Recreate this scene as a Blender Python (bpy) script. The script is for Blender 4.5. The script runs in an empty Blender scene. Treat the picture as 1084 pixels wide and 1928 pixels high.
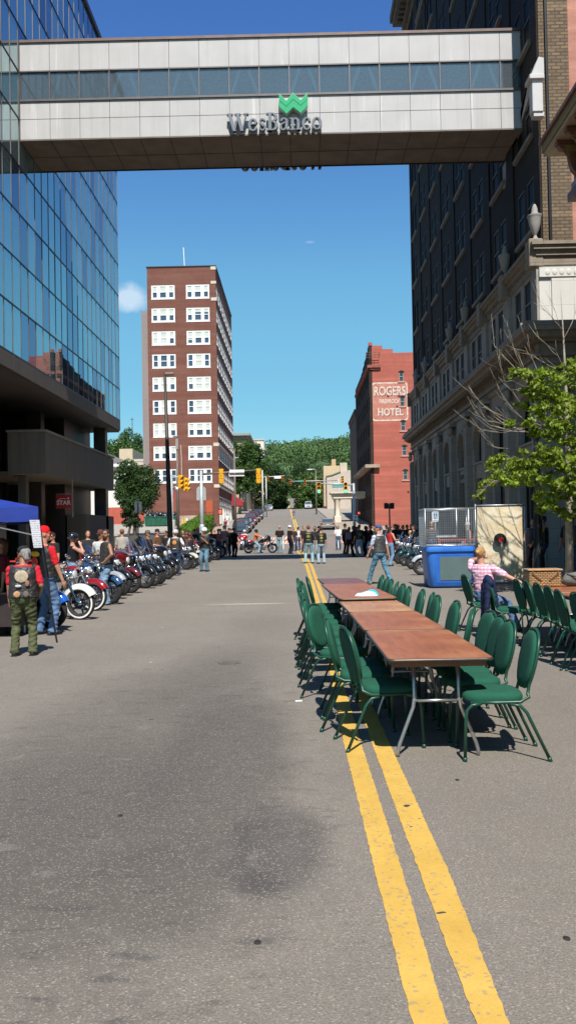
import bpy, math, random
import numpy as np
from mathutils import Vector, Matrix
random.seed(7); RNG = np.random.default_rng(7)
PI = math.pi
sc = bpy.context.scene
col = sc.collection

# ------------------------------------------------------------------ camera
F = 1640.0
YAW, PITCH, ROLL, CAMH = 0.01177, 0.0228, 0.018, 1.70
_f = Vector((-math.sin(YAW)*math.cos(PITCH), math.cos(YAW)*math.cos(PITCH), math.sin(PITCH)))
_r = Vector((math.cos(YAW), math.sin(YAW), 0)); _u = _r.cross(_f)
RC = _r*math.cos(ROLL) - _u*math.sin(ROLL); UC = _u*math.cos(ROLL) + _r*math.sin(ROLL)
def ray(px, py):
    return _f*F + RC*(px-542) + UC*(964-py)
def at(px, py, Y):
    "point of the real place at street distance Y seen at that spot of the photograph"
    d = ray(px, py); t = Y/d.y
    return Vector((d.x*t, Y, CAMH + d.z*t))
GP = [(-80,0),(8,0),(20,.04),(40,.15),(54,.30),(84,.36),(92,.62),(127,2.8),(150,3.95),(215,7.2),(232,7.75),(245,7.6),(272,6.8),(310,8.0),(400,14.6),(480,19.4),(540,22.5),(700,60),(3000,60)]
def g(Y):
    return float(np.interp(Y, [p[0] for p in GP], [p[1] for p in GP]))
def G(px, py):
    d = ray(px, py); lo = 2.0
    Y = 2.0
    while Y < 600:
        z = CAMH + d.z*Y/d.y
        if z <= g(Y): break
        Y += 0.05
    return Vector((d.x*Y/d.y, Y, g(Y)))

cam = bpy.data.cameras.new('camera'); camo = bpy.data.objects.new('camera', cam); col.objects.link(camo)
m = Matrix((RC, UC, -_f)).transposed().to_4x4(); m.translation = (0, 0, CAMH)
camo.matrix_world = m
cam.sensor_fit = 'VERTICAL'; cam.sensor_height = 36; cam.lens = 36*F/1928
cam.clip_start = 0.1; cam.clip_end = 6000
sc.camera = camo

# ------------------------------------------------------------------ light
SX, SY = -0.07, 0.72      # how far a shadow falls per metre of height
w = bpy.data.worlds.new('World'); sc.world = w; w.use_nodes = True
nt = w.node_tree; nt.nodes.clear()
sky = nt.nodes.new('ShaderNodeTexSky'); sky.sky_type = 'NISHITA'; sky.sun_disc = False
elev = math.atan2(1, math.hypot(SX, SY))
sky.sun_elevation = elev; sky.sun_rotation = math.atan2(-SX, -SY)
sky.air_density = 1.15; sky.dust_density = 0.25; sky.ozone_density = 2.2; sky.altitude = 200
hs = nt.nodes.new('ShaderNodeHueSaturation'); hs.inputs['Saturation'].default_value = 1.34; hs.inputs['Hue'].default_value = .497; hs.inputs['Value'].default_value = 1.08
bg = nt.nodes.new('ShaderNodeBackground'); bg.inputs[1].default_value = 0.092
wo = nt.nodes.new('ShaderNodeOutputWorld')
nt.links.new(sky.outputs[0], hs.inputs['Color'])
cv = nt.nodes.new('ShaderNodeRGBCurve'); d1 = nt.nodes.new('ShaderNodeVectorMath'); d1.operation = 'SCALE'; d1.inputs['Scale'].default_value = .1; d2 = nt.nodes.new('ShaderNodeVectorMath'); d2.operation = 'SCALE'; d2.inputs['Scale'].default_value = 10
for ch, pts in enumerate(([(0,0),(.036,.046),(.075,.092),(.127,.138),(.28,.185),(1,.5)], [(0,0),(.155,.145),(.24,.265),(.33,.375),(.54,.468),(1,.72)], [(0,0),(.36,.41),(.49,.53),(.60,.60),(.76,.655),(1,.80)])):
    cu_ = cv.mapping.curves[ch]; cu_.points[0].location = pts[0]; cu_.points[1].location = pts[-1]
    for p_ in pts[1:-1]: cu_.points.new(*p_)
cv.mapping.update(); nt.links.new(hs.outputs[0], d1.inputs[0]); nt.links.new(d1.outputs[0], cv.inputs['Color']); nt.links.new(cv.outputs[0], d2.inputs[0])
# small fair weather cloud low in the sky beyond the red brick block
tc = nt.nodes.new('ShaderNodeTexCoord')
def cloud(prev, d, sx, sz, amt, seed):
    d = Vector(d).normalized()
    s = nt.nodes.new('ShaderNodeVectorMath'); s.operation = 'SUBTRACT'; s.inputs[1].default_value = d
    nt.links.new(tc.outputs['Generated'], s.inputs[0])
    sc2 = nt.nodes.new('ShaderNodeVectorMath'); sc2.operation = 'MULTIPLY'; sc2.inputs[1].default_value = (1/sx, 1/sx, 1/sz)
    nt.links.new(s.outputs[0], sc2.inputs[0])
    ln = nt.nodes.new('ShaderNodeVectorMath'); ln.operation = 'LENGTH'; nt.links.new(sc2.outputs[0], ln.inputs[0])
    n = nt.nodes.new('ShaderNodeTexNoise'); n.inputs['Scale'].default_value = 38; n.inputs['Detail'].default_value = 6; n.noise_dimensions = '4D'; n.inputs['W'].default_value = seed
    nt.links.new(tc.outputs['Generated'], n.inputs['Vector'])
    a = nt.nodes.new('ShaderNodeMath'); a.operation = 'MULTIPLY_ADD'; a.inputs[1].default_value = 1.7; nt.links.new(n.outputs[0], a.inputs[0])
    nt.links.new(ln.outputs['Value'], a.inputs[2])
    mr = nt.nodes.new('ShaderNodeMapRange'); mr.inputs['From Min'].default_value = 1.25; mr.inputs['From Max'].default_value = 1.85
    mr.inputs['To Min'].default_value = amt; mr.inputs['To Max'].default_value = 0; nt.links.new(a.outputs[0], mr.inputs['Value'])
    mx = nt.nodes.new('ShaderNodeMix'); mx.data_type = 'RGBA'; mx.inputs['B'].default_value = (6.6, 7.3, 8.0, 1)
    nt.links.new(mr.outputs[0], mx.inputs['Factor']); nt.links.new(prev, mx.inputs['A'])
    return mx.outputs['Result']
c = cloud(d2.outputs[0], ray(243, 558), 0.026, 0.017, 0.62, 1.0)
c = cloud(c, ray(582, 456), 0.007, 0.002, 0.18, 5.0)
c = cloud(c, (-0.75, 0.35, 0.3), 0.22, 0.08, 0.7, 3.0)
c = cloud(c, (0.6, -0.7, 0.35), 0.3, 0.1, 0.7, 8.0)
nt.links.new(c, bg.inputs[0]); nt.links.new(bg.outputs[0], wo.inputs[0])
sl = bpy.data.lights.new('sun', 'SUN'); sl.energy = 4.9; sl.angle = math.radians(0.53); sl.color = (1.0, 0.955, 0.89)
so = bpy.data.objects.new('sun', sl); col.objects.link(so)
so.rotation_euler = Vector((SX, SY, -1)).to_track_quat('-Z', 'Y').to_euler()
so.location = (10, -20, 60)
vs = sc.view_settings; vs.view_transform = 'Standard'; vs.look = 'None'; vs.exposure = 0.46; vs.gamma = 1; vs.use_curve_mapping = False
sc.cycles.use_denoising = True
sc.cycles.max_bounces = 6; sc.cycles.diffuse_bounces = 3; sc.cycles.glossy_bounces = 3; sc.cycles.transparent_max_bounces = 12; sc.cycles.transmission_bounces = 3
sc.cycles.caustics_reflective = False; sc.cycles.caustics_refractive = False

# ------------------------------------------------------------------ materials
def newmat(name):
    m = bpy.data.materials.new(name); m.use_nodes = True
    t = m.node_tree; b = t.nodes['Principled BSDF']; return m, t, b
def rgba(c): return (c[0], c[1], c[2], 1)
def wallvec(t):
    "metre coordinates that run along any upright wall"
    tcn = t.nodes.new('ShaderNodeTexCoord'); sp = t.nodes.new('ShaderNodeSeparateXYZ'); t.links.new(tcn.outputs['Object'], sp.inputs[0])
    ad = t.nodes.new('ShaderNodeMath'); ad.operation = 'ADD'; t.links.new(sp.outputs[0], ad.inputs[0]); t.links.new(sp.outputs[1], ad.inputs[1])
    cb = t.nodes.new('ShaderNodeCombineXYZ'); t.links.new(ad.outputs[0], cb.inputs[0]); t.links.new(sp.outputs[2], cb.inputs[1])
    return cb.outputs[0]
def noise(t, scale, detail=4, vec=None, rough=.55, dist=0):
    n = t.nodes.new('ShaderNodeTexNoise'); n.inputs['Scale'].default_value = scale; n.inputs['Detail'].default_value = detail; n.inputs['Roughness'].default_value = rough
    n.inputs['Distortion'].default_value = dist
    if vec is None:
        tcn = t.nodes.new('ShaderNodeTexCoord'); vec = tcn.outputs['Object']
    t.links.new(vec, n.inputs['Vector']); return n.outputs[0]
def ramp(t, fac, a, b, lo=0, hi=1):
    mr = t.nodes.new('ShaderNodeMapRange'); mr.inputs['From Min'].default_value = lo; mr.inputs['From Max'].default_value = hi; t.links.new(fac, mr.inputs['Value'])
    mx = t.nodes.new('ShaderNodeMix'); mx.data_type = 'RGBA'; t.links.new(mr.outputs[0], mx.inputs['Factor'])
    for k, v in (('A', a), ('B', b)):
        if isinstance(v, (tuple, list)): mx.inputs[k].default_value = rgba(v)
        else: t.links.new(v, mx.inputs[k])
    return mx.outputs['Result']
def mapr(t, fac, lo, hi, a=0, b=1):
    mr = t.nodes.new('ShaderNodeMapRange'); mr.inputs['From Min'].default_value = lo; mr.inputs['From Max'].default_value = hi
    mr.inputs['To Min'].default_value = a; mr.inputs['To Max'].default_value = b; t.links.new(fac, mr.inputs['Value']); return mr.outputs[0]
def mixc(t, fac, a, b, mode='MIX'):
    mx = t.nodes.new('ShaderNodeMix'); mx.data_type = 'RGBA'; mx.blend_type = mode
    if isinstance(fac, (int, float)): mx.inputs['Factor'].default_value = fac
    else: t.links.new(fac, mx.inputs['Factor'])
    for k, v in (('A', a), ('B', b)):
        if isinstance(v, (tuple, list)): mx.inputs[k].default_value = rgba(v)
        else: t.links.new(v, mx.inputs[k])
    return mx.outputs['Result']
def bump(t, b, h, strength=.3, dist=.01):
    bn = t.nodes.new('ShaderNodeBump'); bn.inputs['Strength'].default_value = strength; bn.inputs['Distance'].default_value = dist
    t.links.new(h, bn.inputs['Height']); t.links.new(bn.outputs[0], b.inputs['Normal'])
_mc = {}
def M(c, rough=.6, metal=0, var=.18, scale=8, bmp=.0, spec=.5, bscale=None, coat=0):
    "plain painted / cloth / metal surface with a little mottling"
    key = (tuple(c), rough, metal, var, scale, bmp, spec, bscale, coat)
    if key in _mc: return _mc[key]
    m, t, b = newmat('surface')
    n = noise(t, scale, 5)
    t.links.new(ramp(t, n, [x*(1-var) for x in c], [min(1, x*(1+var)) for x in c], .3, .7), b.inputs['Base Color'])
    b.inputs['Roughness'].default_value = rough; b.inputs['Metallic'].default_value = metal; b.inputs['Specular IOR Level'].default_value = spec
    if coat: b.inputs['Coat Weight'].default_value = coat; b.inputs['Coat Roughness'].default_value = .05
    if bmp:
        bump(t, b, noise(t, bscale or scale*3, 4), bmp, .02)
    _mc[key] = m; return m
def brick(name, c1, c2, mortar, bw=.22, bh=.075, var=.25, dirt=.3, scale=.25, streak=None, mort=.012):
    m, t, b = newmat(name); v = wallvec(t)
    br = t.nodes.new('ShaderNodeTexBrick'); t.links.new(v, br.inputs['Vector'])
    br.inputs['Scale'].default_value = 1; br.inputs['Brick Width'].default_value = bw; br.inputs['Row Height'].default_value = bh; br.inputs['Mortar Size'].default_value = mort
    br.inputs['Color1'].default_value = rgba(c1); br.inputs['Color2'].default_value = rgba(c2); br.inputs['Mortar'].default_value = rgba(mortar)
    n = noise(t, scale, 6, v, .65)
    cc = mixc(t, mapr(t, n, .35, .7, 0, dirt), br.outputs['Color'], [x*.55 for x in c1])
    n2 = noise(t, 3.1, 5, v)
    cc = mixc(t, mapr(t, n2, .55, .8, 0, var), cc, [min(1, x*1.7) for x in c2])
    # courses differ a little from one another
    mp = t.nodes.new('ShaderNodeMapping'); mp.inputs['Scale'].default_value = (.10, 1.9, 1); t.links.new(v, mp.inputs[0])
    n3 = noise(t, 1.0, 4, mp.outputs[0])
    cc = mixc(t, mapr(t, n3, .4, .66, 0, .5), cc, [x*.62 for x in c1]); cc = mixc(t, mapr(t, n3, .42, .3, 0, .3), cc, [min(1, x*1.45) for x in c1])
    if streak: cc = streak(t, v, cc)
    t.links.new(cc, b.inputs['Base Color']); b.inputs['Roughness'].default_value = .88; b.inputs['Specular IOR Level'].default_value = .25
    bump(t, b, br.outputs['Fac'], -.4, .01)
    return m
def stone(name, c, streaks=.5, block=(1.2, .5), joint=.01, sc_=.8, stain=(.22,.14,.08), sa=.35):
    m, t, b = newmat(name); v = wallvec(t)
    br = t.nodes.new('ShaderNodeTexBrick'); t.links.new(v, br.inputs['Vector']); br.inputs['Scale'].default_value = 1
    br.inputs['Brick Width'].default_value = block[0]; br.inputs['Row Height'].default_value = block[1]; br.inputs['Mortar Size'].default_value = joint
    br.inputs['Color1'].default_value = rgba(c); br.inputs['Color2'].default_value = rgba([x*.93 for x in c]); br.inputs['Mortar'].default_value = rgba([x*.55 for x in c])
    mp = t.nodes.new('ShaderNodeMapping'); mp.inputs['Scale'].default_value = (2.2, .12, 1); t.links.new(v, mp.inputs[0])
    n = noise(t, 1.6, 6, mp.outputs[0]); n2 = noise(t, sc_, 6, v, .7)
    cc = mixc(t, mapr(t, n, .45, .8, 0, streaks), br.outputs[0], [x*.5 for x in c])
    cc = mixc(t, mapr(t, n2, .5, .75, 0, sa), cc, stain)
    t.links.new(cc, b.inputs['Base Color']); b.inputs['Roughness'].default_value = .8
    bump(t, b, noise(t, 14, 6), .25, .01)
    return m
def emis(c, s, base=None):
    m, t, b = newmat('lamp'); b.inputs['Emission Color'].default_value = rgba(c); b.inputs['Emission Strength'].default_value = s
    b.inputs['Base Color'].default_value = rgba(base or c); return m
def glass_mirror(name, tint, dark=.3, rough=.015, wob=.004, refl=.8, ws=.6):
    "coated office glass: a tinted mirror over a dark room"
    m, t, b = newmat(name)
    b.inputs['Base Color'].default_value = rgba(tint); b.inputs['Metallic'].default_value = refl; b.inputs['Roughness'].default_value = rough
    bump(t, b, noise(t, ws, 2), 1.0, wob)
    return m
def clear_glass(name, c=(.6,.7,.72), alpha=.3, rough=.03, painted_sheen=0):
    m, t, b = newmat(name)
    g_ = t.nodes.new('ShaderNodeBsdfGlossy'); g_.inputs['Color'].default_value = (.95, .97, 1, 1); g_.inputs['Roughness'].default_value = rough
    tr = t.nodes.new('ShaderNodeBsdfTransparent'); tr.inputs['Color'].default_value = rgba(c)
    lw = t.nodes.new('ShaderNodeFresnel'); lw.inputs['IOR'].default_value = 1.55
    mr = mapr(t, lw.outputs[0], 0, 1, alpha, 1)
    mx = t.nodes.new('ShaderNodeMixShader'); t.links.new(mr, mx.inputs[0]); t.links.new(tr.outputs[0], mx.inputs[1]); t.links.new(g_.outputs[0], mx.inputs[2]); out = mx.outputs[0]
    if painted_sheen:
        df = t.nodes.new('ShaderNodeBsdfDiffuse'); df.inputs['Color'].default_value = (.42,.50,.55,1); m2 = t.nodes.new('ShaderNodeMixShader'); m2.inputs[0].default_value = painted_sheen  # pale diffuse share stands in for bright sky reflected by the panes
        t.links.new(out, m2.inputs[1]); t.links.new(df.outputs[0], m2.inputs[2]); out = m2.outputs[0]
    t.links.new(out, t.nodes['Material Output'].inputs[0])
    return m
def leafmat(name, c, var=.5, s1=1.3, s2=9):
    m, t, b = newmat(name)
    n = noise(t, s1, 3); n2 = noise(t, s2, 2)
    cc = ramp(t, n, [x*(1-var) for x in c], [x*(1+var) for x in c], .35, .65)
    cc = mixc(t, mapr(t, n2, .45, .7, 0, .5), cc, (c[0]*1.9, c[1]*1.45, c[2]*.9))
    t.links.new(cc, b.inputs['Base Color']); b.inputs['Roughness'].default_value = .55; b.inputs['Specular IOR Level'].default_value = .3
    tl = t.nodes.new('ShaderNodeBsdfTranslucent'); t.links.new(cc, tl.inputs['Color'])
    mx = t.nodes.new('ShaderNodeMixShader'); mx.inputs[0].default_value = .35
    t.links.new(b.outputs[0], mx.inputs[1]); t.links.new(tl.outputs[0], mx.inputs[2]); t.links.new(mx.outputs[0], t.nodes['Material Output'].inputs[0])
    return m

# ------------------------------------------------------------------ mesh builder
def frame(d):
    d = d.normalized(); a = Vector((0,0,1)) if abs(d.z) < .9 else Vector((1,0,0))
    x = d.cross(a).normalized(); return x, x.cross(d)
class MB:
    def __init__(s): s.v = []; s.f = []; s.m = []; s.mi = 0
    def add(s, vs_, fs):
        o = len(s.v); s.v += [tuple(p) for p in vs_]; s.f += [tuple(i+o for i in f) for f in fs]; s.m += [s.mi]*len(fs); return s
    def box(s, x0, x1, y0, y1, z0, z1, ch=0):
        if ch:
            return s.cbox(x0, x1, y0, y1, z0, z1, ch)
        v = [(x0,y0,z0),(x1,y0,z0),(x1,y1,z0),(x0,y1,z0),(x0,y0,z1),(x1,y0,z1),(x1,y1,z1),(x0,y1,z1)]
        return s.add(v, [(0,3,2,1),(4,5,6,7),(0,1,5,4),(1,2,6,5),(2,3,7,6),(3,0,4,7)])
    def cbox(s, x0, x1, y0, y1, z0, z1, c):
        "box with its edges taken off"
        c = min(c, (x1-x0)*.45, (y1-y0)*.45, (z1-z0)*.45)
        v = []
        def ring(z, i):
            a, b_, d, e = x0+i, x1-i, y0+i, y1-i
            return [(a+c,d,z),(b_-c,d,z),(b_,d+c,z),(b_,e-c,z),(b_-c,e,z),(a+c,e,z),(a,e-c,z),(a,d+c,z)]
        v = ring(z0, c) + ring(z0+c, 0) + ring(z1-c, 0) + ring(z1, c)
        fs = [tuple(range(7,-1,-1)), tuple(range(24,32))]
        for k in range(3):
            for i in range(8):
                j = (i+1) % 8; fs.append((k*8+i, k*8+j, k*8+8+j, k*8+8+i))
        return s.add(v, fs)
    def beam(s, p, q, w_, h=None, up=None):
        p, q = Vector(p), Vector(q); h = h or w_; d = (q-p)
        if up is None: x, y = frame(d)
        else: x = d.cross(Vector(up)).normalized(); y = x.cross(d).normalized()
        x = x*w_/2; y = y*h/2
        v = [p-x-y, p+x-y, p+x+y, p-x+y, q-x-y, q+x-y, q+x+y, q-x+y]
        return s.add(v, [(0,1,2,3),(7,6,5,4),(0,4,5,1),(1,5,6,2),(2,6,7,3),(3,7,4,0)])
    def tube(s, pts, r, n=8, cap=True, rs=None):
        pts = [Vector(p) for p in pts]; k = len(pts); o = []
        rs = rs or [r]*k
        d0 = (pts[1]-pts[0]); x, y = frame(d0)
        for i, p in enumerate(pts):
            if i == 0: d = pts[1]-pts[0]
            elif i == k-1: d = pts[-1]-pts[-2]
            else: d = (pts[i+1]-p).normalized()+(p-pts[i-1]).normalized()
            if d.length < 1e-9: d = d0
            d = d.normalized(); x = (x - d*x.dot(d));
            if x.length < 1e-6: x, _ = frame(d)
            x = x.normalized(); y = d.cross(x)
            for j in range(n):
                a = 2*PI*j/n; o.append(p + (x*math.cos(a)+y*math.sin(a))*rs[i])
        fs = []
        for i in range(k-1):
            for j in range(n):
                jj = (j+1) % n; fs.append((i*n+j, i*n+jj, (i+1)*n+jj, (i+1)*n+j))
        if cap: fs.append(tuple(range(n-1,-1,-1))); fs.append(tuple((k-1)*n+j for j in range(n)))
        return s.add(o, fs)
    def lathe(s, prof, c=(0,0,0), axis=(0,0,1), n=16, closed=False, cap=True):
        c = Vector(c); ax = Vector(axis).normalized(); x, y = frame(ax); o = []
        for r, h in prof:
            for j in range(n):
                a = 2*PI*j/n; o.append(c + ax*h + (x*math.cos(a)+y*math.sin(a))*r)
        fs = []; k = len(prof)
        for i in range(k-1 + (1 if closed else 0)):
            i2 = (i+1) % k
            for j in range(n):
                jj = (j+1) % n; fs.append((i*n+j, i2*n+j, i2*n+jj, i*n+jj))
        if not closed and cap:
            if prof[0][0] > 1e-6: fs.append(tuple(range(n)))
            if prof[-1][0] > 1e-6: fs.append(tuple((k-1)*n+j for j in range(n-1,-1,-1)))
        return s.add(o, fs)
    def ell(s, c, r, n=12, m_=8, R=None):
        c = Vector(c); o = []; fs = []
        for i in range(1, m_):
            th = PI*i/m_
            for j in range(n):
                a = 2*PI*j/n; p = Vector((r[0]*math.sin(th)*math.cos(a), r[1]*math.sin(th)*math.sin(a), r[2]*math.cos(th)))
                if R: p = R @ p
                o.append(c+p)
        t_ = Vector((0,0,r[2])); b_ = Vector((0,0,-r[2]))
        if R: t_ = R @ t_; b_ = R @ b_
        o.append(c+t_); o.append(c+b_); N = len(o)
        for i in range(m_-2):
            for j in range(n):
                jj = (j+1) % n; fs.append((i*n+j, (i+1)*n+j, (i+1)*n+jj, i*n+jj))
        for j in range(n):
            jj = (j+1) % n; fs.append((N-2, j, jj)); fs.append((N-1, (m_-2)*n+jj, (m_-2)*n+j))
        return s.add(o, fs)
    def prism(s, poly, a, b_, plane='xz'):
        "poly extruded between a and b across its plane"
        def P(u, v_, w_): return (u, w_, v_) if plane == 'xz' else ((w_, u, v_) if plane == 'yz' else (u, v_, w_))
        n = len(poly); v = [P(u, q, a) for u, q in poly] + [P(u, q, b_) for u, q in poly]
        fs = [tuple(range(n)), tuple(range(2*n-1, n-1, -1))] + [(i, i+n, (i+1) % n+n, (i+1) % n) for i in range(n)]
        return s.add(v, fs)
    def quad(s, a, b_, c, d): return s.add([a, b_, c, d], [(0,1,2,3)])
    def xf(s, mat):
        s.v = [tuple(mat @ Vector(p)) for p in s.v]; return s
    def mesh(s, name, mats, smooth=False):
        me = bpy.data.meshes.new(name); me.from_pydata(s.v, [], s.f); 
        for mm in (mats if isinstance(mats, (list, tuple)) else [mats]): me.materials.append(mm)
        if any(s.m): me.polygons.foreach_set('material_index', s.m)
        me.update()
        import bmesh
        bm = bmesh.new(); bm.from_mesh(me); bmesh.ops.recalc_face_normals(bm, faces=bm.faces); bm.to_mesh(me); bm.free()
        if smooth is True: me.shade_smooth()
        elif smooth:
            me.shade_smooth(); me.set_sharp_from_angle(angle=math.radians(smooth))
        return me
    def build(s, name, mats, parent=None, smooth=False):
        return link(name, s.mesh(name, mats, smooth), parent)
def link(name, me, parent=None, loc=None, rz=None):
    o = bpy.data.objects.new(name, me); col.objects.link(o)
    if parent: o.parent = parent
    if loc is not None: o.location = loc
    if rz is not None: o.rotation_euler = (0, 0, rz)
    return o
def empty(name, loc=(0,0,0), rz=0):
    o = bpy.data.objects.new(name, None); col.objects.link(o); o.location = loc; o.rotation_euler = (0,0,rz); o.empty_display_size = .2; return o
def tag(o, label=None, cat=None, group=None, kind=None):
    if label: o['label'] = label
    if cat: o['category'] = cat
    if group: o['group'] = group
    if kind: o['kind'] = kind
    return o
def thing(name, label, cat, loc=(0,0,0), rz=0, group=None):
    return tag(empty(name, loc, rz), label, cat, group)
def copy_tree(o, parent=None):
    c = o.copy(); col.objects.link(c)
    if parent: c.parent = parent
    for ch in list(o.children): copy_tree(ch, c)
    return c
def text_mesh(s, size=1, extrude=.01, offset=0, align='CENTER', spacing=1.0):
    cu = bpy.data.curves.new('text', 'FONT'); cu.body = s; cu.size = size; cu.extrude = extrude; cu.offset = offset; cu.align_x = align; cu.space_character = spacing; cu.resolution_u = 4
    o = bpy.data.objects.new('text', cu); col.objects.link(o)
    dg = bpy.context.evaluated_depsgraph_get(); dg.update()
    me = bpy.data.meshes.new_from_object(o.evaluated_get(dg)); bpy.data.objects.remove(o); bpy.data.curves.remove(cu)
    return me
def text_obj(name, s, mat, parent, loc, size, face='S', extrude=.01, offset=0, sx=1, align='CENTER', spacing=1.0):
    "flat lettering; face S looks towards -Y, W looks towards -X, E towards +X, N towards +Y"
    me = text_mesh(s, size, extrude, offset, align, spacing); me.materials.clear(); me.materials.append(mat)
    o = link(name, me, parent, loc); o.rotation_euler = (PI/2, 0, {'S': 0, 'W': -PI/2, 'E': PI/2, 'N': PI}[face]); o.scale = (sx, 1, 1)
    return o
def vary(me_, amt): pass
def wall(mb, O, U, N, w_, h, holes, depth=.2):
    "upright wall face with real openings and reveals: O lower corner, U along, N outward"
    O, U, N = Vector(O), Vector(U), Vector(N); Z = Vector((0,0,1))
    us = sorted({0, w_} | {u for H in holes for u in (H[0], H[1])}); zs = sorted({0, h} | {z for H in holes for z in (H[2], H[3])})
    for i in range(len(us)-1):
        j0 = None
        for j in range(len(zs)-1):
            cu, cz = (us[i]+us[i+1])/2, (zs[j]+zs[j+1])/2
            inside = any(H[0] < cu < H[1] and H[2] < cz < H[3] for H in holes)
            if not inside and j0 is None: j0 = zs[j]
            if (inside or j == len(zs)-2) and j0 is not None:
                z1 = zs[j] if inside else zs[j+1]
                mb.quad(O+U*us[i]+Z*j0, O+U*us[i+1]+Z*j0, O+U*us[i+1]+Z*z1, O+U*us[i]+Z*z1); j0 = None
    for a, b_, c, d in holes:
        p = [O+U*a+Z*c, O+U*b_+Z*c, O+U*b_+Z*d, O+U*a+Z*d]; q = [x-N*depth for x in p]
        for i in range(4): mb.quad(p[i], p[(i+1) % 4], q[(i+1) % 4], q[i])
CHROME = M((.75,.76,.78), .12, 1, .03)
STEEL = M((.45,.46,.47), .38, 1, .15, 6)
GALV = M((.50,.52,.54), .45, .7, .12, 5)
BLACKP = M((.012,.012,.013), .35, 0, .2)
RUBBER = M((.018,.018,.019), .8, 0, .2)
WHITE = M((.78,.78,.76), .5, 0, .06)
DARKWIN = M((.008,.009,.011), .5, 0, .1, 2, 0, .06)
# ------------------------------------------------------------------ ground
def asphalt():
    m, t, b = newmat('asphalt')
    tcn = t.nodes.new('ShaderNodeTexCoord'); v = tcn.outputs['Object']
    sp = t.nodes.new('ShaderNodeSeparateXYZ'); t.links.new(v, sp.inputs[0])
    big = noise(t, .35, 5, v, .6); mid = noise(t, 2.3, 6, v, .65); fine = noise(t, 95, 2, v, .7)
    near_ = ramp(t, big, (.200,.174,.142), (.250,.219,.180), .3, .7); far_ = ramp(t, big, (.218,.192,.158), (.268,.238,.198), .3, .7)
    base = mixc(t, mapr(t, sp.outputs[1], 7, 17, 0, 1), near_, far_)
    base = mixc(t, mapr(t, mid, .5, .75, 0, .35), base, (.15,.135,.118))
    def blob(cx, cy, rx, ry, soft=.5, dist=.5):
        s = t.nodes.new('ShaderNodeVectorMath'); s.operation = 'SUBTRACT'; s.inputs[1].default_value = (cx, cy, 0); t.links.new(v, s.inputs[0])
        q = t.nodes.new('ShaderNodeVectorMath'); q.operation = 'MULTIPLY'; q.inputs[1].default_value = (1/rx, 1/ry, 0); t.links.new(s.outputs[0], q.inputs[0])
        l = t.nodes.new('ShaderNodeVectorMath'); l.operation = 'LENGTH'; t.links.new(q.outputs[0], l.inputs[0])
        a = t.nodes.new('ShaderNodeMath'); a.operation = 'MULTIPLY_ADD'; a.inputs[1].default_value = dist; t.links.new(mid, a.inputs[0]); t.links.new(l.outputs['Value'], a.inputs[2])
        return mapr(t, a.outputs[0], 1+dist*.5-soft, 1+dist*.5, 1, 0)
    # worn, oil darkened wheel lane on the left and the big soft oil stain in front
    def spots(lst, c_):
        nonlocal base
        for cx, cy, rx, ry, amt, soft in lst: base = mixc(t, mapr(t, blob(cx, cy, rx, ry, soft, .5), 0, 1, 0, amt), base, c_)
    spots(((-1.42, 7.0, 1.42, 5.2, .50, .6), (-.62, 6.6, .66, 3.0, .62, .42), (-.95, 10.8, .9, 3.4, .45, .7), (-1.5, 5.4, .8, 2.4, .5, .6), (-.75, 4.2, .8, .9, .5, .55), (-2.3, 6.2, .5, 2.6, .3, .8), (2.8, 9, .8, 4, .12, .8), (2.2, 3.6, .9, 1.2, .12, .8), (-.6, 16, .8, 4.0, .18, .7)), (.076,.066,.056))
    spots(((-.14, 4.8, .34, .85, .62, .42), (-.22, 4.25, .16, .22, .6, .6)), (.055,.051,.049))
    # stretched drip marks, tyre scuffs and reddish worn patches down the lane
    mp = t.nodes.new('ShaderNodeMapping'); mp.inputs['Scale'].default_value = (1.0, 2.6, 1); t.links.new(v, mp.inputs[0])
    dr = noise(t, 3.3, 5, mp.outputs[0], .6, .3); d2 = noise(t, 1.9, 6, v, .7, .6)
    lane = mapr(t, blob(-1.3, 6.5, 1.9, 7.5, .5), 0, 1, .12, 1)
    for nn, lo, hi, am, cc_ in ((dr, .57, .66, .7, (.075,.068,.062)), (d2, .55, .62, .38, (.13,.105,.09)), (d2, .40, .34, .35, (.27,.245,.215))):
        mm = t.nodes.new('ShaderNodeMath'); mm.operation = 'MULTIPLY'; t.links.new(mapr(t, nn, lo, hi, 0, am), mm.inputs[0]); t.links.new(lane, mm.inputs[1])
        base = mixc(t, mm.outputs[0], base, cc_)
    # fine meandering cracks
    cr_ = t.nodes.new('ShaderNodeTexVoronoi'); cr_.feature = 'DISTANCE_TO_EDGE'; cr_.inputs['Scale'].default_value = .42
    cw = t.nodes.new('ShaderNodeTexNoise'); cw.inputs['Scale'].default_value = 2.2; cw.inputs['Detail'].default_value = 6; t.links.new(v, cw.inputs['Vector'])
    ca = t.nodes.new('ShaderNodeVectorMath'); ca.operation = 'MULTIPLY_ADD'; ca.inputs[1].default_value = (.9,.9,0); t.links.new(cw.outputs['Color'], ca.inputs[0]); t.links.new(v, ca.inputs[2]); t.links.new(ca.outputs[0], cr_.inputs['Vector'])
    cm = t.nodes.new('ShaderNodeMath'); cm.operation = 'MULTIPLY'; t.links.new(mapr(t, cr_.outputs['Distance'], .0015, .004, .55, 0), cm.inputs[0]); t.links.new(mapr(t, big, .5, .62, 0, 1), cm.inputs[1])
    base = mixc(t, cm.outputs[0], base, (.06,.055,.05))
    # faint old cross line
    base = mixc(t, mapr(t, blob(-1.2, 20.3, 1.25, .17, .5), 0, 1, 0, .75), base, (.5,.49,.46))
    # aggregate
    vo = t.nodes.new('ShaderNodeTexVoronoi'); vo.inputs['Scale'].default_value = 125; t.links.new(v, vo.inputs['Vector'])
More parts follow.
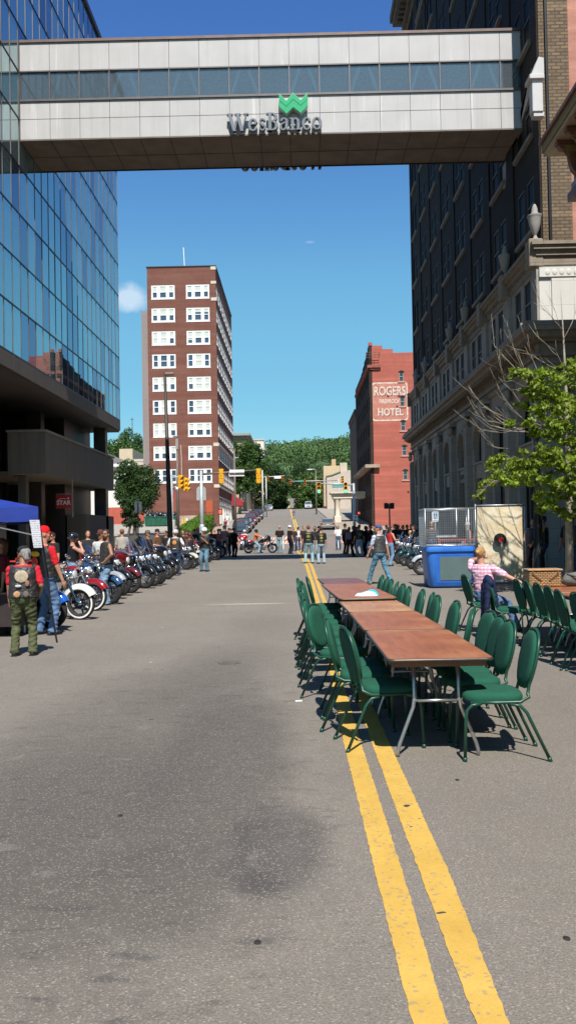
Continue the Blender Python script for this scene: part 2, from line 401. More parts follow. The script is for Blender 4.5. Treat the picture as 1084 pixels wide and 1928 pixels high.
    rgbsep = t.nodes.new('ShaderNodeSeparateColor'); t.links.new(vo.outputs['Color'], rgbsep.inputs[0])
    base = mixc(t, mapr(t, rgbsep.outputs[0], .80, 1.0, 0, .45), base, (.50,.45,.38))
    base = mixc(t, mapr(t, rgbsep.outputs[1], .70, 1.0, 0, .42), base, (.09,.085,.08))
    base = mixc(t, mapr(t, fine, .35, .65, .0, .42), base, (.062,.058,.054))
    # tar spots and gum
    v2 = t.nodes.new('ShaderNodeTexVoronoi'); v2.inputs['Scale'].default_value = 1.15; v2.inputs['Randomness'].default_value = 1; 
    nz = t.nodes.new('ShaderNodeTexNoise'); nz.inputs['Scale'].default_value = 14; t.links.new(v, nz.inputs['Vector'])
    av = t.nodes.new('ShaderNodeVectorMath'); av.operation = 'MULTIPLY_ADD'; av.inputs[1].default_value = (.05,.05,0); t.links.new(nz.outputs['Color'], av.inputs[0]); t.links.new(v, av.inputs[2])
    t.links.new(av.outputs[0], v2.inputs['Vector'])
    base = mixc(t, mapr(t, v2.outputs['Distance'], .018, .03, .85, 0), base, (.035,.033,.032))
    v3 = t.nodes.new('ShaderNodeTexVoronoi'); v3.inputs['Scale'].default_value = .8; t.links.new(av.outputs[0], v3.inputs['Vector'])
    base = mixc(t, mapr(t, v3.outputs['Distance'], .012, .02, .8, 0), base, (.62,.6,.56))
    t.links.new(base, b.inputs['Base Color']); b.inputs['Roughness'].default_value = .86; b.inputs['Specular IOR Level'].default_value = .35
    bump(t, b, vo.outputs['Distance'], .35, .006)
    return m
def concrete(name, c, scale=1.0, jx=1.5, crack=True):
    m, t, b = newmat(name)
    tcn = t.nodes.new('ShaderNodeTexCoord'); v = tcn.outputs['Object']
    br = t.nodes.new('ShaderNodeTexBrick'); br.offset = 0; t.links.new(v, br.inputs['Vector']); br.inputs['Scale'].default_value = 1
    br.inputs['Brick Width'].default_value = jx; br.inputs['Row Height'].default_value = jx; br.inputs['Mortar Size'].default_value = .012
    br.inputs['Color1'].default_value = rgba(c); br.inputs['Color2'].default_value = rgba([x*.9 for x in c]); br.inputs['Mortar'].default_value = rgba([x*.4 for x in c])
    n = noise(t, 1.1, 6, v, .65); n2 = noise(t, 40, 3, v)
    cc = mixc(t, mapr(t, n, .4, .75, 0, .45), br.outputs[0], [x*.6 for x in c])
    cc = mixc(t, mapr(t, n2, .4, .7, 0, .2), cc, [x*.6 for x in c])
    t.links.new(cc, b.inputs['Base Color']); b.inputs['Roughness'].default_value = .85
    return m
ASPH = asphalt(); SIDE = concrete('pavement_concrete', (.36,.31,.24)); KERB = concrete('kerb_concrete', (.33,.31,.28), jx=2.4)
LOT = concrete('lot_concrete', (.40,.36,.29), jx=4)
GRASS = M((.06,.13,.03), .9, 0, .4, 3)

def strip(mb, Ys, L, R, dz=0.0, thick=0, side=True):
    "sheet that follows the slope of the street between L(Y) and R(Y)"
    for i in range(len(Ys)-1):
        a, b_ = Ys[i], Ys[i+1]; za, zb = g(a)+dz, g(b_)+dz
        p = [(L(a),a,za),(R(a),a,za),(R(b_),b_,zb),(L(b_),b_,zb)]
        mb.quad(*p)
        if thick:
            q = [(x,y,z-thick) for x,y,z in p]
            mb.quad(p[0],p[3],q[3],q[0]); mb.quad(p[1],p[2],q[2],q[1])
            if i == 0: mb.quad(p[0],p[1],q[1],q[0])
            if i == len(Ys)-2: mb.quad(p[3],p[2],q[2],q[3])
def steps(a, b_, d):
    n = max(1, round((b_-a)/d)); return [a+(b_-a)*i/n for i in range(n+1)]
KL = lambda Y: float(np.interp(Y, [94, 150, 240, 480], [-8.1, -8.3, -8.8, -10.5]))
KR = lambda Y: float(np.interp(Y, [94, 150, 240, 480], [5.2, 4.8, 4.2, -.5]))
mb = MB(); strip(mb, steps(-60, 94, 2), lambda Y: -110, lambda Y: 110)
strip(mb, steps(94, 540, 4), KL, KR); tag(mb.build('road', ASPH), kind='structure')
# pavements with their kerbs, a real step above the road
def pave(Ys, L, R, kerb_at, dz=.14):
    mb = MB(); strip(mb, Ys, L, R, dz, .5); tag(mb.build('pavement', SIDE), kind='structure')
    mb = MB(); k0 = (lambda Y: R(Y)) if kerb_at == 'R' else (lambda Y: L(Y)-.16)
    strip(mb, Ys, k0, lambda Y: k0(Y)+.16, dz+.006, .4); tag(mb.build('kerb', KERB), kind='structure')
pave(steps(-40, 73, 2), lambda Y: -15, lambda Y: -7.36, 'R')
pave(steps(-40, 73, 2), lambda Y: 6.76, lambda Y: 14, 'L')
pave(steps(96, 236, 3), lambda Y: -13, lambda Y: KL(Y)-.16, 'R')
pave(steps(96, 236, 3), lambda Y: KR(Y)+.16, lambda Y: 12, 'L')
# brick coloured crossings
def crossing(y0, y1):
    mb = MB(); strip(mb, steps(y0, y1, 1), lambda Y: -7.0, lambda Y: 6.4, .004)
    tag(mb.build('brick_crossing', M((.26,.165,.135), .9, 0, .2, 4)), kind='structure')
crossing(73.4, 77.0); crossing(87.5, 91.0)
# double yellow line, fitted to the wobble of the painted one
YEL = None
def yellow():
    m, t, b = newmat('yellow_paint'); v = t.nodes.new('ShaderNodeTexCoord').outputs['Object']
    n = noise(t, 1.7, 6, v, .7); n2 = noise(t, 110, 3, v, .7)
    cc = ramp(t, n, (.52,.31,.045), (.66,.42,.085), .35, .7)
    cc = mixc(t, mapr(t, n2, .38, .62, .22, .0), cc, (.30,.20,.08))
    v2 = t.nodes.new('ShaderNodeTexVoronoi'); v2.inputs['Scale'].default_value = 60; t.links.new(v, v2.inputs['Vector'])
    sc_ = t.nodes.new('ShaderNodeSeparateColor'); t.links.new(v2.outputs['Color'], sc_.inputs[0])
    cc = mixc(t, mapr(t, sc_.outputs[0], .90, .95, 0, .6), cc, (.28,.22,.14))
    # chips down to the asphalt
    n3 = noise(t, 16, 3, v, .5); n4 = noise(t, 1.1, 2, v)
    mu = t.nodes.new('ShaderNodeMath'); mu.operation = 'MULTIPLY'; t.links.new(mapr(t, n3, .68, .71, 0, 1), mu.inputs[0]); t.links.new(mapr(t, n4, .5, .6, 0, 1), mu.inputs[1])
    cc = mixc(t, mu.outputs[0], cc, (.13,.12,.11))
    for cx, cy, r in chips:
        s = t.nodes.new('ShaderNodeVectorMath'); s.operation = 'DISTANCE'; s.inputs[1].default_value = (cx, cy, 0)
        ad = t.nodes.new('ShaderNodeVectorMath'); ad.operation = 'MULTIPLY_ADD'; ad.inputs[1].default_value = (.05,.09,0)
        nn = t.nodes.new('ShaderNodeTexNoise'); nn.inputs['Scale'].default_value = 12; t.links.new(v, nn.inputs['Vector'])
        t.links.new(nn.outputs['Color'], ad.inputs[0]); t.links.new(v, ad.inputs[2]); t.links.new(ad.outputs[0], s.inputs[0])
        cc = mixc(t, mapr(t, s.outputs['Value'], r*.8, r, 1, 0), cc, (.05,.045,.04))
    t.links.new(cc, b.inputs['Base Color']); b.inputs['Roughness'].default_value = .8
    bump(t, b, n2, .3, .004); return m
c1, c2 = G(766, 1522), G(832, 1728)
chips = [(c1.x+.025, c1.y+.045, .028), (c2.x+.02, c2.y+.04, .02)]
YEL = yellow()
E = {'LL': [(782,1955),(775.3,1926),(707,1649),(644.3,1391),(596,1140),(574.1,1065)], 'LR': [(848,1955),(839.9,1926),(758.7,1649),(679.3,1402),(604,1140),(580.4,1065)],
     'RL': [(903,1955),(893.4,1926),(790,1649),(699.6,1402),(608.5,1140),(583.0,1065)], 'RR': [(968,1955),(956,1926),(845.4,1649),(736.5,1409.5),(617,1140),(588.8,1065)]}
EW = {k: [G(*p) for p in v] for k, v in E.items()}
def edge(k):
    pts = EW[k]; ys = [p.y for p in pts]; xs = [p.x for p in pts]
    off = {'LL': -.22, 'LR': -.08, 'RL': .08, 'RR': .22}[k]
    ys = [-30] + ys + [72]; xs = [off+.45] + xs + [off-.15]
    return lambda Y: float(np.interp(Y, ys, xs)) + random.uniform(-.0035, .0035)
for a, b_ in (('LL','LR'),('RL','RR')):
    mb = MB(); Ys = steps(-6, 2.4, .5) + steps(2.44, 12, .04)[0:] + steps(12.1, 72, .6)
    La, Rb = edge(a), edge(b_)
    xs = {y: (La(y), Rb(y)) for y in Ys}
    strip(mb, Ys, lambda Y: xs[Y][0], lambda Y: xs[Y][1], .004); tag(mb.build('yellow_line', YEL), kind='structure')
YELF = M((.62,.40,.07), .8, 0, .15, 2)
for off in (-.16, .16):
    c_ = lambda Y: float(np.interp(Y, [92, 222, 480], [.1, -1.95, -5.5]))+off
    mb = MB(); strip(mb, steps(93, 520, 4), lambda Y: c_(Y)-.09, lambda Y: c_(Y)+.09, .004 if True else 0); tag(mb.build('yellow_line', YELF), kind='structure')

# wide terrain with the wooded hill beyond the street
def sstep(x, a, b_):
    t = min(1, max(0, (x-a)/(b_-a))); return t*t*(3-2*t)
def T(X, Y):
    side = float(np.interp(Y, [-500,94,150,245,330,420,500,620,700,780,1000,2500], [0,.3,3.6,7.4,14,24,33,55,66,70,58,30]))
    side += 10*math.exp(-((X+92)/55)**2-((Y-465)/90)**2) + .055*max(-60, min(120, X))*sstep(Y, 500, 700)
    side += 2.4*math.sin(X*.021+1)*math.sin(Y*.017)*sstep(Y, 300, 600) + 4*math.sin(X*.009)*sstep(Y, 300, 600)
    b_ = sstep(abs(X+2), 12, 55)*sstep(Y, 236, 300) if Y < 560 else 1
    if Y < 236: return g(Y)
    k = sstep(Y, 520, 640); return (g(Y) if Y < 540 else 22.5)*(1-b_)*(1-k) + side*(b_*(1-k)+k)
mb = MB()
Xs = [-1500,-900,-600]+[x for x in range(-450, 451, 10)]+[600,900,1500]; Ys = [-700,-300,-60,0,40,94,120,150,200,236]+[y for y in range(246, 900, 10)]+[1000,1300,1800,3000]
P = [(x, y, T(x, y)-(.30 if y < 560 else 0)-(.25 if 84 < y < 236 and abs(x) < 14 else 0)) for y in Ys for x in Xs]
n = len(Xs); mb.add(P, [(i*n+j, i*n+j+1, (i+1)*n+j+1, (i+1)*n+j) for i in range(len(Ys)-1) for j in range(n-1)])
tag(mb.build('terrain', M((.05,.09,.03), .95, 0, .4, .05), smooth=True), kind='structure')

# raised parking lot left of the hill street
LOTZ = lambda Y: float(np.interp(Y, [84,118,160], [1.35,3.0,4.6]))
mb = MB()
for a, b_ in ((84,96),(96,108),(108,122),(122,160)):
    mb.quad((-70,a,LOTZ(a)),(-13.0,a,LOTZ(a)),(-13.0,b_,LOTZ(b_)),(-70,b_,LOTZ(b_)))
tag(mb.build('parking_lot', LOT), kind='structure')
mb = MB(); mb.box(-70, -12.9, 83.7, 84.0, -.3, 1.62); mb.prism([(84.0,-.2),(122,-.2),(122,3.3),(84.0,1.55)], -13.0, -12.75, 'yz')
rw = mb.build('retaining_wall', concrete('wall_concrete', (.10,.095,.085), jx=3)); tag(rw, 'low dark concrete retaining wall along the raised parking lot', 'wall')

# ------------------------------------------------------------------ foliage
def leaf_mesh(name, C, Rr, per, size, mat, flat=.8, out=.6, seed=1, shell=.55, aspect=1.0):
    "C centres, Rr radii (k or k x 3): many small leaf faces through each clump"
    rg = np.random.default_rng(seed); C = np.asarray(C, float); k = len(C); Rr = np.asarray(Rr, float)
    if Rr.ndim == 1: Rr = np.stack([Rr, Rr, Rr*flat], 1)
    per_ = np.full(k, per) if np.isscalar(per) else np.asarray(per)
    idx = np.repeat(np.arange(k), per_); N = len(idx)
    d = rg.normal(size=(N,3)); d /= np.linalg.norm(d, axis=1)[:,None]
    rad = rg.uniform(shell, 1.0, N)**.7
    pos = C[idx] + d*Rr[idx]*rad[:,None]
    nrm = d*out + rg.normal(size=(N,3))*.55 + np.array([0,0,.25]); nrm /= np.linalg.norm(nrm, axis=1)[:,None]
    a = rg.normal(size=(N,3)); u = np.cross(nrm, a); u /= np.linalg.norm(u, axis=1)[:,None]; v = np.cross(nrm, u)
    s = (size*rg.uniform(.6, 1.35, N))[:,None] if np.isscalar(size) else (np.asarray(size)[idx]*rg.uniform(.6,1.35,N))[:,None]
    V = np.stack([pos-u*s*.5*aspect, pos-v*s*.32+u*s*.05, pos+u*s*.5*aspect, pos+v*s*.32], 1).reshape(-1,3)
    me = bpy.data.meshes.new(name); me.vertices.add(N*4); me.vertices.foreach_set('co', V.astype(np.float32).ravel())
    me.loops.add(N*4); me.loops.foreach_set('vertex_index', np.arange(N*4, dtype=np.int32)); me.polygons.add(N)
    me.polygons.foreach_set('loop_start', np.arange(0, N*4, 4, dtype=np.int32)); me.polygons.foreach_set('loop_total', np.full(N, 4, dtype=np.int32))
    me.materials.append(mat); me.update(); me.validate(); return me
BARK = M((.11,.085,.065), .9, 0, .35, 6, .5)
BARKL = M((.32,.27,.21), .85, 0, .3, 9, .4)
LEAF1 = leafmat('leaves_mid', (.06,.12,.026)); LEAF2 = leafmat('leaves_dark', (.038,.080,.022)); LEAF3 = leafmat('leaves_bright', (.19,.275,.03), .4)
LEAF4 = leafmat('leaves_pale', (.11,.17,.04)); LEAFR = leafmat('leaves_round_tree', (.040,.085,.020)); HILLLEAF = leafmat('hill_leaves', (.085,.155,.05), .5, .07, .9)
def tree(name, label, base, h, cr, cz, mat, n=18, per=170, size=.3, seed=1, trunk=.22, group=None, lean=0, cat='tree', fill=1.0, flat=.75):
    rg = random.Random(seed); t = thing(name, label, cat, base, 0, group)
    top = h-cr*.7; mb = MB()
    pts = [(0,0,-.3),(lean*.3,0,h*.2),(lean,.05,top*.62),(lean*1.1,0,top)]
    mb.tube(pts, trunk, 8, rs=[trunk*1.35, trunk, trunk*.7, trunk*.25])
    C = []; Rr = []
    for i in range(n):
        a = i*2.39996 + rg.uniform(-.4,.4); zt = (i+.5)/n
        zz = cz-cr*flat + 2*cr*flat*zt*1.0
        rr = cr*math.sqrt(max(.05, 1-((zz-cz)/(cr*flat*1.12))**2))*rg.uniform(.5, .92)
        p = Vector((lean+math.cos(a)*rr, math.sin(a)*rr, zz+rg.uniform(-.1,.1)*cr)); q = cr*rg.uniform(.26,.46)
        C.append(p); Rr.append(q)
        s = Vector(pts[1]).lerp(Vector(pts[3]), .25+.7*zt*rg.uniform(.6,1)); mid = s.lerp(p, .5)+Vector((0,0,.08*cr))
        mb.tube([s, mid, p], .05, 5, rs=[trunk*.42, trunk*.25, trunk*.08])
    C.append(Vector((lean,0,cz))); Rr.append(cr*.62)
    mb.build('trunk', BARK, t, smooth=True)
    link('crown', leaf_mesh('crown', C, Rr, [int(per*fill*(r/(cr*.36))**2)+10 for r in Rr], size, mat, seed=seed, shell=.35), t)
    return t
# round tree at the corner of the lot
b0 = at(254, 1008, 88); 
tree('round_tree', 'round dark green tree with a dense crown beside the glass tower', (b0.x, 88, 1.1), 8.0, 2.5, 5.35, LEAFR, 44, 330, .2, 3, .2, lean=.15, flat=.82)
b0 = at(230, 1008, 78)
tree('small_tree', 'small shaded tree with thin leaning stems under the round tree', (b0.x, 80, .4), 5.4, 1.25, 3.5, LEAF2, 14, 150, .2, 5, .13, lean=.5, flat=1.1)
# street trees on the hill street
spots = [('street_tree', 'leafy street tree beside the red awning, nearest of the left pavement', 452, 178, 14.0, 3.7, LEAF1), ('street_tree', 'tall street tree behind the parked cars, in the middle of the left row', 476, 196, 14.6, 3.6, LEAF1),
         ('street_tree', 'street tree farther up the left pavement, near the white tall block', 493, 228, 11, 3.8, LEAF2)]
for i, (nm, lb, px, Y, hh, cr, mt) in enumerate(spots):
    q = at(px, 950, Y); tree(nm, lb, (q.x, Y, g(Y)), hh, cr, hh-cr*1.15, mt, 26, 190, .5, 11+i, .22, 'street trees on the left pavement', flat=1.35)
spots = [('tall dark tree at the top of the street, left of the road', 511, 262, 15.5, 6.0, LEAF2), ('broad tree overhanging the left edge of the far road', 516, 300, 17, 6.0, LEAF2), ('bushy low tree by the left kerb at the crest', 527, 272, 7.5, 2.6, LEAF1),
         ('broad dark tree beyond the right edge of the far road', 575, 345, 19, 7.5, LEAF2), ('rounded tree right of the far road at the crest', 584, 300, 14.5, 6.4, LEAF1),
         ('light green bushy tree behind the right hand signals', 600, 262, 11.8, 5.4, LEAF4), ('light green tree behind the portico', 619, 252, 10.2, 4.6, LEAF4), ('low shrubby tree at the crest right of the road', 572, 258, 5.6, 2.8, LEAF1),
         ('small dark tree behind the white van at the crest', 586, 248, 6.6, 3.0, LEAF1), ('big tree behind the beige blocks left of the far road', 500, 300, 19, 7, LEAF2)]
for i, (lb, px, Y, hh, cr, mt) in enumerate(spots):
    q = at(px, 950, Y); tree('tree', lb, (q.x, Y, T(q.x, Y)-.4), hh, cr, hh*.58, mt, 26, 200, .75, 31+i, .3, 'trees at the top of the street', flat=.8)
spots = [('dark tree beyond the flat roofed tan block', 232, 300, 27, 9), ('tall tree beside the radio mast on the hillside', 245, 440, 27, 8), ('dark tree on the slope next to the brick tower', 266, 330, 24, 8), ('tree at the left edge of the visible slope', 212, 330, 25, 8)]
for i, (lb, px, Y, hh, cr) in enumerate(spots):
    q = at(px, 900, Y); tree('tree', lb, (q.x, Y, T(q.x, Y)-4), hh, cr, hh*.62, LEAF1, 24, 170, .9, 51+i, .4, 'trees on the left hillside', flat=.9)
# far wooded hillside: nobody could count it
C = []; Rr = []
rg = random.Random(5)
y = 330.0
while y < 800:
    st = 7.0 + (y-330)*.004
    x = -330.0
    while x < 260:
        X, Y = x+rg.uniform(-2.8,2.8), y+rg.uniform(-2.8,2.8)
        vis = -0.30*Y < X < 0.2*Y
        if vis and not (abs(X+3.4) < 10.5 and Y < 560) and not (Y < 640 and X > -.13*Y-20 and X < -.04*Y-4 and Y > 1000) and not (abs(X+84) < 9 and 425 < Y < 455):
            r = rg.uniform(3.6, 5.8); C.append((X, Y, T(X, Y)+r*rg.uniform(.5,1.3)+1)); Rr.append((r, r, r*rg.uniform(.9,1.25)))
        x += st
    y += st
o = link('hillside_woods', leaf_mesh('hillside_woods', C, Rr, 75, 1.75, HILLLEAF, seed=9, shell=.7, out=1.1)); tag(o, 'green wooded hillside closing the far end of the street', 'woods', kind='stuff')
# hedge
HEDGE = leafmat('hedge_leaves', (.10,.20,.02), .25)
t = thing('hedge', 'clipped bright green hedge running uphill beside the brick block', 'hedge', (0,0,0))
ya, yb = 84.5, 117; C = []; Rr = []
mb = MB()
def hx(Y): return np.interp(Y, [ya,yb], [-11.75,-12.35])
def hz(Y): return np.interp(Y, [ya,yb], [1.75,4.05])
for i in range(8):
    a, b_ = ya+(yb-ya)*i/8, ya+(yb-ya)*(i+1)/8
    for (x0,x1) in ((-.85,.85),):
        mb.add([(hx(a)+x0,a,0),(hx(a)+x1,a,0),(hx(b_)+x1,b_,0),(hx(b_)+x0,b_,0),(hx(a)+x0,a,hz(a)),(hx(a)+x1,a,hz(a)),(hx(b_)+x1,b_,hz(b_)),(hx(b_)+x0,b_,hz(b_))], [(0,3,2,1),(4,5,6,7),(0,1,5,4),(1,2,6,5),(2,3,7,6),(3,0,4,7)])
mb.build('core', M((.045,.08,.015), .9, 0, .3, 6), t)
rg = random.Random(2)
for i in range(1500):
    Y = rg.uniform(ya, yb); s = rg.random()
    if s < .45: p = (hx(Y)+rg.uniform(-.9,.9), Y, hz(Y)+rg.uniform(-.03,.08))
    elif s < .9: p = (hx(Y)+.88, Y, rg.uniform(g(Y), hz(Y)))
    else: p = (hx(ya)+rg.uniform(-.9,.9), ya-.04, rg.uniform(.3, hz(ya)))
    C.append(p); Rr.append(.22)
link('foliage', leaf_mesh('foliage', C, Rr, 16, .16, HEDGE, seed=4), t)
# ------------------------------------------------------------------ buildings
def B(mb, name, mat, root, smooth=False, parent=None):
    "mesh laid out in street coordinates, hung under its thing"
    o = mb.build(name, mat, parent or root, smooth)
    if parent is None: o.location = -root.location
    return o
def put(name, me, root, p, rz=0):
    return link(name, me, root, Vector(p)-root.location, rz)
V3 = Vector
# ---- glass office tower, left
R = thing('office_tower', 'dark mirror glass office tower raised over a shaded arcade on the left', 'building', (-11.03, 54.2, 0))
XL = -11.03; Y0, Y1 = 13.4, 54.2; Z0, ZR = 8.85, 30.42; nz = 11; ny = 40; dz = (ZR-Z0)/nz; dy = (Y1-Y0)/ny
GT = [glass_mirror('glass_a', (.38,.56,.58), wob=.0015), glass_mirror('glass_b', (.31,.48,.54), wob=.0015), glass_mirror('glass_c', (.13,.21,.34), wob=.0015), glass_mirror('glass_d', (.19,.31,.43), wob=.0015)]
pane_me = []
for mt in GT:
    mb = MB(); mb.box(-.02, 0, .02, dy-.02, .03, dz-.03); pane_me.append(mb.mesh('window', mt))
cand = []
rg = random.Random(21)
for i in range(ny):
    for k in range(nz):
        y = Y0+i*dy; z = Z0+k*dz
        r = rg.random(); mt = 0 if r < .52 else 1 if r < .72 else 3 if r < .87 else 2
        cand.append((y, z, mt, i, k))
vis = [c_ for c_ in cand if c_[0] > 31.0]; vis.sort(key=lambda c_: c_[0]-abs(c_[1]-14)*.15)
for c_ in vis[:100]:
    o = put('window', pane_me[c_[2]], R, (XL, c_[0], c_[1])); o.rotation_euler = (0, rg.gauss(0,.0014), rg.gauss(0,.0018))
for q in range(4):
    mb = MB()
    for c_ in vis[100:]+[c2 for c2 in cand if c2[0] <= 31.0]:
        if c_[2] == q:
            mb.box(XL-.02, XL, c_[0]+.02, c_[0]+dy-.02, c_[1]+.03, c_[1]+dz-.03)
    o = B(mb, 'window_panes', GT[q], R); tag(o, kind='stuff')
mb = MB(); mb.box(-46, XL-.06, Y0, Y1-.06, 8.3, ZR-.05); B(mb, 'tower_body', M((.02,.025,.03), .5), R)
mb = MB()
for q in range(nz+1): mb.box(XL-.05, XL+.022, Y0, Y1+.03, Z0+q*dz-.03, Z0+q*dz+.03)
for q in range(34):
    mb.box(-46+q*1.03, -46+q*1.03+.07, Y1-.05, Y1+.03, Z0, ZR)
B(mb, 'transoms', M((.015,.014,.016), .4, .3), R)
mb = MB()
for i in range(ny+1): mb.box(XL-.04, XL+.018, Y0+i*dy-.014, Y0+i*dy+.014, Z0+.02, ZR-.02)
B(mb, 'mullions', M((.20,.165,.14), .45, .5, .3, .6), R)
mb = MB(); mb.box(-46, XL+.10, Y0, Y1+.10, ZR, ZR+.32); B(mb, 'coping', M((.05,.035,.03), .5), R)
mb = MB(); mb.box(-46, XL-.1, Y1-.055, Y1, Z0, ZR); B(mb, 'north_glass', GT[1], R)
FASC = stone('fascia_concrete', (.20,.165,.13), .5, (6.1,4), .015, sa=.1)
mb = MB()
for k in range(6): mb.box(-46 if k > 9 else XL-2, XL+.03, Y0+k*6.8, Y0+(k+1)*6.8-.03, 8.2, 8.8)
mb.box(-46, XL-2, Y1-.5, Y1-.03, 8.2, 8.8)
B(mb, 'fascia', FASC, R)
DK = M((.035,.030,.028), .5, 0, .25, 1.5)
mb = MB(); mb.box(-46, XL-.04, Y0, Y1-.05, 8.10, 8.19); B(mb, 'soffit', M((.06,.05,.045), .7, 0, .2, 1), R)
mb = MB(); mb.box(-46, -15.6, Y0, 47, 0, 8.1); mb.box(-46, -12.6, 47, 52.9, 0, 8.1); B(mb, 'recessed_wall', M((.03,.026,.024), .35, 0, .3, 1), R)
for y in (52.2, 44.9, 37.6, 30.3, 23):
    x_ = 0 if y > 52 else -1.7
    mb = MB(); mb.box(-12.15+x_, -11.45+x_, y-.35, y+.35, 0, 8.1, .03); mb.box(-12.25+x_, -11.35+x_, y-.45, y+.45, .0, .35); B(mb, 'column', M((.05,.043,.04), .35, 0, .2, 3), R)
for y in (43.5, 33.9):
    mb = MB(); mb.box(-15.55, -15.2, y-1.6, y+1.6, 2.9, 7.6); o = B(mb, 'dark_window', DARKWIN, R)
    mb = MB()
    for q in range(5): mb.box(-15.2, -15.1, y-1.6+q*.8-.04, y-1.6+q*.8+.04, 2.9, 7.6)
    mb.build('frame', DK, o)
# deep balcony box at first floor level
BAL = stone('balcony_concrete', (.18,.155,.12), .8, (50,50), .001, sa=.25, stain=(.10,.09,.08))
mb = MB(); mb.prism([(39.4,4.55),(54.0,4.45),(54.0,6.40),(39.4,6.48)], -13.15, -11.42, 'yz'); bo = B(mb, 'balcony', BAL, R)
mb = MB(); mb.box(-13.2, -11.36, 39.34, 54.06, 6.46, 6.56); mb.build('balcony_cap', M((.24,.22,.19), .6), bo)
mb = MB(); mb.box(-15.5, -13.15, 39.6, 54, 4.5, 4.7); B(mb, 'balcony_floor', BAL, R)
LW_ = stone('low_wall_concrete', (.12,.105,.09), .5, (2.3,5), .012)
for nm_, q_ in (('low_wall', (-12.5,-11.45,47.0,54,.1,2.85)), ('low_wall', (-13.2,-11.7,28,34.8,.1,2.25)), ('pier', (-12.95,-12.6,40.2,40.7,.1,4.5))): mb = MB(); mb.box(*q_); B(mb, nm_, LW_, R)
sg = thing('hanging_sign', 'small red square hanging sign with white lettering in the shaded arcade', 'sign', (-11.85, 44, 3.1))
mb = MB(); mb.box(-.4, .4, -.05, .05, 0, .68, .01); B_ = mb.build('panel', M((.42,.02,.025), .4), sg)
mb = MB(); mb.beam((.44,0,-.45), (.44,0,1.5), .05); mb.beam((-.4,0,.72), (.44,0,.72), .04); mb.build('bracket', M((.3,.28,.25), .4, .5), sg)
text_obj('lettering', 'STAR', M((.75,.72,.7), .5), sg, (0,-.056,.18), .30, 'S', .004, .008, 1.0)
mb = MB(); pts = []
for k in range(10):
    a = PI/2+k*PI/5; r = .07 if k % 2 == 0 else .028; pts.append((.24+r*math.cos(a), .50+r*math.sin(a)))
mb.prism(pts, -.062, -.052); mb.build('star', M((.75,.72,.7), .5), sg)
mb = MB(); mb.tube([(-.32,-.056,.38),(-.2,-.056,.47),(.0,-.056,.5),(.15,-.056,.47)], .012, 4); mb.build('swoosh', M((.75,.72,.7), .5), sg)

# ---- sky bridge
YB, YB2 = 35.0, 38.15
zz = lambda py: at(540, py, YB).z
ZT, ZW1, ZW0, ZJ, ZBt = zz(66.5), zz(125), zz(178), zz(213.5), zz(252.5)
XA, XB = -11.02, at(998, 160, YB).x; NP = 17; dp = (XB-XA)/NP
R = thing('skybridge', 'white panelled enclosed skybridge with a strip of windows spanning the street', 'skybridge', (0, YB, 0))
def panelmat():
    m, t, b = newmat('bridge_panel'); v = wallvec(t)
    mp = t.nodes.new('ShaderNodeMapping'); mp.inputs['Scale'].default_value = (2.4, .10, 1); t.links.new(v, mp.inputs[0])
    n = noise(t, 1.4, 5, mp.outputs[0]); n2 = noise(t, .9, 5, v)
    cc = ramp(t, n2, (.42,.405,.395), (.47,.455,.445), .3, .7); cc = mixc(t, mapr(t, n, .5, .8, 0, .5), cc, (.32,.305,.295)); cc = mixc(t, mapr(t, n, .38, .28, 0, .7), cc, (.66,.65,.64))
    t.links.new(cc, b.inputs['Base Color']); b.inputs['Roughness'].default_value = .6; bump(t, b, noise(t, 60, 3), .08, .01); return m
PANEL = panelmat(); BRN = M((.13,.085,.075), .5, .2, .2, 2); SOF = M((.165,.135,.11), .85, 0, .18, 1.3)
for side, (ya, yb_) in enumerate(((YB, YB+.18), (YB2-.18, YB2))):
    mb = MB()
    for k in range(NP): mb.box(XA+k*dp+.008, XA+(k+1)*dp-.008, ya, yb_, ZW1+.05, ZT-.06)
    B(mb, 'upper_panels', PANEL, R)
    mb = MB()
    for k in range(NP):
        mb.box(XA+k*dp+.008, XA+(k+1)*dp-.008, ya, yb_, ZJ+.012, ZW0-.05)
        mb.box(XA+k*dp+.008, XA+(k+1)*dp-.008, ya, yb_, ZBt+.03, ZJ-.012)
    B(mb, 'lower_panels', PANEL, R)
mb = MB(); mb.box(XA, XB, YB+.15, YB2-.15, ZW1+.02, ZT-.08); B(mb, 'roof_void', M((.8,.8,.78), .8), R)
mb = MB(); mb.box(XA, XB, YB+.15, YB2-.15, ZBt+.06, ZW0-.04); B(mb, 'floor_void', M((.62,.61,.58), .8), R)
mb = MB(); mb.box(XA-.05, XB+.05, YB-.06, YB2+.06, ZT-.06, ZT+.05); B(mb, 'coping', BRN, R)
for y_ in (YB, YB2-.1):
    mb = MB(); mb.box(XA, XB, y_-.05, y_+.1, ZW1, ZW1+.05); mb.box(XA, XB, y_-.06, y_+.1, ZW0-.055, ZW0+.03)
    for k in range(NP+1):
        x = XA+k*dp; mb.box(max(XA, x-.022), min(XB, x+.022), y_-.035, y_+.08, ZW0+.03, ZW1)
    B(mb, 'window_frame', M((.14,.12,.115), .4, .5, .15, 2), R)
BG = clear_glass('bridge_glass', (.96,.99,1.0), .07, .03, .14)
mb = MB(); mb.box(.022, dp-.022, 0, .012, ZW0+.03, ZW1); wm = mb.mesh('window', BG)
for k in range(NP):
    put('window', wm, R, (XA+k*dp, YB+.02, 0)); 
    put('window', wm, R, (XA+k*dp, YB2-.06, 0))
BRC = M((.74,.80,.84), .5, 0, .05)
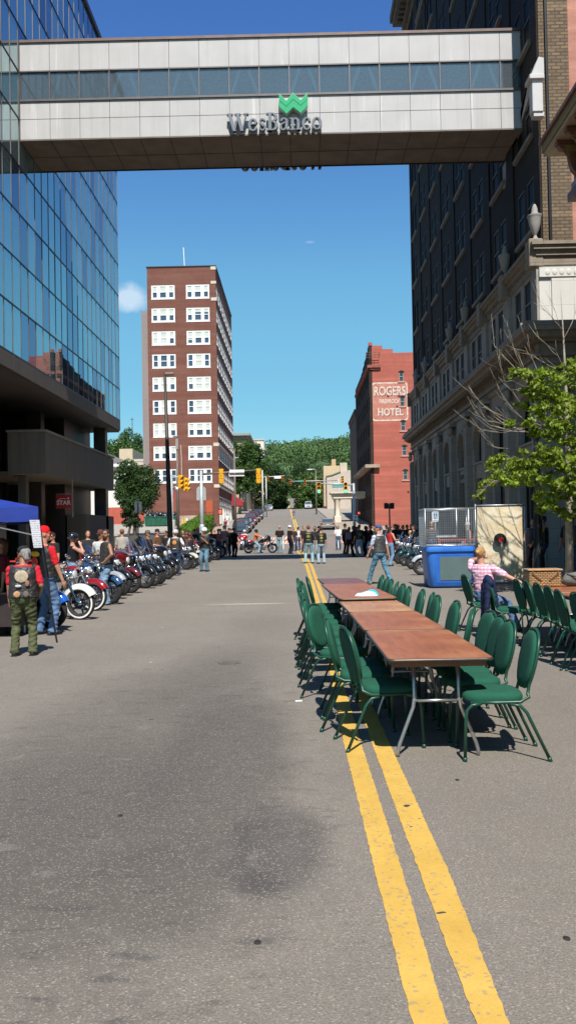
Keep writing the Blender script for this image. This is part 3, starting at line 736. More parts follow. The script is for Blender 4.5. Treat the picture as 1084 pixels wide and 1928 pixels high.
for y_ in (YB+.21, YB2-.4):
    for k in range(1, NP, 2):
        x = XA+(k+.5)*dp
        mb = MB()
        mb.beam((x-dp*.50, y_, ZW0-.1), (x-.16, y_, ZW1+.05), .15, .12); mb.beam((x+dp*.50, y_, ZW0-.1), (x+.16, y_, ZW1+.05), .15, .12)
        B(mb, 'brace', BRC, R)
for k in range(0, NP, 2):
    mb = MB(); mb.box(XA+k*dp+.1, XA+(k+1)*dp-.1, YB+1.3, YB+1.6, ZW1-.06, ZW1+.01); B(mb, 'ceiling_light', M((.8,.8,.78), .5), R)
mb = MB(); mb.box(XA, XB, YB+.0, YB2, ZBt-.03, ZBt+.03)
B(mb, 'soffit', SOF, R)
mb = MB()
for k in range(NP+1): mb.box(XA+k*dp-.012, XA+k*dp+.012, YB+.03, YB2-.05, ZBt-.036, ZBt-.031)
mb.box(XA, XB, (YB+YB2)/2-.012, (YB+YB2)/2+.012, ZBt-.042, ZBt-.037); mb.box(XA, XB, YB2-.14, YB2-.1, ZBt-.08, ZBt-.031)
B(mb, 'soffit_joints', M((.03,.025,.022), .9), R)
mb = MB(); mb.box(XA-.12, XA-.0, YB-.12, YB+.05, ZBt-.05, ZT+.02); B(mb, 'end_joint', M((.32,.29,.27), .7, 0, .2, 2), R)
mb = MB(); mb.box(XB, 9.26, YB+.4, YB2-.1, ZBt-.02, ZT-.4)
mb.prism([(YB-1.7, ZBt+1.55),(YB+.3, ZBt+.0),(YB2, ZBt-.25),(YB2, ZBt-1.25),(YB2-.35, ZBt-1.25),(YB2-.6, ZBt-.6),(YB-1.7,ZBt+.75)], XB-.1, 9.27, 'yz')
B(mb, 'end_joint', M((.32,.29,.27), .7, 0, .2, 2), R)
# serif sign letters drawn from strokes
def glyphs():
    S = {}
    class Gl:
        def __init__(s): s.q = []
        def st(s, p, q, w_):
            p, q = V3((p[0],p[1])), V3((q[0],q[1])); d = (q-p).normalized(); n = V3((-d.y, d.x))*w_/2; s.q.append([p-n, q-n, q+n, p+n]); return s
        def hs(s, p, q, w_):   # slanted stroke with level ends
            s.q.append([V3((p[0]-w_/2,p[1])), V3((q[0]-w_/2,q[1])), V3((q[0]+w_/2,q[1])), V3((p[0]+w_/2,p[1]))]); return s
        def sf(s, x, y, w_, h=.06): s.q.append([V3((x-w_/2,y-h/2)), V3((x+w_/2,y-h/2)), V3((x+w_/2,y+h/2)), V3((x-w_/2,y+h/2))]); return s
        def arc(s, cx, cy, rx, ry, a0, a1, side=.16, top=.06, n=18):
            for i in range(n):
                A = math.radians(a0+(a1-a0)*i/n); B2 = math.radians(a0+(a1-a0)*(i+1)/n); q = []
                for a in (A, B2):
                    wd = top+(side-top)*abs(math.cos(a))
                    q.append((V3((cx+rx*math.cos(a), cy+ry*math.sin(a))), V3((cx+(rx-wd)*math.cos(a), cy+(ry-wd)*math.sin(a)))))
                s.q.append([q[0][0], q[1][0], q[1][1], q[0][1]])
            return s
    S['W'] = (Gl().hs((.13,1),(.42,0),.19).hs((.68,1),(.42,0),.07).hs((.60,1),(.87,0),.19).hs((1.12,1),(.87,0),.07).sf(.15,.97,.34).sf(.62,.97,.34).sf(1.12,.97,.28), 1.22)
    S['e'] = (Gl().arc(.29,.34,.29,.36,20,330,.16,.07).sf(.29,.38,.40,.055), .62)
    S['s'] = (Gl().arc(.22,.51,.19,.185,20,250,.10,.07).arc(.22,.19,.20,.195,70,-150,.10,.07).st((.12,.42),(.33,.27),.13), .47)
    S['B'] = (Gl().sf(.2,.5,.19,1.0).sf(.2,.97,.40).sf(.2,.03,.40).arc(.34,.75,.30,.25,-90,90,.17,.06).arc(.34,.27,.34,.27,-90,90,.18,.06).sf(.3,.51,.2,.06), .76)
    S['a'] = (Gl().sf(.42,.33,.16,.54).arc(.27,.50,.23,.20,20,175,.15,.07).arc(.22,.20,.22,.215,75,330,.14,.06).st((.22,.41),(.42,.47),.06).sf(.50,.04,.16,.07), .60)
    S['n'] = (Gl().sf(.17,.33,.17,.68).sf(.15,.65,.30).sf(.17,.03,.32).arc(.34,.44,.25,.25,0,150,.16,.08).sf(.51,.23,.16,.46).sf(.52,.03,.30), .72)
    S['c'] = (Gl().arc(.29,.34,.29,.36,45,320,.17,.06).sf(.46,.52,.12,.12), .58)
    S['o'] = (Gl().arc(.30,.34,.30,.36,0,360,.17,.06,28), .64)
    return S
GL = glyphs()
def serif_text(s, height, width, depth):
    tot = sum(GL[c_][1] for c_ in s); kx = width/tot; mb = MB(); x = -width/2; e = 0
    for ch in s:
        gl, adv = GL[ch]
        for q in gl.q:
            e += 1; d_ = depth - (e % 7)*.0012
            pts = [(x+p.x*kx, p.y*height) for p in q]
            mb.prism(pts, -d_, .0)
        x += adv*kx
    return mb
SIGNG = M((.135,.15,.17), .45, .2, .08, 3)
xl, xr = at(428, 230, YB-.25).x, at(607, 230, YB-.25).x
zb, zt = at(520, 246, YB-.25).z, at(520, 213, YB-.25).z
sgn = link('sign', None, R); sgn.location = V3(((xl+xr)/2, YB, zb))-R.location
o = serif_text('WesBanco', zt-zb, xr-xl, .20).build('sign_letters', SIGNG, sgn); o.location = (0, -.12, 0); o.rotation_euler = (0, 0, 0)
Lx0, Lx1 = at(525.3, 195, YB-.3).x, at(579, 195, YB-.3).x; Lz0, Lz1 = at(552, 214.2, YB-.3).z, at(552, 176, YB-.3).z
def LG(u, v): return ((Lx0+(u-565)/243*(Lx1-Lx0)), Lz0+(242-v)/172*(Lz1-Lz0))
up = [(565,72),(627,135),(685,68),(748,132),(808,72)]; mid = [(565,130),(627,182),(685,122),(748,178),(808,122)]; lo = [(565,182),(627,242),(685,188),(748,240),(808,180)]
ox, oz = sgn.location.x+R.location.x, sgn.location.z
def zig(name, a, b_, y0, y1, mat, grow=0, dv=0):
    mb = MB()
    for i in range(4):
        q = [LG(a[i][0], a[i][1]-grow+dv), LG(a[i+1][0], a[i+1][1]-grow+dv), LG(b_[i+1][0], b_[i+1][1]+grow+dv), LG(b_[i][0], b_[i][1]+grow+dv)]
        mb.prism([(x-ox, z-oz) for x, z in q], y0, y1)
    mb.build(name, mat, sgn)
GRN = M((.01,.36,.14), .35, 0, .06)
zig('logo', up, [(u, v-3) for u, v in mid], -.34, -.2, GRN); zig('logo', [(u, v+4) for u, v in mid], lo, -.34, -.2, GRN)
zig('logo_edge', up, lo, -.32, -.12, M((.55,.75,.6), .4), 4)
s2 = link('sign', None, R); s2.location = V3(((xl+xr)/2+.25, YB2+.3, at(520,318,YB2+.3).z))-R.location
o = serif_text('WesBanco', zt-zb, xr-xl, .2).build('sign_letters', SIGNG, s2); o.rotation_euler = (0, 0, PI)

# ---- dark brick bank tower, right
XR, YA, YZ = 9.30, 32.4, 68.4
R = thing('bank_tower', 'tall shaded dark brick tower on a carved pale stone base with urns', 'building', (XR, YA, 0))
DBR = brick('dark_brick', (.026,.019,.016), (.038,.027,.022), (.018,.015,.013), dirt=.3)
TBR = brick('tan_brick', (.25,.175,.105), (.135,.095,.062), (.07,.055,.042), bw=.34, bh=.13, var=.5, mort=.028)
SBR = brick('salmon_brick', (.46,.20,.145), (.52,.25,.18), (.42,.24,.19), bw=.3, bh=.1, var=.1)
STW = stone('pale_stone', (.33,.305,.265), .45, (1.1,.55), .008, 1.1, stain=(.24,.19,.13), sa=.45)
STC = stone('cornice_stone', (.27,.22,.165), .6, (2,.5), .01, 1.6, stain=(.17,.11,.065), sa=.6)
NB = 8; bay = (YZ-YA)/NB; ZBR, ZTOP = 12.3, 41.5; fl = (ZTOP-ZBR)/8
holes = []; wins = []
for i in range(NB):
    for k in range(8):
        z = k*fl+.95
        for a in (1.05, 2.45):
            holes.append((i*bay+a, i*bay+a+1.0, z, z+2.05)); wins.append((YA+i*bay+a, ZBR+z))
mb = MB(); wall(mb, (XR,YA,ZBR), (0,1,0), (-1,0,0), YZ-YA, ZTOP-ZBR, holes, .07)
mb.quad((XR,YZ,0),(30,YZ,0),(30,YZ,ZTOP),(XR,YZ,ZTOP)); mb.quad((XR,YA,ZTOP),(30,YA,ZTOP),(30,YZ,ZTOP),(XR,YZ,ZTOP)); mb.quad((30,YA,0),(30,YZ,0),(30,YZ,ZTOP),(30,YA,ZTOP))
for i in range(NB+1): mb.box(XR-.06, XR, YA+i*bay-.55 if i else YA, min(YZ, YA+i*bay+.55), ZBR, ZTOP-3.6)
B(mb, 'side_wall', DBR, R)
mb = MB(); mb.box(0, .05, 0, 1.0, 0, 2.05); wme = mb.mesh('window', DARKWIN)
mb = MB(); mb.box(-.05, 0, 0, 1.0, 1.0, 1.06); mb.box(-.05,0,0,.06,0,2.05); mb.box(-.05,0,.94,1.0,0,2.05); mb.box(-.05,0,.06,.94,1.99,2.05); sme = mb.mesh('sash', M((.05,.045,.04), .5))
wins.sort(key=lambda q: q[0]+abs(q[1]-20)*.7)
for q in wins[:100]:
    o = put('window', wme, R, (XR+.06, q[0], q[1])); link('sash', sme, o)
mb = MB()
for q in wins[100:]: mb.box(XR+.06, XR+.11, q[0], q[0]+1, q[1], q[1]+2.05)
tag(B(mb, 'window_panes', DARKWIN, R), kind='stuff')
mb = MB(); mb.box(-.14, 0, 0, 2.7, 0, .16); sill = mb.mesh('sill', M((.20,.185,.16), .8, 0, .2, 3))
for i in range(NB):
    for k in range(8): put('sill', sill, R, (XR+.0, YA+i*bay+.9, ZBR+k*fl+.78))
mb = MB()
mb.quad((XR,YA,ZBR),(XR+.02,YA,ZBR),(XR+.02,YA,ZTOP),(XR,YA,ZTOP)); mb.box(XR+.35, XR+1.12, YA-.02, YA+.3, ZBR, ZTOP); mb.box(XR, XR+.22, YA-.0, YA+.3, ZBR, ZTOP); mb.box(XR+.22, XR+.35, YA+.12, YA+.3, ZBR, ZTOP)
B(mb, 'corner_pier', TBR, R)
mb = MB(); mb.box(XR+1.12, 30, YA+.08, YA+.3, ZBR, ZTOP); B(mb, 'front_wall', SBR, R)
mb = MB(); mb.beam((XR+.28, YA-.05, 12), (XR+.28, YA-.05, 41), .07); B(mb, 'downpipe', BLACKP, R)
# top cornice
mb = MB()
for (p_, z0, z1) in ((.18,ZTOP-3.6,ZTOP-3.25),(.10,ZTOP-.6,ZTOP-.3),(.35,ZTOP,ZTOP+.35),(1.0,ZTOP+.7,ZTOP+1.1),(1.2,ZTOP+1.1,ZTOP+1.7)):
    mb.box(XR-p_, 30, YA-p_, YZ+p_, z0, z1)
for i in range(52):
    y = YA+.3+i*(YZ-YA)/52; mb.box(XR-.85, XR-.02, y, y+.3, ZTOP+.35, ZTOP+.7)
mb.box(XR-.3, 30, YA-.3, YZ+.3, ZTOP+.35, ZTOP+.7)
B(mb, 'cornice', M((.13,.11,.09), .8, 0, .3, 1.5), R)
# stone base : attic storey, cornice, arcade
XS = XR-.22
aw = [(i*bay+a, i*bay+a+.95, .35, 2.05) for i in range(NB) for a in (1.05, 2.5)]
mb = MB(); wall(mb, (XS,YA-.22,9.2), (0,1,0), (-1,0,0), YZ-YA+.22, 2.2, [(a+.22,b_+.22,c_,d_) for a,b_,c_,d_ in aw], .08)
mb.quad((XS,YA-.22,9.2),(18,YA-.22,9.2),(18,YA-.22,11.4),(XS,YA-.22,11.4)); mb.quad((XS,YA-.22,11.4),(18,YA-.22,11.4),(18,YZ,11.4),(XS,YZ,11.4)); mb.quad((XS,YZ,0),(30,YZ,0),(30,YZ,11.4),(XS,YZ,11.4))
for i in range(NB+1):
    y = YA+i*bay; mb.box(XS-.12, XS, max(YA-.22,y-.45), min(YZ,y+.45), 9.2, 11.4)
B(mb, 'attic_wall', STW, R)
mb = MB(); mb.box(0, .05, 0, .95, 0, 1.7); wme2 = mb.mesh('window', DARKWIN)
mb = MB(); mb.box(-.04,0,0,.95,.82,.88); mb.box(-.04,0,0,.05,0,1.7); mb.box(-.04,0,.9,.95,0,1.7); sme2 = mb.mesh('sash', M((.16,.14,.12), .6))
for i in range(NB):
    for a in (1.05, 2.5):
        o = put('window', wme2, R, (XS+.06, YA+i*bay+a, 9.55)); link('sash', sme2, o)
mb = MB()
for p_, z0, z1 in ((.06,11.4,11.62),(.14,11.75,11.95),(.26,11.95,12.1),(.34,12.1,12.22)): mb.box(XS-p_, XR+.3, YA-.22-p_, YZ, z0, z1); mb.box(XR+.3, 18, YA-.22-p_, YA+.3, z0, z1)
mb.box(XS, XR+.3, YA-.22, YZ, 11.62, 11.75)
mb.box(XR+.3, 18, YA-.22, YA+.3, 11.62, 11.75)
for i in range(120): mb.box(XS-.1, XS, YA+.1+i*.3, YA+.22+i*.3, 11.63, 11.745)
for i in range(NB+1):
    y = YA+i*bay; mb.box(XS-.38, XR-.07, y-.30, min(YZ, y+.30), 11.35, 12.40, .03)
B(mb, 'belt_course', STC, R)
URN = stone('urn_stone', (.33,.31,.28), .3, (5,5), .001, sa=.2)
for yy in (32.55, 37.3, 46.2, 50.9, 61.0, 65.6):
    mb = MB(); mb.lathe([(r_*.8, h_*.68) for r_, h_ in [(.20,0),(.20,.12),(.11,.18),(.07,.32),(.10,.40),(.20,.62),(.27,.95),(.31,1.25),(.33,1.34),(.35,1.38),(.35,1.45),(.2,1.5),(.15,1.62),(.13,1.85),(.06,2.05),(0,2.1)]], (XS-.02, yy, 12.42), n=16)
    B(mb, 'urn', URN, R, 40)
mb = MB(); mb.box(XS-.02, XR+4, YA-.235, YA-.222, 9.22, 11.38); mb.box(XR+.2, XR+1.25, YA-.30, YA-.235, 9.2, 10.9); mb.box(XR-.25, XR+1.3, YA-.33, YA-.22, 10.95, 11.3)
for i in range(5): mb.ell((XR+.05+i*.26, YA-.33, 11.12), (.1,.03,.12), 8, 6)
B(mb, 'corner_relief', stone('sunlit_corner_stone', (.62,.60,.55), .15, (1.6,.9), .006, 1.0, sa=.08), R)  # brighter copy of the base stone, sunlight on the south corner painted into its colour
mb = MB()
for p_, z0, z1 in ((.10,7.75,8.0),(.20,8.0,8.15),(.14,8.15,8.5),(.35,8.5,8.65),(.62,8.65,8.85),(.78,8.85,9.05),(.70,9.05,9.2)): mb.box(XS-p_, 18, YA-.22-p_, YZ+p_*.6, z0, z1)
for i in range(90): mb.box(XS-.55, XS-.3, YA-.1+i*.4, YA+.06+i*.4, 8.5, 8.66)
for i in range(18):
    y = YA+.6+i*2.0; mb.ell((XS-.5, y, 9.28), (.07,.16,.2), 8, 6)
for i in range(60):      # carved scrolls along the frieze
    y = YA+.3+i*.6; mb.tube([(XS-.17, y+.16*math.cos(a)*(1-a/9), 8.32+.13*math.sin(a)*(1-a/9)) for a in [q*.8 for q in range(9)]], .03, 4)
B(mb, 'cornice', STC, R)
# arcade
mb = MB(); hol = []
for i in range(NB): hol.append((i*bay+1.05+.22, i*bay+3.45+.22, .5, 6.95))
wall(mb, (XS,YA-.22,0), (0,1,0), (-1,0,0), YZ-YA+.22, 7.75, hol, .32)
mb.quad((XS,YA-.22,0),(18,YA-.22,0),(18,YA-.22,7.75),(XS,YA-.22,7.75))
for i in range(NB):
    yc, r = YA+i*bay+2.25, 1.2; zs = 5.75
    for q in range(12):
        a, b_ = PI*q/12, PI*(q+1)/12; ya_, za_ = yc+r*math.cos(a), zs+r*math.sin(a); yb2, zb2 = yc+r*math.cos(b_), zs+r*math.sin(b_)
        mb.quad((XS+.004,ya_,za_),(XS+.004,yb2,zb2),(XS+.004,yb2,6.951),(XS+.004,ya_,6.951)); mb.quad((XS+.004,ya_,za_),(XS+.004,yb2,zb2),(XS+.3,yb2,zb2),(XS+.3,ya_,za_))
    pts = [(XS-.03, yc+1.3*math.cos(PI*q/14), zs+1.3*math.sin(PI*q/14)) for q in range(15)]; mb.tube(pts, .07, 6)
    mb.box(XS+.08, XS+.3, yc-1.2, yc+1.2, 4.25, 4.95)
    mb.box(XS-.02, XS+.3, yc-1.25, yc+1.25, 4.95, 5.05)
B(mb, 'arcade_wall', STW, R)
for i in range(NB):
    yc = YA+i*bay+2.25
    mb = MB(); mb.box(XS+.27, XS+.3, yc-1.2, yc+1.2, 5.05, 6.95); B(mb, 'arch_window', DARKWIN, R)
    mb = MB(); mb.box(XS+.28, XS+.3, yc-1.2, yc+1.2, .5, 4.25); o = B(mb, 'lower_window', DARKWIN, R)
    mb = MB()
    for q in (-.4, .4): mb.box(XS+.2, XS+.28, yc+q-.04, yc+q+.04, .5, 4.25)
    mb.build('frame', M((.09,.08,.07), .6), o)
for i in range(NB+1):
    y = YA+i*bay; mb = MB()
    mb.box(XS-.30, XS, max(YA-.3, y-.55), min(YZ+.1, y+.55), 0, .9, .03); mb.box(XS-.24, XS, max(YA-.26, y-.45), min(YZ+.05, y+.45), .9, 7.0)
    for s in (-1, 1):
        mb.box(XS-.27, XS-.24, max(YA-.2, y-.38), min(YZ, y-.30), 1.0, 6.9) if s < 0 else mb.box(XS-.27, XS-.24, y+.22, min(YZ+.04, y+.38), 1.0, 6.9)
    mb.box(XS-.36, XS, max(YA-.34, y-.6), min(YZ+.1, y+.6), 7.55, 7.74)
    for s in (-1, 0, 1): mb.ell((XS-.24, min(YZ, max(YA-.1, y+s*.36)), 7.3), (.14,.2,.26), 8, 6)
    B(mb, 'pilaster', STW, R)
text_obj('lettering', 'CENTRAL UNION', M((.10,.09,.08), .7), R, V3((XS+.07, YA+3*bay+2.25, 4.45))-R.location, .36, 'W', .006, .006, .78)
mb = MB(); mb.box(8.85, 9.24, 31.7, 32.15, 16.95, 18.2, .02); mb.prism([(8.78,18.2),(9.28,18.2),(9.28,18.9),(9.1,18.95)], 31.65, 32.2, 'xz'); mb.box(8.74, 9.28, 31.6, 32.3, 18.12, 18.3, .02); mb.box(8.9, 9.28, 31.75, 32.1, 16.8, 16.95)
B(mb, 'corner_pedestal', M((.50,.485,.47), .7, 0, .06, 2), R)

# ---- near right building with the bracketed cornice
R = thing('corner_building', 'dark red brick building with a bracketed yellow and brown cornice at the right edge', 'building', (8.75, 27.6, 0))
ev = at(1021, 286, 28.2); XN = ev.x+.85; DZN = ev.z-13.52
mb = MB(); mb.box(XN, 24, -30, 27.6, 0, 12.6+DZN); B(mb, 'wall', brick('deep_red_brick', (.10,.028,.02), (.13,.04,.028), (.07,.03,.025)), R)
CRM = M((.42,.33,.22), .6, 0, .15, 3); RED = M((.16,.045,.035), .5, 0, .15, 3); OLV = M((.22,.16,.06), .6, 0, .15, 3); BLU = M((.25,.28,.33), .6, 0, .1, 3)
mb = MB(); mb.box(XN-.12, 24, -30, 27.7, 11.95+DZN, 12.25+DZN); B(mb, 'blue_moulding', BLU, R)
mb = MB(); mb.box(XN-.05, 24, -30, 27.63, 12.25+DZN, 13.4+DZN); mb.box(XN-.22, 24, -30, 27.8, 11.7+DZN, 11.95+DZN); B(mb, 'frieze', RED, R)
mb = MB(); mb.box(XN-.80, 24, -30, 28.3, 13.4+DZN, 13.52+DZN); B(mb, 'eave_soffit', CRM, R)
mb = MB(); mb.box(XN-.85, 24, -30, 28.35, 13.52+DZN, 13.8+DZN); B(mb, 'eave_fascia', OLV, R)
mb = MB(); mb.box(XN-.93, 24, -30, 28.43, 13.8+DZN, 13.92+DZN); B(mb, 'gutter', RED, R)
prof = [(x_*.72, z_) for x_, z_ in [(0,0),(0,1.1),(-.85,1.1),(-.88,.95),(-.75,.85),(-.55,.82),(-.42,.65),(-.38,.42),(-.30,.22),(-.14,.08)]]
mb = MB(); mb.prism([(x, z) for x, z in prof], -.12, .12); mb.box(-.68, 0, -.15, .15, 1.0, 1.1); bm_ = mb.mesh('bracket', M((.17,.065,.035), .5, 0, .2, 4))
mb = MB(); mb.prism([(x*.85-.02, z*.8+.2) for x, z in prof], -.05, .05); 
for y in [27.2-i*.95 for i in range(14)]:
    o = put('bracket', bm_, R, (XN-.05, y, 12.28+DZN))
    mb = MB(); mb.tube([(-.52,0,.97),(-.58,0,.9),(-.45,0,.82),(-.33,0,.7),(-.27,0,.4),(-.16,0,.2)], .03, 5); mb.box(-.42,-.08,-.125,-.12,.75,.95)
    if y > 24: mb.build('scroll', OLV, o)

# ---- red brick loft tower, centre left
YM = 122.0
XMR, XML = at(409.5, 750, YM).x, at(280, 750, YM).x
zM = lambda py: at(345, py, YM).z
ZMT = zM(502.5)
R = thing('brick_tower', 'tall narrow red brown brick tower with white triple windows at the foot of the hill', 'building', (XMR, YM, 2))
MBK = brick('red_brown_brick', (.225,.080,.056), (.185,.066,.047), (.20,.125,.095), dirt=.6, var=.35, scale=.35)
YMN = 151.0
wz = [(zM(561.8+43.35*k), zM(536+43.35*k)) for k in range(9)]
cols = [(at(285, 549, YM).x, at(329, 549, YM).x), (at(350.3, 549, YM).x, at(394, 549, YM).x)]
dxl = lambda c_: (cols[c_][0], cols[c_][1])
mb = MB(); hol = [(a-XML, b_-XML, z0, z1) for (a, b_) in cols for (z0, z1) in wz]
wall(mb, (XML,YM,0), (1,0,0), (0,-1,0), XMR-XML, ZMT, hol, .15)
nE = 9; be = (YMN-YM)/nE; holE = [(i*be+.45, i*be+2.85, z0, z1) for i in range(nE) for (z0, z1) in wz] + [(i*be+.4, i*be+2.9, 2.9, 6.9) for i in range(nE)]
wall(mb, (XMR,YM,0), (0,1,0), (1,0,0), YMN-YM, ZMT, holE, .12)
mb.quad((XML,YM,0),(XML,YMN,0),(XML,YMN,ZMT),(XML,YM,ZMT)); mb.quad((XML,YMN,0),(XMR,YMN,0),(XMR,YMN,ZMT),(XML,YMN,ZMT)); mb.quad((XML,YM,ZMT-.5),(XMR,YM,ZMT-.5),(XMR,YMN,ZMT-.5),(XML,YMN,ZMT-.5))
B(mb, 'wall', MBK, R)
mb = MB(); mb.box(XML-.1, XMR+.1, YM-.1, YM+.2, ZMT, ZMT+.13); mb.box(XMR-.2, XMR+.1, YM+.2, YMN, ZMT, ZMT+.13); mb.box(XML-.1, XML+.2, YM+.2, YMN, ZMT, ZMT+.13); B(mb, 'coping', M((.04,.025,.03), .5), R)
zc = lambda py: at(406, py, YM).z; LIM = M((.58,.50,.40), .8, 0, .12, 2)
for a, b_ in ((500.5,507.5),(529,534),(560,566),(833.5,840),(912,918)): mb = MB(); mb.box(XMR-.68, XMR+.06, YM-.06, YM+.3, zc(b_), zc(a)); B(mb, 'corner_stone', LIM, R)
for a, b_ in ((834,838),(913,917.5)): mb = MB(); mb.box(XMR, XMR+.12, YM+.3, YMN, zc(b_), zc(a)); B(mb, 'belt_course', LIM, R)
W_ = cols[0][1]-cols[0][0]; H_ = wz[0][1]-wz[0][0]; WF = M((.80,.79,.76), .5, 0, .04); BLIND = M((.52,.56,.50), .7, 0, .08, 3); BG2 = glass_mirror('loft_glass', (.08,.12,.17), refl=.35, wob=.001)
bays3 = [(.10,.44,.0),(.36,.62,.0)]
px3 = [(.065,.235),(.375,.625),(.765,.935)]
mb = MB(); hh = [(a*W_, b_*W_, H_*.10, H_*.47) for a, b_ in px3] + [(a*W_, b_*W_, H_*.52, H_*.90) for a, b_ in px3]
wall(mb, (0,-.0,0), (1,0,0), (0,-1,0), W_, H_, hh, .08); mb.box(-.03, W_+.03, -.07, 0, -.10, .0); frm = mb.mesh('window', WF)
mb = MB(); mb.box(0, W_, .085, .095, 0, H_); gme = mb.mesh('pane', BG2)
rg = random.Random(8)
blinds = [[(1,0),(1,0),(1,0)],[(1,0),(1,0),(1,0)],[(1,0),(1,0),(1,0)],[(1,0),(.6,0),(.6,0)],[(1,1),(1,1),(1,0)],[(1,.4),(1,0),(1,0)],[(0,0),(0,0),(0,0)],[(0,0),(1,1),(0,0)],[(1,0),(1,1),(1,0)],[(1,0),(1,1),(1,1)],[(0,0),(1,1),(0,0)],[(0,.0),(1,1),(1,1)],[(1,1),(1,1),(1,0)],[(1,0),(1,0),(1,0)],[(1,0),(1,0),(1,0)],[(1,.5),(1,0),(1,0)],[(0,0),(0,0),(0,0)],[(0,0),(0,0),(0,0)]]
n_ = 0
for k, (z0, z1) in enumerate(wz):
    for c_, (a, b_) in enumerate(cols):
        o = put('window', frm, R, (a, YM+.03, z0)); link('pane', gme, o); mb = MB()
        for (pa, pb), (t_, b2) in zip(px3, blinds[n_]):
            if t_: mb.box(pa*W_-.02, pb*W_+.02, .06, .08, H_*(.90-.38*t_), H_*.9)
            if b2: mb.box(pa*W_-.02, pb*W_+.02, .06, .08, H_*(.47-.37*b2), H_*.47)
        if mb.v: mb.build('blind', BLIND, o)
        n_ += 1
We = 2.4; mb = MB(); hh = [(.12+q*.78, .12+q*.78+.6, H_*.07, H_*.48) for q in range(3)]+[(.12+q*.78, .12+q*.78+.6, H_*.52, H_*.93) for q in range(3)]
wall(mb, (0,0,0), (0,1,0), (1,0,0), We, H_, hh, .08); mb.box(0, .08, -.02, We+.02, -.1, 0)
mb.mi = 1; mb.box(-.1, -.09, 0, We, 0, H_); mb.mi = 2; mb.box(-.08, -.07, 0, We, H_*.45, H_*.93); fe = mb.mesh('window', [WF, BG2, BLIND])
for i in range(nE):
    for k, (z0, z1) in enumerate(wz): put('window', fe, R, (XMR-.02, YM+i*be+.45, z0))
for i in range(nE):
    mb = MB(); wall(mb, (XMR,YM+i*be+.4,2.9), (0,1,0), (1,0,0), 2.5, 4.0, [(.12,.8,.15,2.7),(.9,1.6,.15,2.7),(1.7,2.4,.15,2.7),(.12,2.4,2.85,3.85)], .06); mb.mi = 1; mb.box(XMR-.1, XMR-.09, YM+i*be+.4, YM+i*be+2.9, 2.9, 6.9)
    B(mb, 'shop_window', [WF, BG2], R)
mb = MB(); xa, xb = at(268, 750, YM+2).x, XML; mb.box(xa, XML+.0, YM+2.2, YM+20, 0, at(275, 585, YM+2).z); B(mb, 'stair_shaft', stone('grey_shaft', (.27,.225,.215), .3, (50,3), .01, sa=.1), R)
xd0, xd1 = at(388, 955, YM).x, at(400.5, 955, YM).x
mb = MB(); mb.box(xd0, xd1, YM-.07, YM, zM(971), zM(943)); dr_ = B(mb, 'door', M((.42,.085,.03), .5, 0, .1), R)
mb = MB(); mb.ell((xd0+.12, YM-.12, zM(958)), (.05,.05,.05), 8, 6); mb.build('handle', STEEL, dr_)
mb = MB(); mb.box(at(318,930,YM).x, at(322,930,YM).x, YM-.05, YM, zM(965), zM(927)); mb.box(at(325,930,YM).x, at(329.5,930,YM).x, YM-.05, YM, zM(965), zM(927)); B(mb, 'side_door', M((.32,.05,.03), .6), R)
mb = MB(); mb.box(at(337,975,YM).x, xd0-.8, YM-.35, YM-.0, 1.5, zM(971)); B(mb, 'plinth', M((.42,.29,.23), .8, 0, .25, 1.5), R)
mb = MB()
for k in range(7): mb.box(xd0-.2, xd1+.5, YM-2.6+k*.34, YM-.36, 2.0+k*.2-.35, 2.2+k*.2-.35)
for k in range(12): mb.beam((xd0-.6+k*.18, YM-2.65, 2.0), (xd0-.6+k*.18, YM-2.65, 4.6), .04)
mb.beam((xd0-.6, YM-2.65, 4.6), (xd0+1.4, YM-2.65, 4.6), .06); B(mb, 'entry_stair', M((.03,.03,.032), .5), R)
mb = MB(); p0, p1 = at(349, 502, YM+8), at(345.5, 466, YM+8); mb.tube([(p0.x, YM+8, ZMT-.4), p1], .07, 6); B(mb, 'roof_pole', WHITE, R)
mb = MB(); yq = 147.5; mb.prism([(XMR+.02,8.2),(XMR+1.9,6.9),(XMR+1.9,6.2),(XMR+.02,6.2)], yq-3, yq+3, 'xz'); B(mb, 'awning', M((.34,.02,.035), .7), R)
mb = MB(); p0 = at(340.5, 838, YM-.15); p1 = at(342, 896, YM-.15); mb.tube([p0, p0.lerp(p1,.5)+V3((.05,0,0)), p1], .045, 5); B(mb, 'cable', M((.6,.5,.45), .6), R)

# ---- old red hotel, right of the hill street
YH = 116.0; XHL = at(697, 760, YH).x; XHR = 21.0; zH = lambda py: at(740, py, YH).z
R = thing('old_hotel', 'painted salmon red brick hotel with stepped parapet and faded wall sign', 'building', (XHL, YH, 1.9))
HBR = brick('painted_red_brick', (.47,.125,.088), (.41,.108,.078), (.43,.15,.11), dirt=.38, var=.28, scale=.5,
            streak=lambda t, v, cc: mixc(t, mapr(t, noise(t, 1.3, 7, v, .7), .50, .60, 0, .9), cc, (.56,.36,.30)) if False else cc)
xp = lambda px, py=700: at(px, py, YH).x
wH = [(xp(757.2+ (755-709)*0), zH(720), zH(700))]
rows = [(708.5,755),(755.5,757),(801.5,758.5),(848,761),(894,762.8)]
hol = []; wl = []
for cy, cx in rows:
    x0, x1, z0, z1 = at(cx,cy,YH).x-.30, at(cx,cy,YH).x+.30, at(cx,cy+9.5,YH).z, at(cx,cy-9.5,YH).z; hol.append((x0-XHL, x1-XHL, z0, z1)); wl.append((x0, x1, z0, z1))
ZA, ZB_, ZC, ZD = zH(664), zH(657), zH(650), zH(644)
mb = MB(); wall(mb, (XHL,YH,0), (1,0,0), (0,-1,0), XHR-XHL, ZA, hol, .18)
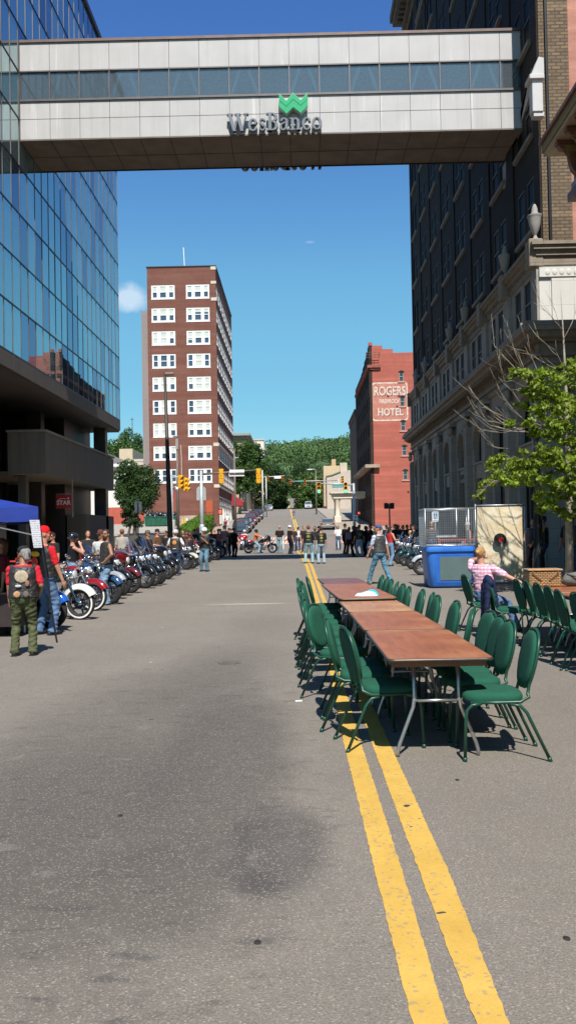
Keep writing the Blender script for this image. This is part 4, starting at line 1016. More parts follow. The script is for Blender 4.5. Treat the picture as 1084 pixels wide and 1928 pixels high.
x1, x2, x3 = xp(700,650), xp(719,655), xp(739,660)
mb.box(XHL, x3, YH, YH+.35, ZA, ZB_); mb.box(XHL, x2, YH, YH+.35, ZB_, ZC); mb.box(XHL-.1, x1, YH-.1, YH+.45, ZC, ZD)
mb.quad((XHR,YH,0),(XHR,145,0),(XHR,145,ZA),(XHR,YH,ZA)); mb.quad((XHL,YH,ZA-.4),(XHR,YH,ZA-.4),(XHR,145,ZA-.4),(XHL,145,ZA-.4)); mb.quad((XHL,145,0),(XHR,145,0),(XHR,145,ZA),(XHL,145,ZA))
B(mb, 'front_wall', HBR, R)
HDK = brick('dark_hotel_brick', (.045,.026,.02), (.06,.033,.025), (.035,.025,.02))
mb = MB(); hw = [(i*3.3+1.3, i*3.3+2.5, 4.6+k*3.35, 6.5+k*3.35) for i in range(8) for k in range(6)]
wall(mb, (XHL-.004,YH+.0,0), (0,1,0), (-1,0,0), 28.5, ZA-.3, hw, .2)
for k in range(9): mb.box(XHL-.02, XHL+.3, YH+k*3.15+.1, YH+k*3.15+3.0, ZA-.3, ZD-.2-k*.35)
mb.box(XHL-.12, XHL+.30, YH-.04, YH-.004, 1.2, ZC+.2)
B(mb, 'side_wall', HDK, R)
mb = MB(); mb.box(XHL+.2, XHL+.22, YH+.3, 144, 3, ZA-1); B(mb, 'dark_side_glass', DARKWIN, R)
for (x0_, x1_, z0, z1) in wl:
    w2, h2 = x1_-x0_, z1-z0
    mb = MB(); wall(mb, (0,0,0), (1,0,0), (0,-1,0), w2, h2, [(.08,w2-.08,.08,h2*.46),(.08,w2-.08,h2*.52,h2-.14)], .05); o = put('window', mb.mesh('window', M((.30,.27,.23), .7)), R, (x0_, YH+.06, z0))
    mb = MB(); mb.box(0, w2, .05, .06, 0, h2); mb.build('pane', BG2, o)
    mb = MB(); mb.box(-.22, w2+.22, -.16, -.06, -.16, 0); mb.build('sill', M((.55,.25,.19), .8), o)
    mb = MB(); mb.tube([(w2/2+math.cos(a)*.36, -.09, h2-.1+math.sin(a)*.2) for a in [PI*q/6 for q in range(7)]], .06, 5); mb.build('arch', M((.15,.07,.055), .8), o)
CRN = M((.36,.27,.20), .8, 0, .2, 2)
za_, zb2 = zH(880), zH(874); mb = MB(); mb.box(XHL-.9, XHL, YH-.6, 141, za_, zb2); mb.box(XHL, xp(714,877), YH-.6, YH, za_, zb2); B(mb, 'street_cornice', CRN, R)
za_, zb2 = zH(692), zH(687); mb = MB(); mb.box(XHL-.35, XHL, YH-.35, 142, za_, zb2); mb.box(XHL, xp(716,690), YH-.35, YH, za_, zb2); mb.box(XHL, xp(713,690), YH-.2, YH, za_-.25, za_); B(mb, 'upper_cornice', M((.28,.08,.06), .8, 0, .2, 2), R)
mb = MB()
for zz_ in (zH(664.5), zH(669), zH(673.5)): mb.beam((XHL-.5, YH-.7, zz_), (xp(713,668), YH-.7, zz_), .05)
for xx_ in (XHL-.5, (XHL+xp(713,668))/2, xp(713,668)): mb.beam((xx_, YH-.7, zH(675)), (xx_, YH-.7, zH(664)), .05)
for xx_ in (XHL-.5, xp(713,668)): mb.beam((xx_, YH-.7, zH(665)), (xx_, YH, zH(665)), .05)
B(mb, 'roof_railing', M((.12,.07,.06), .7), R)
# painted wall sign (a coat of old white paint a few millimetres proud)
def oldpaint():
    m, t, b = newmat('faded_white_paint'); n = noise(t, 2.2, 7, None, .75)
    cc = ramp(t, n, (.52,.30,.23), (.66,.55,.47), .38, .52); t.links.new(cc, b.inputs['Base Color']); b.inputs['Roughness'].default_value = .9; return m
OLD = oldpaint()
def oldp2():
    m, t, b = newmat('thin_old_paint'); n = noise(t, 1.6, 7, None, .75)
    cc = ramp(t, n, (.46,.135,.095), (.50,.24,.18), .35, .65); t.links.new(cc, b.inputs['Base Color']); b.inputs['Roughness'].default_value = .9; return m
x0s, x1s, z0s, z1s = xp(699,756), xp(767.5,756), zH(792.5), zH(719.5)
mb = MB(); mb.box(x0s+.1, x1s-.1, YH-.006, YH-.001, z0s+.1, z1s-.1)
wx0, wx1, wz0, wz1 = wl[1][0]-.05, wl[1][1]+.05, wl[1][2]-.2, wl[1][3]+.2
mb = MB(); wall(mb, (x0s,YH-.006,z0s), (1,0,0), (0,-1,0), x1s-x0s, z1s-z0s, [(wx0-x0s, wx1-x0s, wz0-z0s, wz1-z0s)], .002); so_ = B(mb, 'painted_sign', oldp2(), R)
mb = MB(); r_ = .45
def rr(x0, x1, z0, z1, r):
    out = []
    for cx, cz, a0 in ((x1-r,z1-r,0),(x0+r,z1-r,90),(x0+r,z0+r,180),(x1-r,z0+r,270)):
        for q in range(6): a = math.radians(a0+q*18); out.append((cx+r*math.cos(a), cz+r*math.sin(a)))
    return out
P1, P2 = rr(x0s,x1s,z0s,z1s,.5), rr(x0s+.19,x1s-.19,z0s+.19,z1s-.19,.35)
for i in range(len(P1)):
    j = (i+1) % len(P1); mb.quad((P1[i][0],YH-.012,P1[i][1]),(P1[j][0],YH-.012,P1[j][1]),(P2[j][0],YH-.012,P2[j][1]),(P2[i][0],YH-.012,P2[i][1]))
mb.build('sign_border', OLD, so_)
def fit_text(name, s, mat, par, xa, xb, z, cap, Y, off=.02):
    me = text_mesh(s, 1, .002, off); me.materials.clear(); me.materials.append(mat); xs = [v.co.x for v in me.vertices]; ys = [v.co.y for v in me.vertices]
    kx = (xb-xa)/(max(xs)-min(xs)); kz = cap/(max(ys)-min(ys)); o = link(name, me, par); o.rotation_euler = (PI/2,0,0); o.scale = (kx, kz, 1); o.location = ((xa+xb)/2-(max(xs)+min(xs))/2*kx, Y, z-min(ys)*kz); return o
SHADE = M((.20,.09,.07), .9, 0, .25, 2)
for s, pa, pb, pz, ph, off in (('ROGERS', 704, 763.5, 744.5, 17.5, .025), ('FIREPROOF', 713.5, 752, 759.5, 8.5, .03), ('HOTEL', 710.5, 758.5, 782.5, 14.5, .035)):
    a, b_ = xp(pa,756), xp(pb,756); z_ = zH(pz)
    if s == 'FIREPROOF': b_ = min(b_, wx0-.03)
    fit_text('sign_letters', s, OLD, so_, a, b_, z_, ph/1640*YH, YH-.022, off)
    if s != 'FIREPROOF': fit_text('letter_shade', s, SHADE, so_, a+.09, b_+.09, z_-.08, ph/1640*YH, YH-.014, off)
mb = MB()
for px_, py_ in ((730,745.5),(750,745.5),(747,765),(777,740),(778,786),(776,884),(768,926),(778,926)): p_ = at(px_,py_,YH); mb.box(p_.x-.12, p_.x+.12, YH-.06, YH, p_.z-.1, p_.z+.1)
B(mb, 'wall_plates', M((.05,.02,.02), .7), R)
# portico
yp, xq = 128.0, at(630, 960, 128).x
R = thing('portico', 'white columned portico projecting over the pavement past the hotel', 'portico', (xq, yp, g(yp)))
PW = M((.66,.58,.47), .7, 0, .12, 1)
zt1, zt0 = at(660,926,yp).z, at(660,938,yp).z
mb = MB(); mb.box(xq-.35, XHL+.2, yp-.3, yp+4.6, zt0+.45, zt1-.2); mb.box(xq-.6, XHL+.0, yp-.55, yp+4.9, zt1-.2, zt1); mb.box(xq-.2, XHL-.02, yp-.15, yp+4.4, zt0, zt0+.45); B(mb, 'entablature', PW, R)
for (x_, y_) in ((xq+.42, yp+.4), (xq+.42, yp+3.9)):
    zb_ = g(yp)+.14-.2; mb = MB(); mb.box(x_-.5, x_+.5, y_-.5, y_+.5, zb_, zb_+1.1, .04); mb.lathe([(.40,1.1),(.36,1.25),(.34,zt0-zb_-.5),(.42,zt0-zb_-.3),(.46,zt0-zb_)], (x_,y_,zb_), n=16); B(mb, 'column', PW, R, 40)
# neighbours up the street
def block(name, label, cat, x0, x1, y0, y1, z0, z1, mat, wn=None, roof=None, faces='S', wmat=None, cor=None, cmat=None):
    R = thing(name, label, cat, (x0, y0, z0)); mb = MB(); hs, hw2 = [], []
    if wn:
        for (a, b_, c_, d_) in wn: hs.append((a, b_, c_, d_))
    wall(mb, (x0,y0,z0), (1,0,0), (0,-1,0), x1-x0, z1-z0, hs if 'S' in faces else [], .15)
    for p in (((x1,y0),(x1,y1)),((x0,y1),(x1,y1)),((x0,y0),(x0,y1))): mb.quad((*p[0],z0),(*p[1],z0),(*p[1],z1),(*p[0],z1))
    mb.quad((x0,y0,z1-.3),(x1,y0,z1-.3),(x1,y1,z1-.3),(x0,y1,z1-.3)); B(mb, 'wall', mat, R)
    for (a, b_, c_, d_) in hs:
        w2, h2 = b_-a, d_-c_; mb = MB(); wall(mb, (x0+a,y0+.05,z0+c_), (1,0,0), (0,-1,0), w2, h2, [(.1,w2-.1,.1,h2*.47),(.1,w2-.1,h2*.53,h2-.1)], .05); mb.mi = 1; mb.box(x0+a, x0+b_, y0+.11, y0+.13, z0+c_, z0+d_)
        B(mb, 'window', [WF, BG2], R)
    if cor:
        mb = MB(); mb.box(x0-cor, x1+cor, y0-cor, y1+cor, z1, z1+.5); mb.box(x0-cor*.5, x1+cor*.5, y0-cor*.5, y1+cor*.5, z1-.7, z1-.0); B(mb, 'cornice', cmat or mat, R)
    return R
block('side_building', 'dark brown building standing behind the old hotel in shade', 'building', 9.9, 20, 145.5, 163, 2, 21.5, M((.13,.095,.07), .9, 0, .2, 1), cor=.25)
TAN = M((.56,.42,.26), .85, 0, .08, 1.5); PNK = M((.50,.41,.33), .85, 0, .1, 1.5)
y_ = 224.0
R = block('stucco_building', 'yellow tan stucco building with a square chimney beyond the portico', 'building', at(609,900,y_).x, at(641,900,y_).x, y_, 236, 6.5, at(620,877,y_).z, TAN)
mb = MB(); a, b_ = at(624,870,y_).x, at(632,870,y_).x; mb.box(a, b_, y_+.2, y_+1.6, 10, at(628,864.5,y_).z); B(mb, 'chimney', M((.50,.35,.2), .85), R)
y_ = 210.0
R = thing('gabled_building', 'pale pinkish building with a low green trimmed gable beside the yellow stucco one', 'building', (at(614,900,y_).x, y_, 7))
x0_, x1_ = at(614.5,900,y_).x, at(660,900,y_).x; xm_ = at(641,900,y_).x
mb = MB(); mb.prism([(x0_,6.5),(x1_,6.5),(x1_,at(650,885,y_).z),(xm_,at(641,889,y_).z),(x0_+1.2,at(620,895,y_).z),(x0_,at(615,896,y_).z)], y_, y_+9, 'xz'); mb.box(xm_, at(654,880,y_).x, y_+2, y_+4, 12, at(650,870,y_).z); B(mb, 'wall', PNK, R)
mb = MB(); mb.beam((x0_-.3,y_-.1,at(615,897,y_).z), (x0_+1.3,y_-.1,at(620,894.5,y_).z), .22); mb.beam((x0_+1.3,y_-.1,at(620,894.5,y_).z), (xm_,y_-.1,at(641,888,y_).z), .22); B(mb, 'trim', M((.10,.16,.12), .7), R)
# left, beyond the loft tower
y_ = 205.0; xa, xb = at(438,850,y_).x, at(462,850,y_).x; zt_ = at(450,821,y_).z
R = block('beige_building', 'beige apartment block with a wide flat cornice beyond the loft tower', 'building', xa-4, xb, y_, 238, 4, zt_, M((.46,.35,.23), .85, 0, .12, 1), [(4.5, 6.0, zt_-4-6.5, zt_-4-3.6), (4.5,6.0,zt_-4-12.5,zt_-4-9.8), (1,2.4,zt_-4-6.5,zt_-4-3.6)], cor=1.2, cmat=M((.32,.28,.24), .8))
mb = MB(); mb.box(xa-4, xb+.06, y_-.1, y_, zt_-9, zt_-8.2); B(mb, 'belt', M((.58,.47,.34), .8), R)
y_ = 246.0; xb = at(497,850,y_).x; zt_ = at(485,828.5,y_).z
R = block('white_block', 'tall cream white windowless block behind the beige building', 'building', at(463,850,y_).x, xb, y_, 262, 5, zt_, M((.68,.62,.52), .8, 0, .05, 1), cor=.0)
mb = MB(); mb.box(at(463,850,y_).x-.1, xb+.25, y_-.2, y_+.3, zt_-.1, zt_+.35); mb.box(xb, xb+.5, y_-.1, 262, at(490,845,y_).z-.4, at(490,845,y_).z); mb.box(at(463,850,y_).x, xb+.1, y_-.25, y_, at(485,872,y_).z-.6, at(485,872,y_).z); B(mb, 'ledge', M((.45,.42,.38), .8), R)
R = thing('low_shop', 'small low building with a red brown roof at the foot of the white block', 'building', (at(475,880,236).x, 236, 5))
a, b_ = at(470,885,236).x, at(497,885,236).x; mb = MB(); mb.box(a, b_, 236, 244, 5, at(485,893,236).z); B(mb, 'wall', TAN, R)
mb = MB(); mb.prism([(235.6,at(485,893,236).z),(240,at(485,873,240).z),(244.3,at(485,893,236).z)], a-.3, b_+.3, 'yz'); B(mb, 'roof', M((.22,.08,.05), .8), R)
# left lot side
y_ = 124.0
R = thing('low_brick_building', 'low red painted brick building at the back of the parking lot', 'building', (at(212,980,y_).x, y_, 3))
mb = MB(); mb.box(at(190,980,y_).x, at(300,980,y_).x-2.2, y_, 132, 2.4, at(240,955,y_).z); B(mb, 'wall', M((.40,.085,.055), .85, 0, .12, 1), R)
mb = MB(); a = at(239.5,980,y_).x; mb.box(a, a+.75, y_-.06, y_, at(240,985,y_).z, at(240,973,y_).z); B(mb, 'window', BG2, R)
y_ = 150.0; a, b_ = at(212,880,y_).x, at(241,880,y_).x
R = thing('white_building', 'white building with a shallow grey hipped roof behind the round tree', 'building', (a, y_, 3)); zt_ = at(230,873.5,y_).z
mb = MB(); mb.box(a-8, b_, y_, 162, 3, zt_-.5); B(mb, 'wall', M((.62,.60,.56), .7, 0, .06), R)
mb = MB(); mb.box(a-8.5, b_+.7, y_-.7, 163, zt_-.5, zt_); B(mb, 'eave', WHITE, R)
mb = MB(); mb.add([(a-8.5,y_-.7,zt_),(b_+.7,y_-.7,zt_),(b_+.7,163,zt_),(a-8.5,163,zt_),(a-4,154,zt_+2.1),(b_-4,154,zt_+2.1),(b_-4,159,zt_+2.1),(a-4,159,zt_+2.1)], [(0,1,5,4),(1,2,6,5),(2,3,7,6),(3,0,4,7),(4,5,6,7)]); B(mb, 'roof', M((.13,.12,.12), .8), R)
for q in range(3): mb = MB(); mb.box(b_-1.6-q*2, b_-.7-q*2, y_-.05, y_, zt_-4.2, zt_-2.0); B(mb, 'window', BG2, R)
y_ = 190.0
block('tan_block', 'plain tan flat roofed block on the slope left of the loft tower', 'building', at(225,860,y_).x, at(250,860,y_).x, y_, 215, 6, at(240,845,y_).z, M((.56,.45,.31), .85, 0, .08, 1))
block('brick_annex', 'low brick building with a pale parapet between the tan block and loft tower', 'building', at(247,880,178).x, at(277,880,178).x, 178, 188, 5, at(260,869,178).z, M((.27,.10,.07), .85, 0, .15, 1), cor=.15, cmat=M((.55,.48,.38), .8))
y_ = 440.0; a, b_ = at(217,830,y_).x, at(240,830,y_).x; zb_ = at(230,848,y_).z; ze = at(230,833,y_).z; zr = at(230,823.5,y_).z
R = thing('hillside_house', 'white hillside house with a green grey gable roof among the trees', 'house', ((a+b_)/2, y_, zb_-3))
mb = MB(); mb.box(a, b_, y_, y_+8, zb_-6, ze); mb.prism([(y_,ze),(y_+8,ze),(y_+4,zr-.05)], a+.02, b_-.02, 'yz'); B(mb, 'wall', WHITE, R)
mb = MB(); mb.add([(a-.5,y_-.7,ze-.5),(b_+.5,y_-.7,ze-.5),(b_+.5,y_+4,zr),(a-.5,y_+4,zr),(b_+.5,y_+8.7,ze-.5),(a-.5,y_+8.7,ze-.5)], [(0,1,2,3),(3,2,4,5)]); B(mb, 'roof', M((.13,.19,.17), .8), R)
for q in range(3): mb = MB(); mb.box(a+.7+q*1.9, a+1.5+q*1.9, y_-.06, y_, ze-2.2, ze-.9); B(mb, 'window', BG2, R)
R = thing('radio_mast', 'thin lattice radio mast on the wooded hilltop', 'mast', at(250,850,470)); zb_ = at(250,850,470).z-14; zt_ = at(250,786,470).z
mb = MB(); x_ = R.location.x
for s in (-.4, .4): mb.beam((x_+s,470,zb_),(x_+s*.5,470,zt_), .16)
for q in range(14): z_ = zb_+(zt_-zb_)*q/14; mb.beam((x_-.4+.2*q/14,470,z_),(x_+.4-.2*q/14,470,z_+(zt_-zb_)/14), .1)
mb.beam((x_-.9,470,zt_-1),(x_+.9,470,zt_-1), .3); B(mb, 'lattice', M((.12,.12,.13), .6), R)
# ------------------------------------------------------------------ furniture
GCL = M((.012,.084,.050), .95, 0, .10, 12, .15, .3, 60); GCD = M((.008,.058,.034), .38, 0, .12, 8)
def make_chair():
    t = empty('banquet_chair'); tp = Matrix.Rotation(math.radians(-13), 4, 'Y')
    # seat cushion
    mb = MB(); n = 20; rings = []
    for (s, z) in ((.90,.425),(.985,.435),(1.0,.452),(.97,.478),(.86,.492),(.5,.498)):
        rg_ = []
        for i in range(n):
            a = 2*PI*i/n; c_, s_ = math.cos(a), math.sin(a); e = .55
            rg_.append((.02+.225*s*math.copysign(abs(c_)**e, c_), .215*s*math.copysign(abs(s_)**e, s_), z))
        rings += rg_
    fs = [(k*n+i, k*n+(i+1) % n, (k+1)*n+(i+1) % n, (k+1)*n+i) for k in range(5) for i in range(n)] + [tuple(range(n-1,-1,-1)), tuple(range(5*n, 6*n))]
    mb.add(rings, fs); mb.build('seat', GCL, t, smooth=50)
    # oval backrest
    def outline(k, inset=0):
        out = []
        for i in range(28):
            a = 2*PI*i/28; c_, s_ = math.cos(a), math.sin(a)
            hw = (.205-inset); y = hw*math.copysign(abs(c_)**.8, c_); z = .255+(.225-inset)*(math.copysign(abs(s_)**.8, s_))
            if s_ < 0: y *= 1-.16*abs(s_)
            out.append((y, z))
        return out
    def P(x, y, z): v = tp @ Vector((x, 0, z)); return (v.x-.215, y, v.z+.46)
    mb = MB(); vs_ = []
    for x, ins in ((-.018,.03),(-.016,.012),(.0,.006),(.022,.010),(.034,.03),(.038,.08)): vs_ += [P(x, y, z) for y, z in outline(0, ins)]
    fs = [(k*28+i, k*28+(i+1) % 28, (k+1)*28+(i+1) % 28, (k+1)*28+i) for k in range(5) for i in range(28)]+[tuple(range(27,-1,-1)), tuple(range(140,168))]
    mb.add(vs_, fs); mb.build('backrest', GCL, t, smooth=50)
    mb = MB(); ol = outline(0, -.008); hoop = [P(-.002, y, z) for y, z in ol[-5:]+ol[:20]]
    # tube hoop joined to the seat rails
    for k in (0, -1):
        pass
    right = [(.20,.20,.425),(0,.205,.425),(-.16,.205,.428),(-.225,.195,.46),P(-.002,.172,.02)]
    left = [(x,-y,z) for x,y,z in right]
    top = [P(-.002, y, z) for y, z in outline(0,-.010) ]
    arc = [P(-.002, y, z) for y, z in [o_ for o_ in outline(0,-.010) if True]]
    seq = [P(-.002, y, z) for (y, z) in (outline(0,-.01)[25:28]+outline(0,-.01)[0:18])]
    mb.tube(right+seq+left[::-1], .0125, 8); 
    mb.tube([(.19,-.2,.425),(.19,.2,.425)], .01, 6); mb.tube([(-.17,-.2,.425),(-.17,.2,.425)], .01, 6)
    mb.build('frame', GCD, t, smooth=True)
    for s in (1, -1):
        mb = MB(); mb.tube([(.12,s*.205,.418),(.19,s*.208,.408),(.228,s*.21,.37),(.238,s*.212,.30),(.25,s*.215,.012)], .0125, 8); mb.tube([(.25,s*.215,.0),(.25,s*.215,.03)], .016, 8); mb.build('leg', GCD, t, smooth=True)
        mb = MB(); mb.tube([(-.08,s*.205,.415),(-.16,s*.207,.40),(-.205,s*.21,.35),(-.36,s*.225,.012)], .0125, 8); mb.tube([(-.363,s*.225,.0),(-.352,s*.225,.03)], .016, 8); mb.build('leg', GCD, t, smooth=True)
    return t
CH0 = make_chair(); ch_used = [False]
ORD = ['first','second','third','fourth','fifth','sixth','seventh','eighth','ninth','tenth','eleventh','twelfth','thirteenth','fourteenth','fifteenth']
def chair(x, y, rz, label, group):
    c_ = CH0 if not ch_used[0] else copy_tree(CH0); ch_used[0] = True
    c_.location = (x, y, g(y)); c_.rotation_euler = (0, 0, rz); tag(c_, label, 'chair', group); return c_
rg = random.Random(31)
# right side of the long table
rs_ = [(1.77,6.62,0),(1.74,7.22,4),(1.76,7.62,3),(1.76,8.0,8),(1.70,8.55,-12),(1.66,9.2,5),(1.58,9.95,4),(1.60,10.45,-6),(1.55,10.95,2),(1.45,11.5,0),(1.44,12.05,5),(1.42,12.6,-4),(1.40,13.2,3),(1.40,13.8,0),(1.38,14.4,2)]
for i, (x, y, a) in enumerate(rs_):
    chair(x-.33, y, PI+math.radians(a+rg.uniform(-2,2)), ('green banquet chair pulled out at the near right corner of the long table' if i == 0 else 'green banquet chair, %s from the front on the right of the long table' % ORD[i]), 'green chairs round the long table')
ls_ = [(.42,7.0,8),(.30,7.62,-3),(.30,8.15,2),(.18,8.95,-28),(.12,9.7,-8),(.10,10.5,3),(.08,11.05,-6),(.06,11.7,4),(.10,12.4,0),(.12,13.1,4),(.05,13.8,-4),(.2,14.3,3)]
for i, (x, y, a) in enumerate(ls_):
    chair(x+.24, y, math.radians(a+rg.uniform(-2,2)), 'green banquet chair, %s from the front on the left of the long table' % ORD[i], 'green chairs round the long table')
# plywood folding tables
def woodmat(name, c):
    m, t, b = newmat(name); tcn = t.nodes.new('ShaderNodeTexCoord'); mp = t.nodes.new('ShaderNodeMapping'); mp.inputs['Scale'].default_value = (9, .9, 9); t.links.new(tcn.outputs['Object'], mp.inputs[0])
    n = noise(t, 1.6, 6, mp.outputs[0], .65, 1.2); n2 = noise(t, 1.7, 5, None, .6); n3 = noise(t, 26, 4)
    cc = ramp(t, n, [x*.72 for x in c], [x*1.25 for x in c], .3, .7); cc = mixc(t, mapr(t, n2, .42, .68, 0, .6), cc, (c[0]*1.25, c[1]*1.7, c[2]*1.8)); cc = mixc(t, mapr(t, n3, .62, .72, 0, .35), cc, [x*.45 for x in c])
    t.links.new(cc, b.inputs['Base Color']); b.inputs['Roughness'].default_value = .42; t.links.new(mapr(t, n2, .3, .7, .34, .6), b.inputs['Roughness']); return m
GALVB = M((.42,.43,.43), .35, .85, .12, 20)
WD = [woodmat('varnished_plywood', (.31,.105,.045)), woodmat('pale_plywood', (.40,.19,.09)), woodmat('purple_plywood', (.17,.065,.055))]
EDGE = M((.10,.085,.075), .4, .6, .2, 8)
def table_mesh():
    mb = MB(); L, W = .905, .378; r = .05; out = []
    for cx, cy, a0 in ((W-r,L-r,0),(-W+r,L-r,90),(-W+r,-L+r,180),(W-r,-L+r,270)):
        for q in range(5): a = math.radians(a0+q*22.5); out.append((cx+r*math.cos(a), cy+r*math.sin(a)))
    mb.prism(out, .742, .762, 'xy'); rim = MB(); pts = [(x*1.004, y*1.002, .750) for x, y in out]; rim.tube(pts+[pts[0], pts[1]], .0125, 6)
    return mb, rim
def make_table(kind):
    t = empty('folding_table'); mb, rim = table_mesh()
    mb.build('tabletop', WD[kind], t); rim.build('edge_trim', EDGE, t, smooth=True)
    for s in (-1, 1):
        y = s*.66; mb = MB()
        for q in (-1, 1): mb.tube([(q*.165,y,.742),(q*.168,y+s*.02,.44),(q*.178,y+s*.025,.37),(q*.285,y+s*.03,.10),(q*.30,y+s*.03,.045),(q*.30,y+s*.03,0)], .0145, 8)
        mb.tube([(-.168,y+s*.02,.415),(.168,y+s*.02,.415)], .0125, 8); mb.build('leg_frame', GALVB, t, smooth=True)
        mb = MB(); mb.tube([(0,y+s*.02,.415),(0,y-s*.28,.735)], .006, 6); mb.tube([(.17,y,.45),(.17,y-s*.12,.74)], .005, 5); mb.build('brace', GALVB, t)
    mb = MB(); mb.box(-.345,.345,.80,.83,.69,.742); mb.box(-.345,.345,-.83,-.80,.69,.742); mb.box(-.35,-.325,-.8,.8,.70,.742); mb.box(.325,.35,-.8,.8,.70,.742); mb.build('apron', M((.16,.09,.05), .7), t)
    return t
GALVB = M((.42,.43,.43), .35, .85, .12, 20)
for i, (x, y, z, kd, rz, lb) in enumerate([(1.005,7.27,0,0,.012,'red brown plywood folding table at the near end of the long row'), (.965,9.11,0,0,.02,'red brown plywood folding table, second from the near end of the long row'),
      (.92,10.96,-.006,1,.03,'paler scuffed plywood folding table in the middle of the long row'), (.86,12.45,.03,0,.05,'red brown plywood folding table holding the blue packet'),
      (.80,14.12,.008,0,.04,'red brown plywood folding table, last but one of the long row'), (.77,15.95,.0,2,.05,'dark purplish plywood folding table at the far end of the long row')]):
    t = make_table(kd); t.location = (x, y, g(y)+z); t.rotation_euler = (0,0,rz); tag(t, lb, 'table', 'folding tables in the long row')
pk = thing('packet', 'crumpled turquoise and white plastic packet lying on the long table', 'packet', (.92, 12.05, g(12)+.793), -.1)
mb = MB()
def pillow(mb, x0, x1, y0, y1, h, n=8):
    vs_ = []; 
    for k, top in ((0,1),(1,0)):
        for i in range(n+1):
            for j in range(n+1):
                u, v = i/n, j/n; e = (math.sin(PI*u)*math.sin(PI*v))**.45; vs_.append((x0+(x1-x0)*u, y0+(y1-y0)*v, (h*e*(.85+.3*math.sin(7*u+5*v)) if top else 0)))
    N = (n+1)**2; fs = [(i*(n+1)+j, (i+1)*(n+1)+j, (i+1)*(n+1)+j+1, i*(n+1)+j+1) for i in range(n) for j in range(n)]; mb.add(vs_, fs+[tuple(N+q for q in f) for f in fs])
pillow(mb, -.16, .15, -.10, .03, .06); mb.build('white_pack', M((.75,.78,.8), .3), pk, smooth=True)
mb = MB(); pillow(mb, -.10, .17, -.01, .15, .075); mb.build('turquoise_pack', M((.02,.42,.60), .3), pk, smooth=True)
# second table row, right
for i, (x, y) in enumerate([(3.95,13.35),(3.98,11.5),(4.0,9.65)]):
    t = make_table(0); t.location = (x, y, g(y)); t.rotation_euler = (0,0,.01); tag(t, ['plywood folding table carrying the wicker basket at the right edge', 'plywood folding table behind the row of chairs, next after the basket one', 'plywood folding table nearest at the right edge of the picture'][i], 'table', 'folding tables in the right row')
r2 = [(3.24,12.72,2),(3.28,12.3,-3),(3.28,11.78,3),(3.26,11.2,0),(3.2,10.55,-2),(3.26,10.1,4),(3.3,9.5,2)]
for i, (x, y, a) in enumerate(r2): chair(x+.22, y, math.radians(a), 'green banquet chair, %s from the back in the right hand row' % ORD[i+2], 'green chairs at the right row')
for i, y in enumerate([10.2, 10.9, 11.6, 12.2, 12.8]): chair(4.75, y, PI+math.radians(rg.uniform(-5,5)), 'green banquet chair on the far side of the right tables, %s from the front' % ORD[i], 'green chairs at the right row')
chair(2.97, 14.15, math.radians(6), 'green banquet chair with the woman in pink plaid sitting on it', 'green chairs at the right row')
chair(3.14, 13.2, math.radians(-3), 'green banquet chair with a navy jacket hung over its back', 'green chairs at the right row')
# basket and bag
zT = g(13.5)+.764
bk = thing('picnic_basket', 'large wicker picnic basket with flat lid on the end of the right table', 'basket', (3.78, 13.62, zT), -.05)
def wicker():
    m, t, b = newmat('wicker'); v = wallvec(t); ck = t.nodes.new('ShaderNodeTexBrick'); t.links.new(v, ck.inputs['Vector']); ck.inputs['Scale'].default_value = 1; ck.inputs['Brick Width'].default_value = .055; ck.inputs['Row Height'].default_value = .026; ck.inputs['Mortar Size'].default_value = .006
    ck.inputs['Color1'].default_value = (.50,.31,.13,1); ck.inputs['Color2'].default_value = (.36,.20,.08,1); ck.inputs['Mortar'].default_value = (.10,.05,.02,1); t.links.new(ck.outputs[0], b.inputs['Base Color']); b.inputs['Roughness'].default_value = .6; bump(t, b, ck.outputs['Fac'], -1, .01); return m
WK = wicker()
mb = MB(); mb.cbox(-.245,.245,-.17,.17,0,.245,.015); mb.build('body', WK, bk); mb = MB(); mb.cbox(-.265,.265,-.19,.19,.247,.275,.008); mb.build('lid', M((.38,.23,.11), .6, 0, .2, 20), bk)
mb = MB(); mb.beam((-.19,-.176,.20),(-.06,-.18,.10),.012,.02); mb.beam((.19,-.176,.20),(.06,-.18,.10),.012,.02); mb.beam((-.19,-.176,.25),(-.19,-.176,.19),.02); mb.beam((.19,-.176,.25),(.19,-.176,.19),.02); mb.build('strap', M((.13,.06,.03), .5), bk)
bag = thing('duffel_bag', 'grey green cloth bag slumped on the table right of the wicker basket', 'bag', (4.30, 13.5, zT))
mb = MB(); mb.tube([(-.26,0,.07),(-.18,0,.10),(0,.02,.115),(.18,0,.09),(.27,-.02,.06)], .1, 14, rs=[.04,.10,.115,.10,.04]); mb.build('body', M((.13,.13,.11), .8, 0, .3, 9, .8), bag, smooth=True)
mb = MB(); mb.tube([(-.2,-.05,.19),(-.1,-.12,.16),(.05,-.13,.10),(.16,-.06,.19)], .012, 6); mb.build('strap', M((.05,.05,.045), .8), bag, smooth=True)
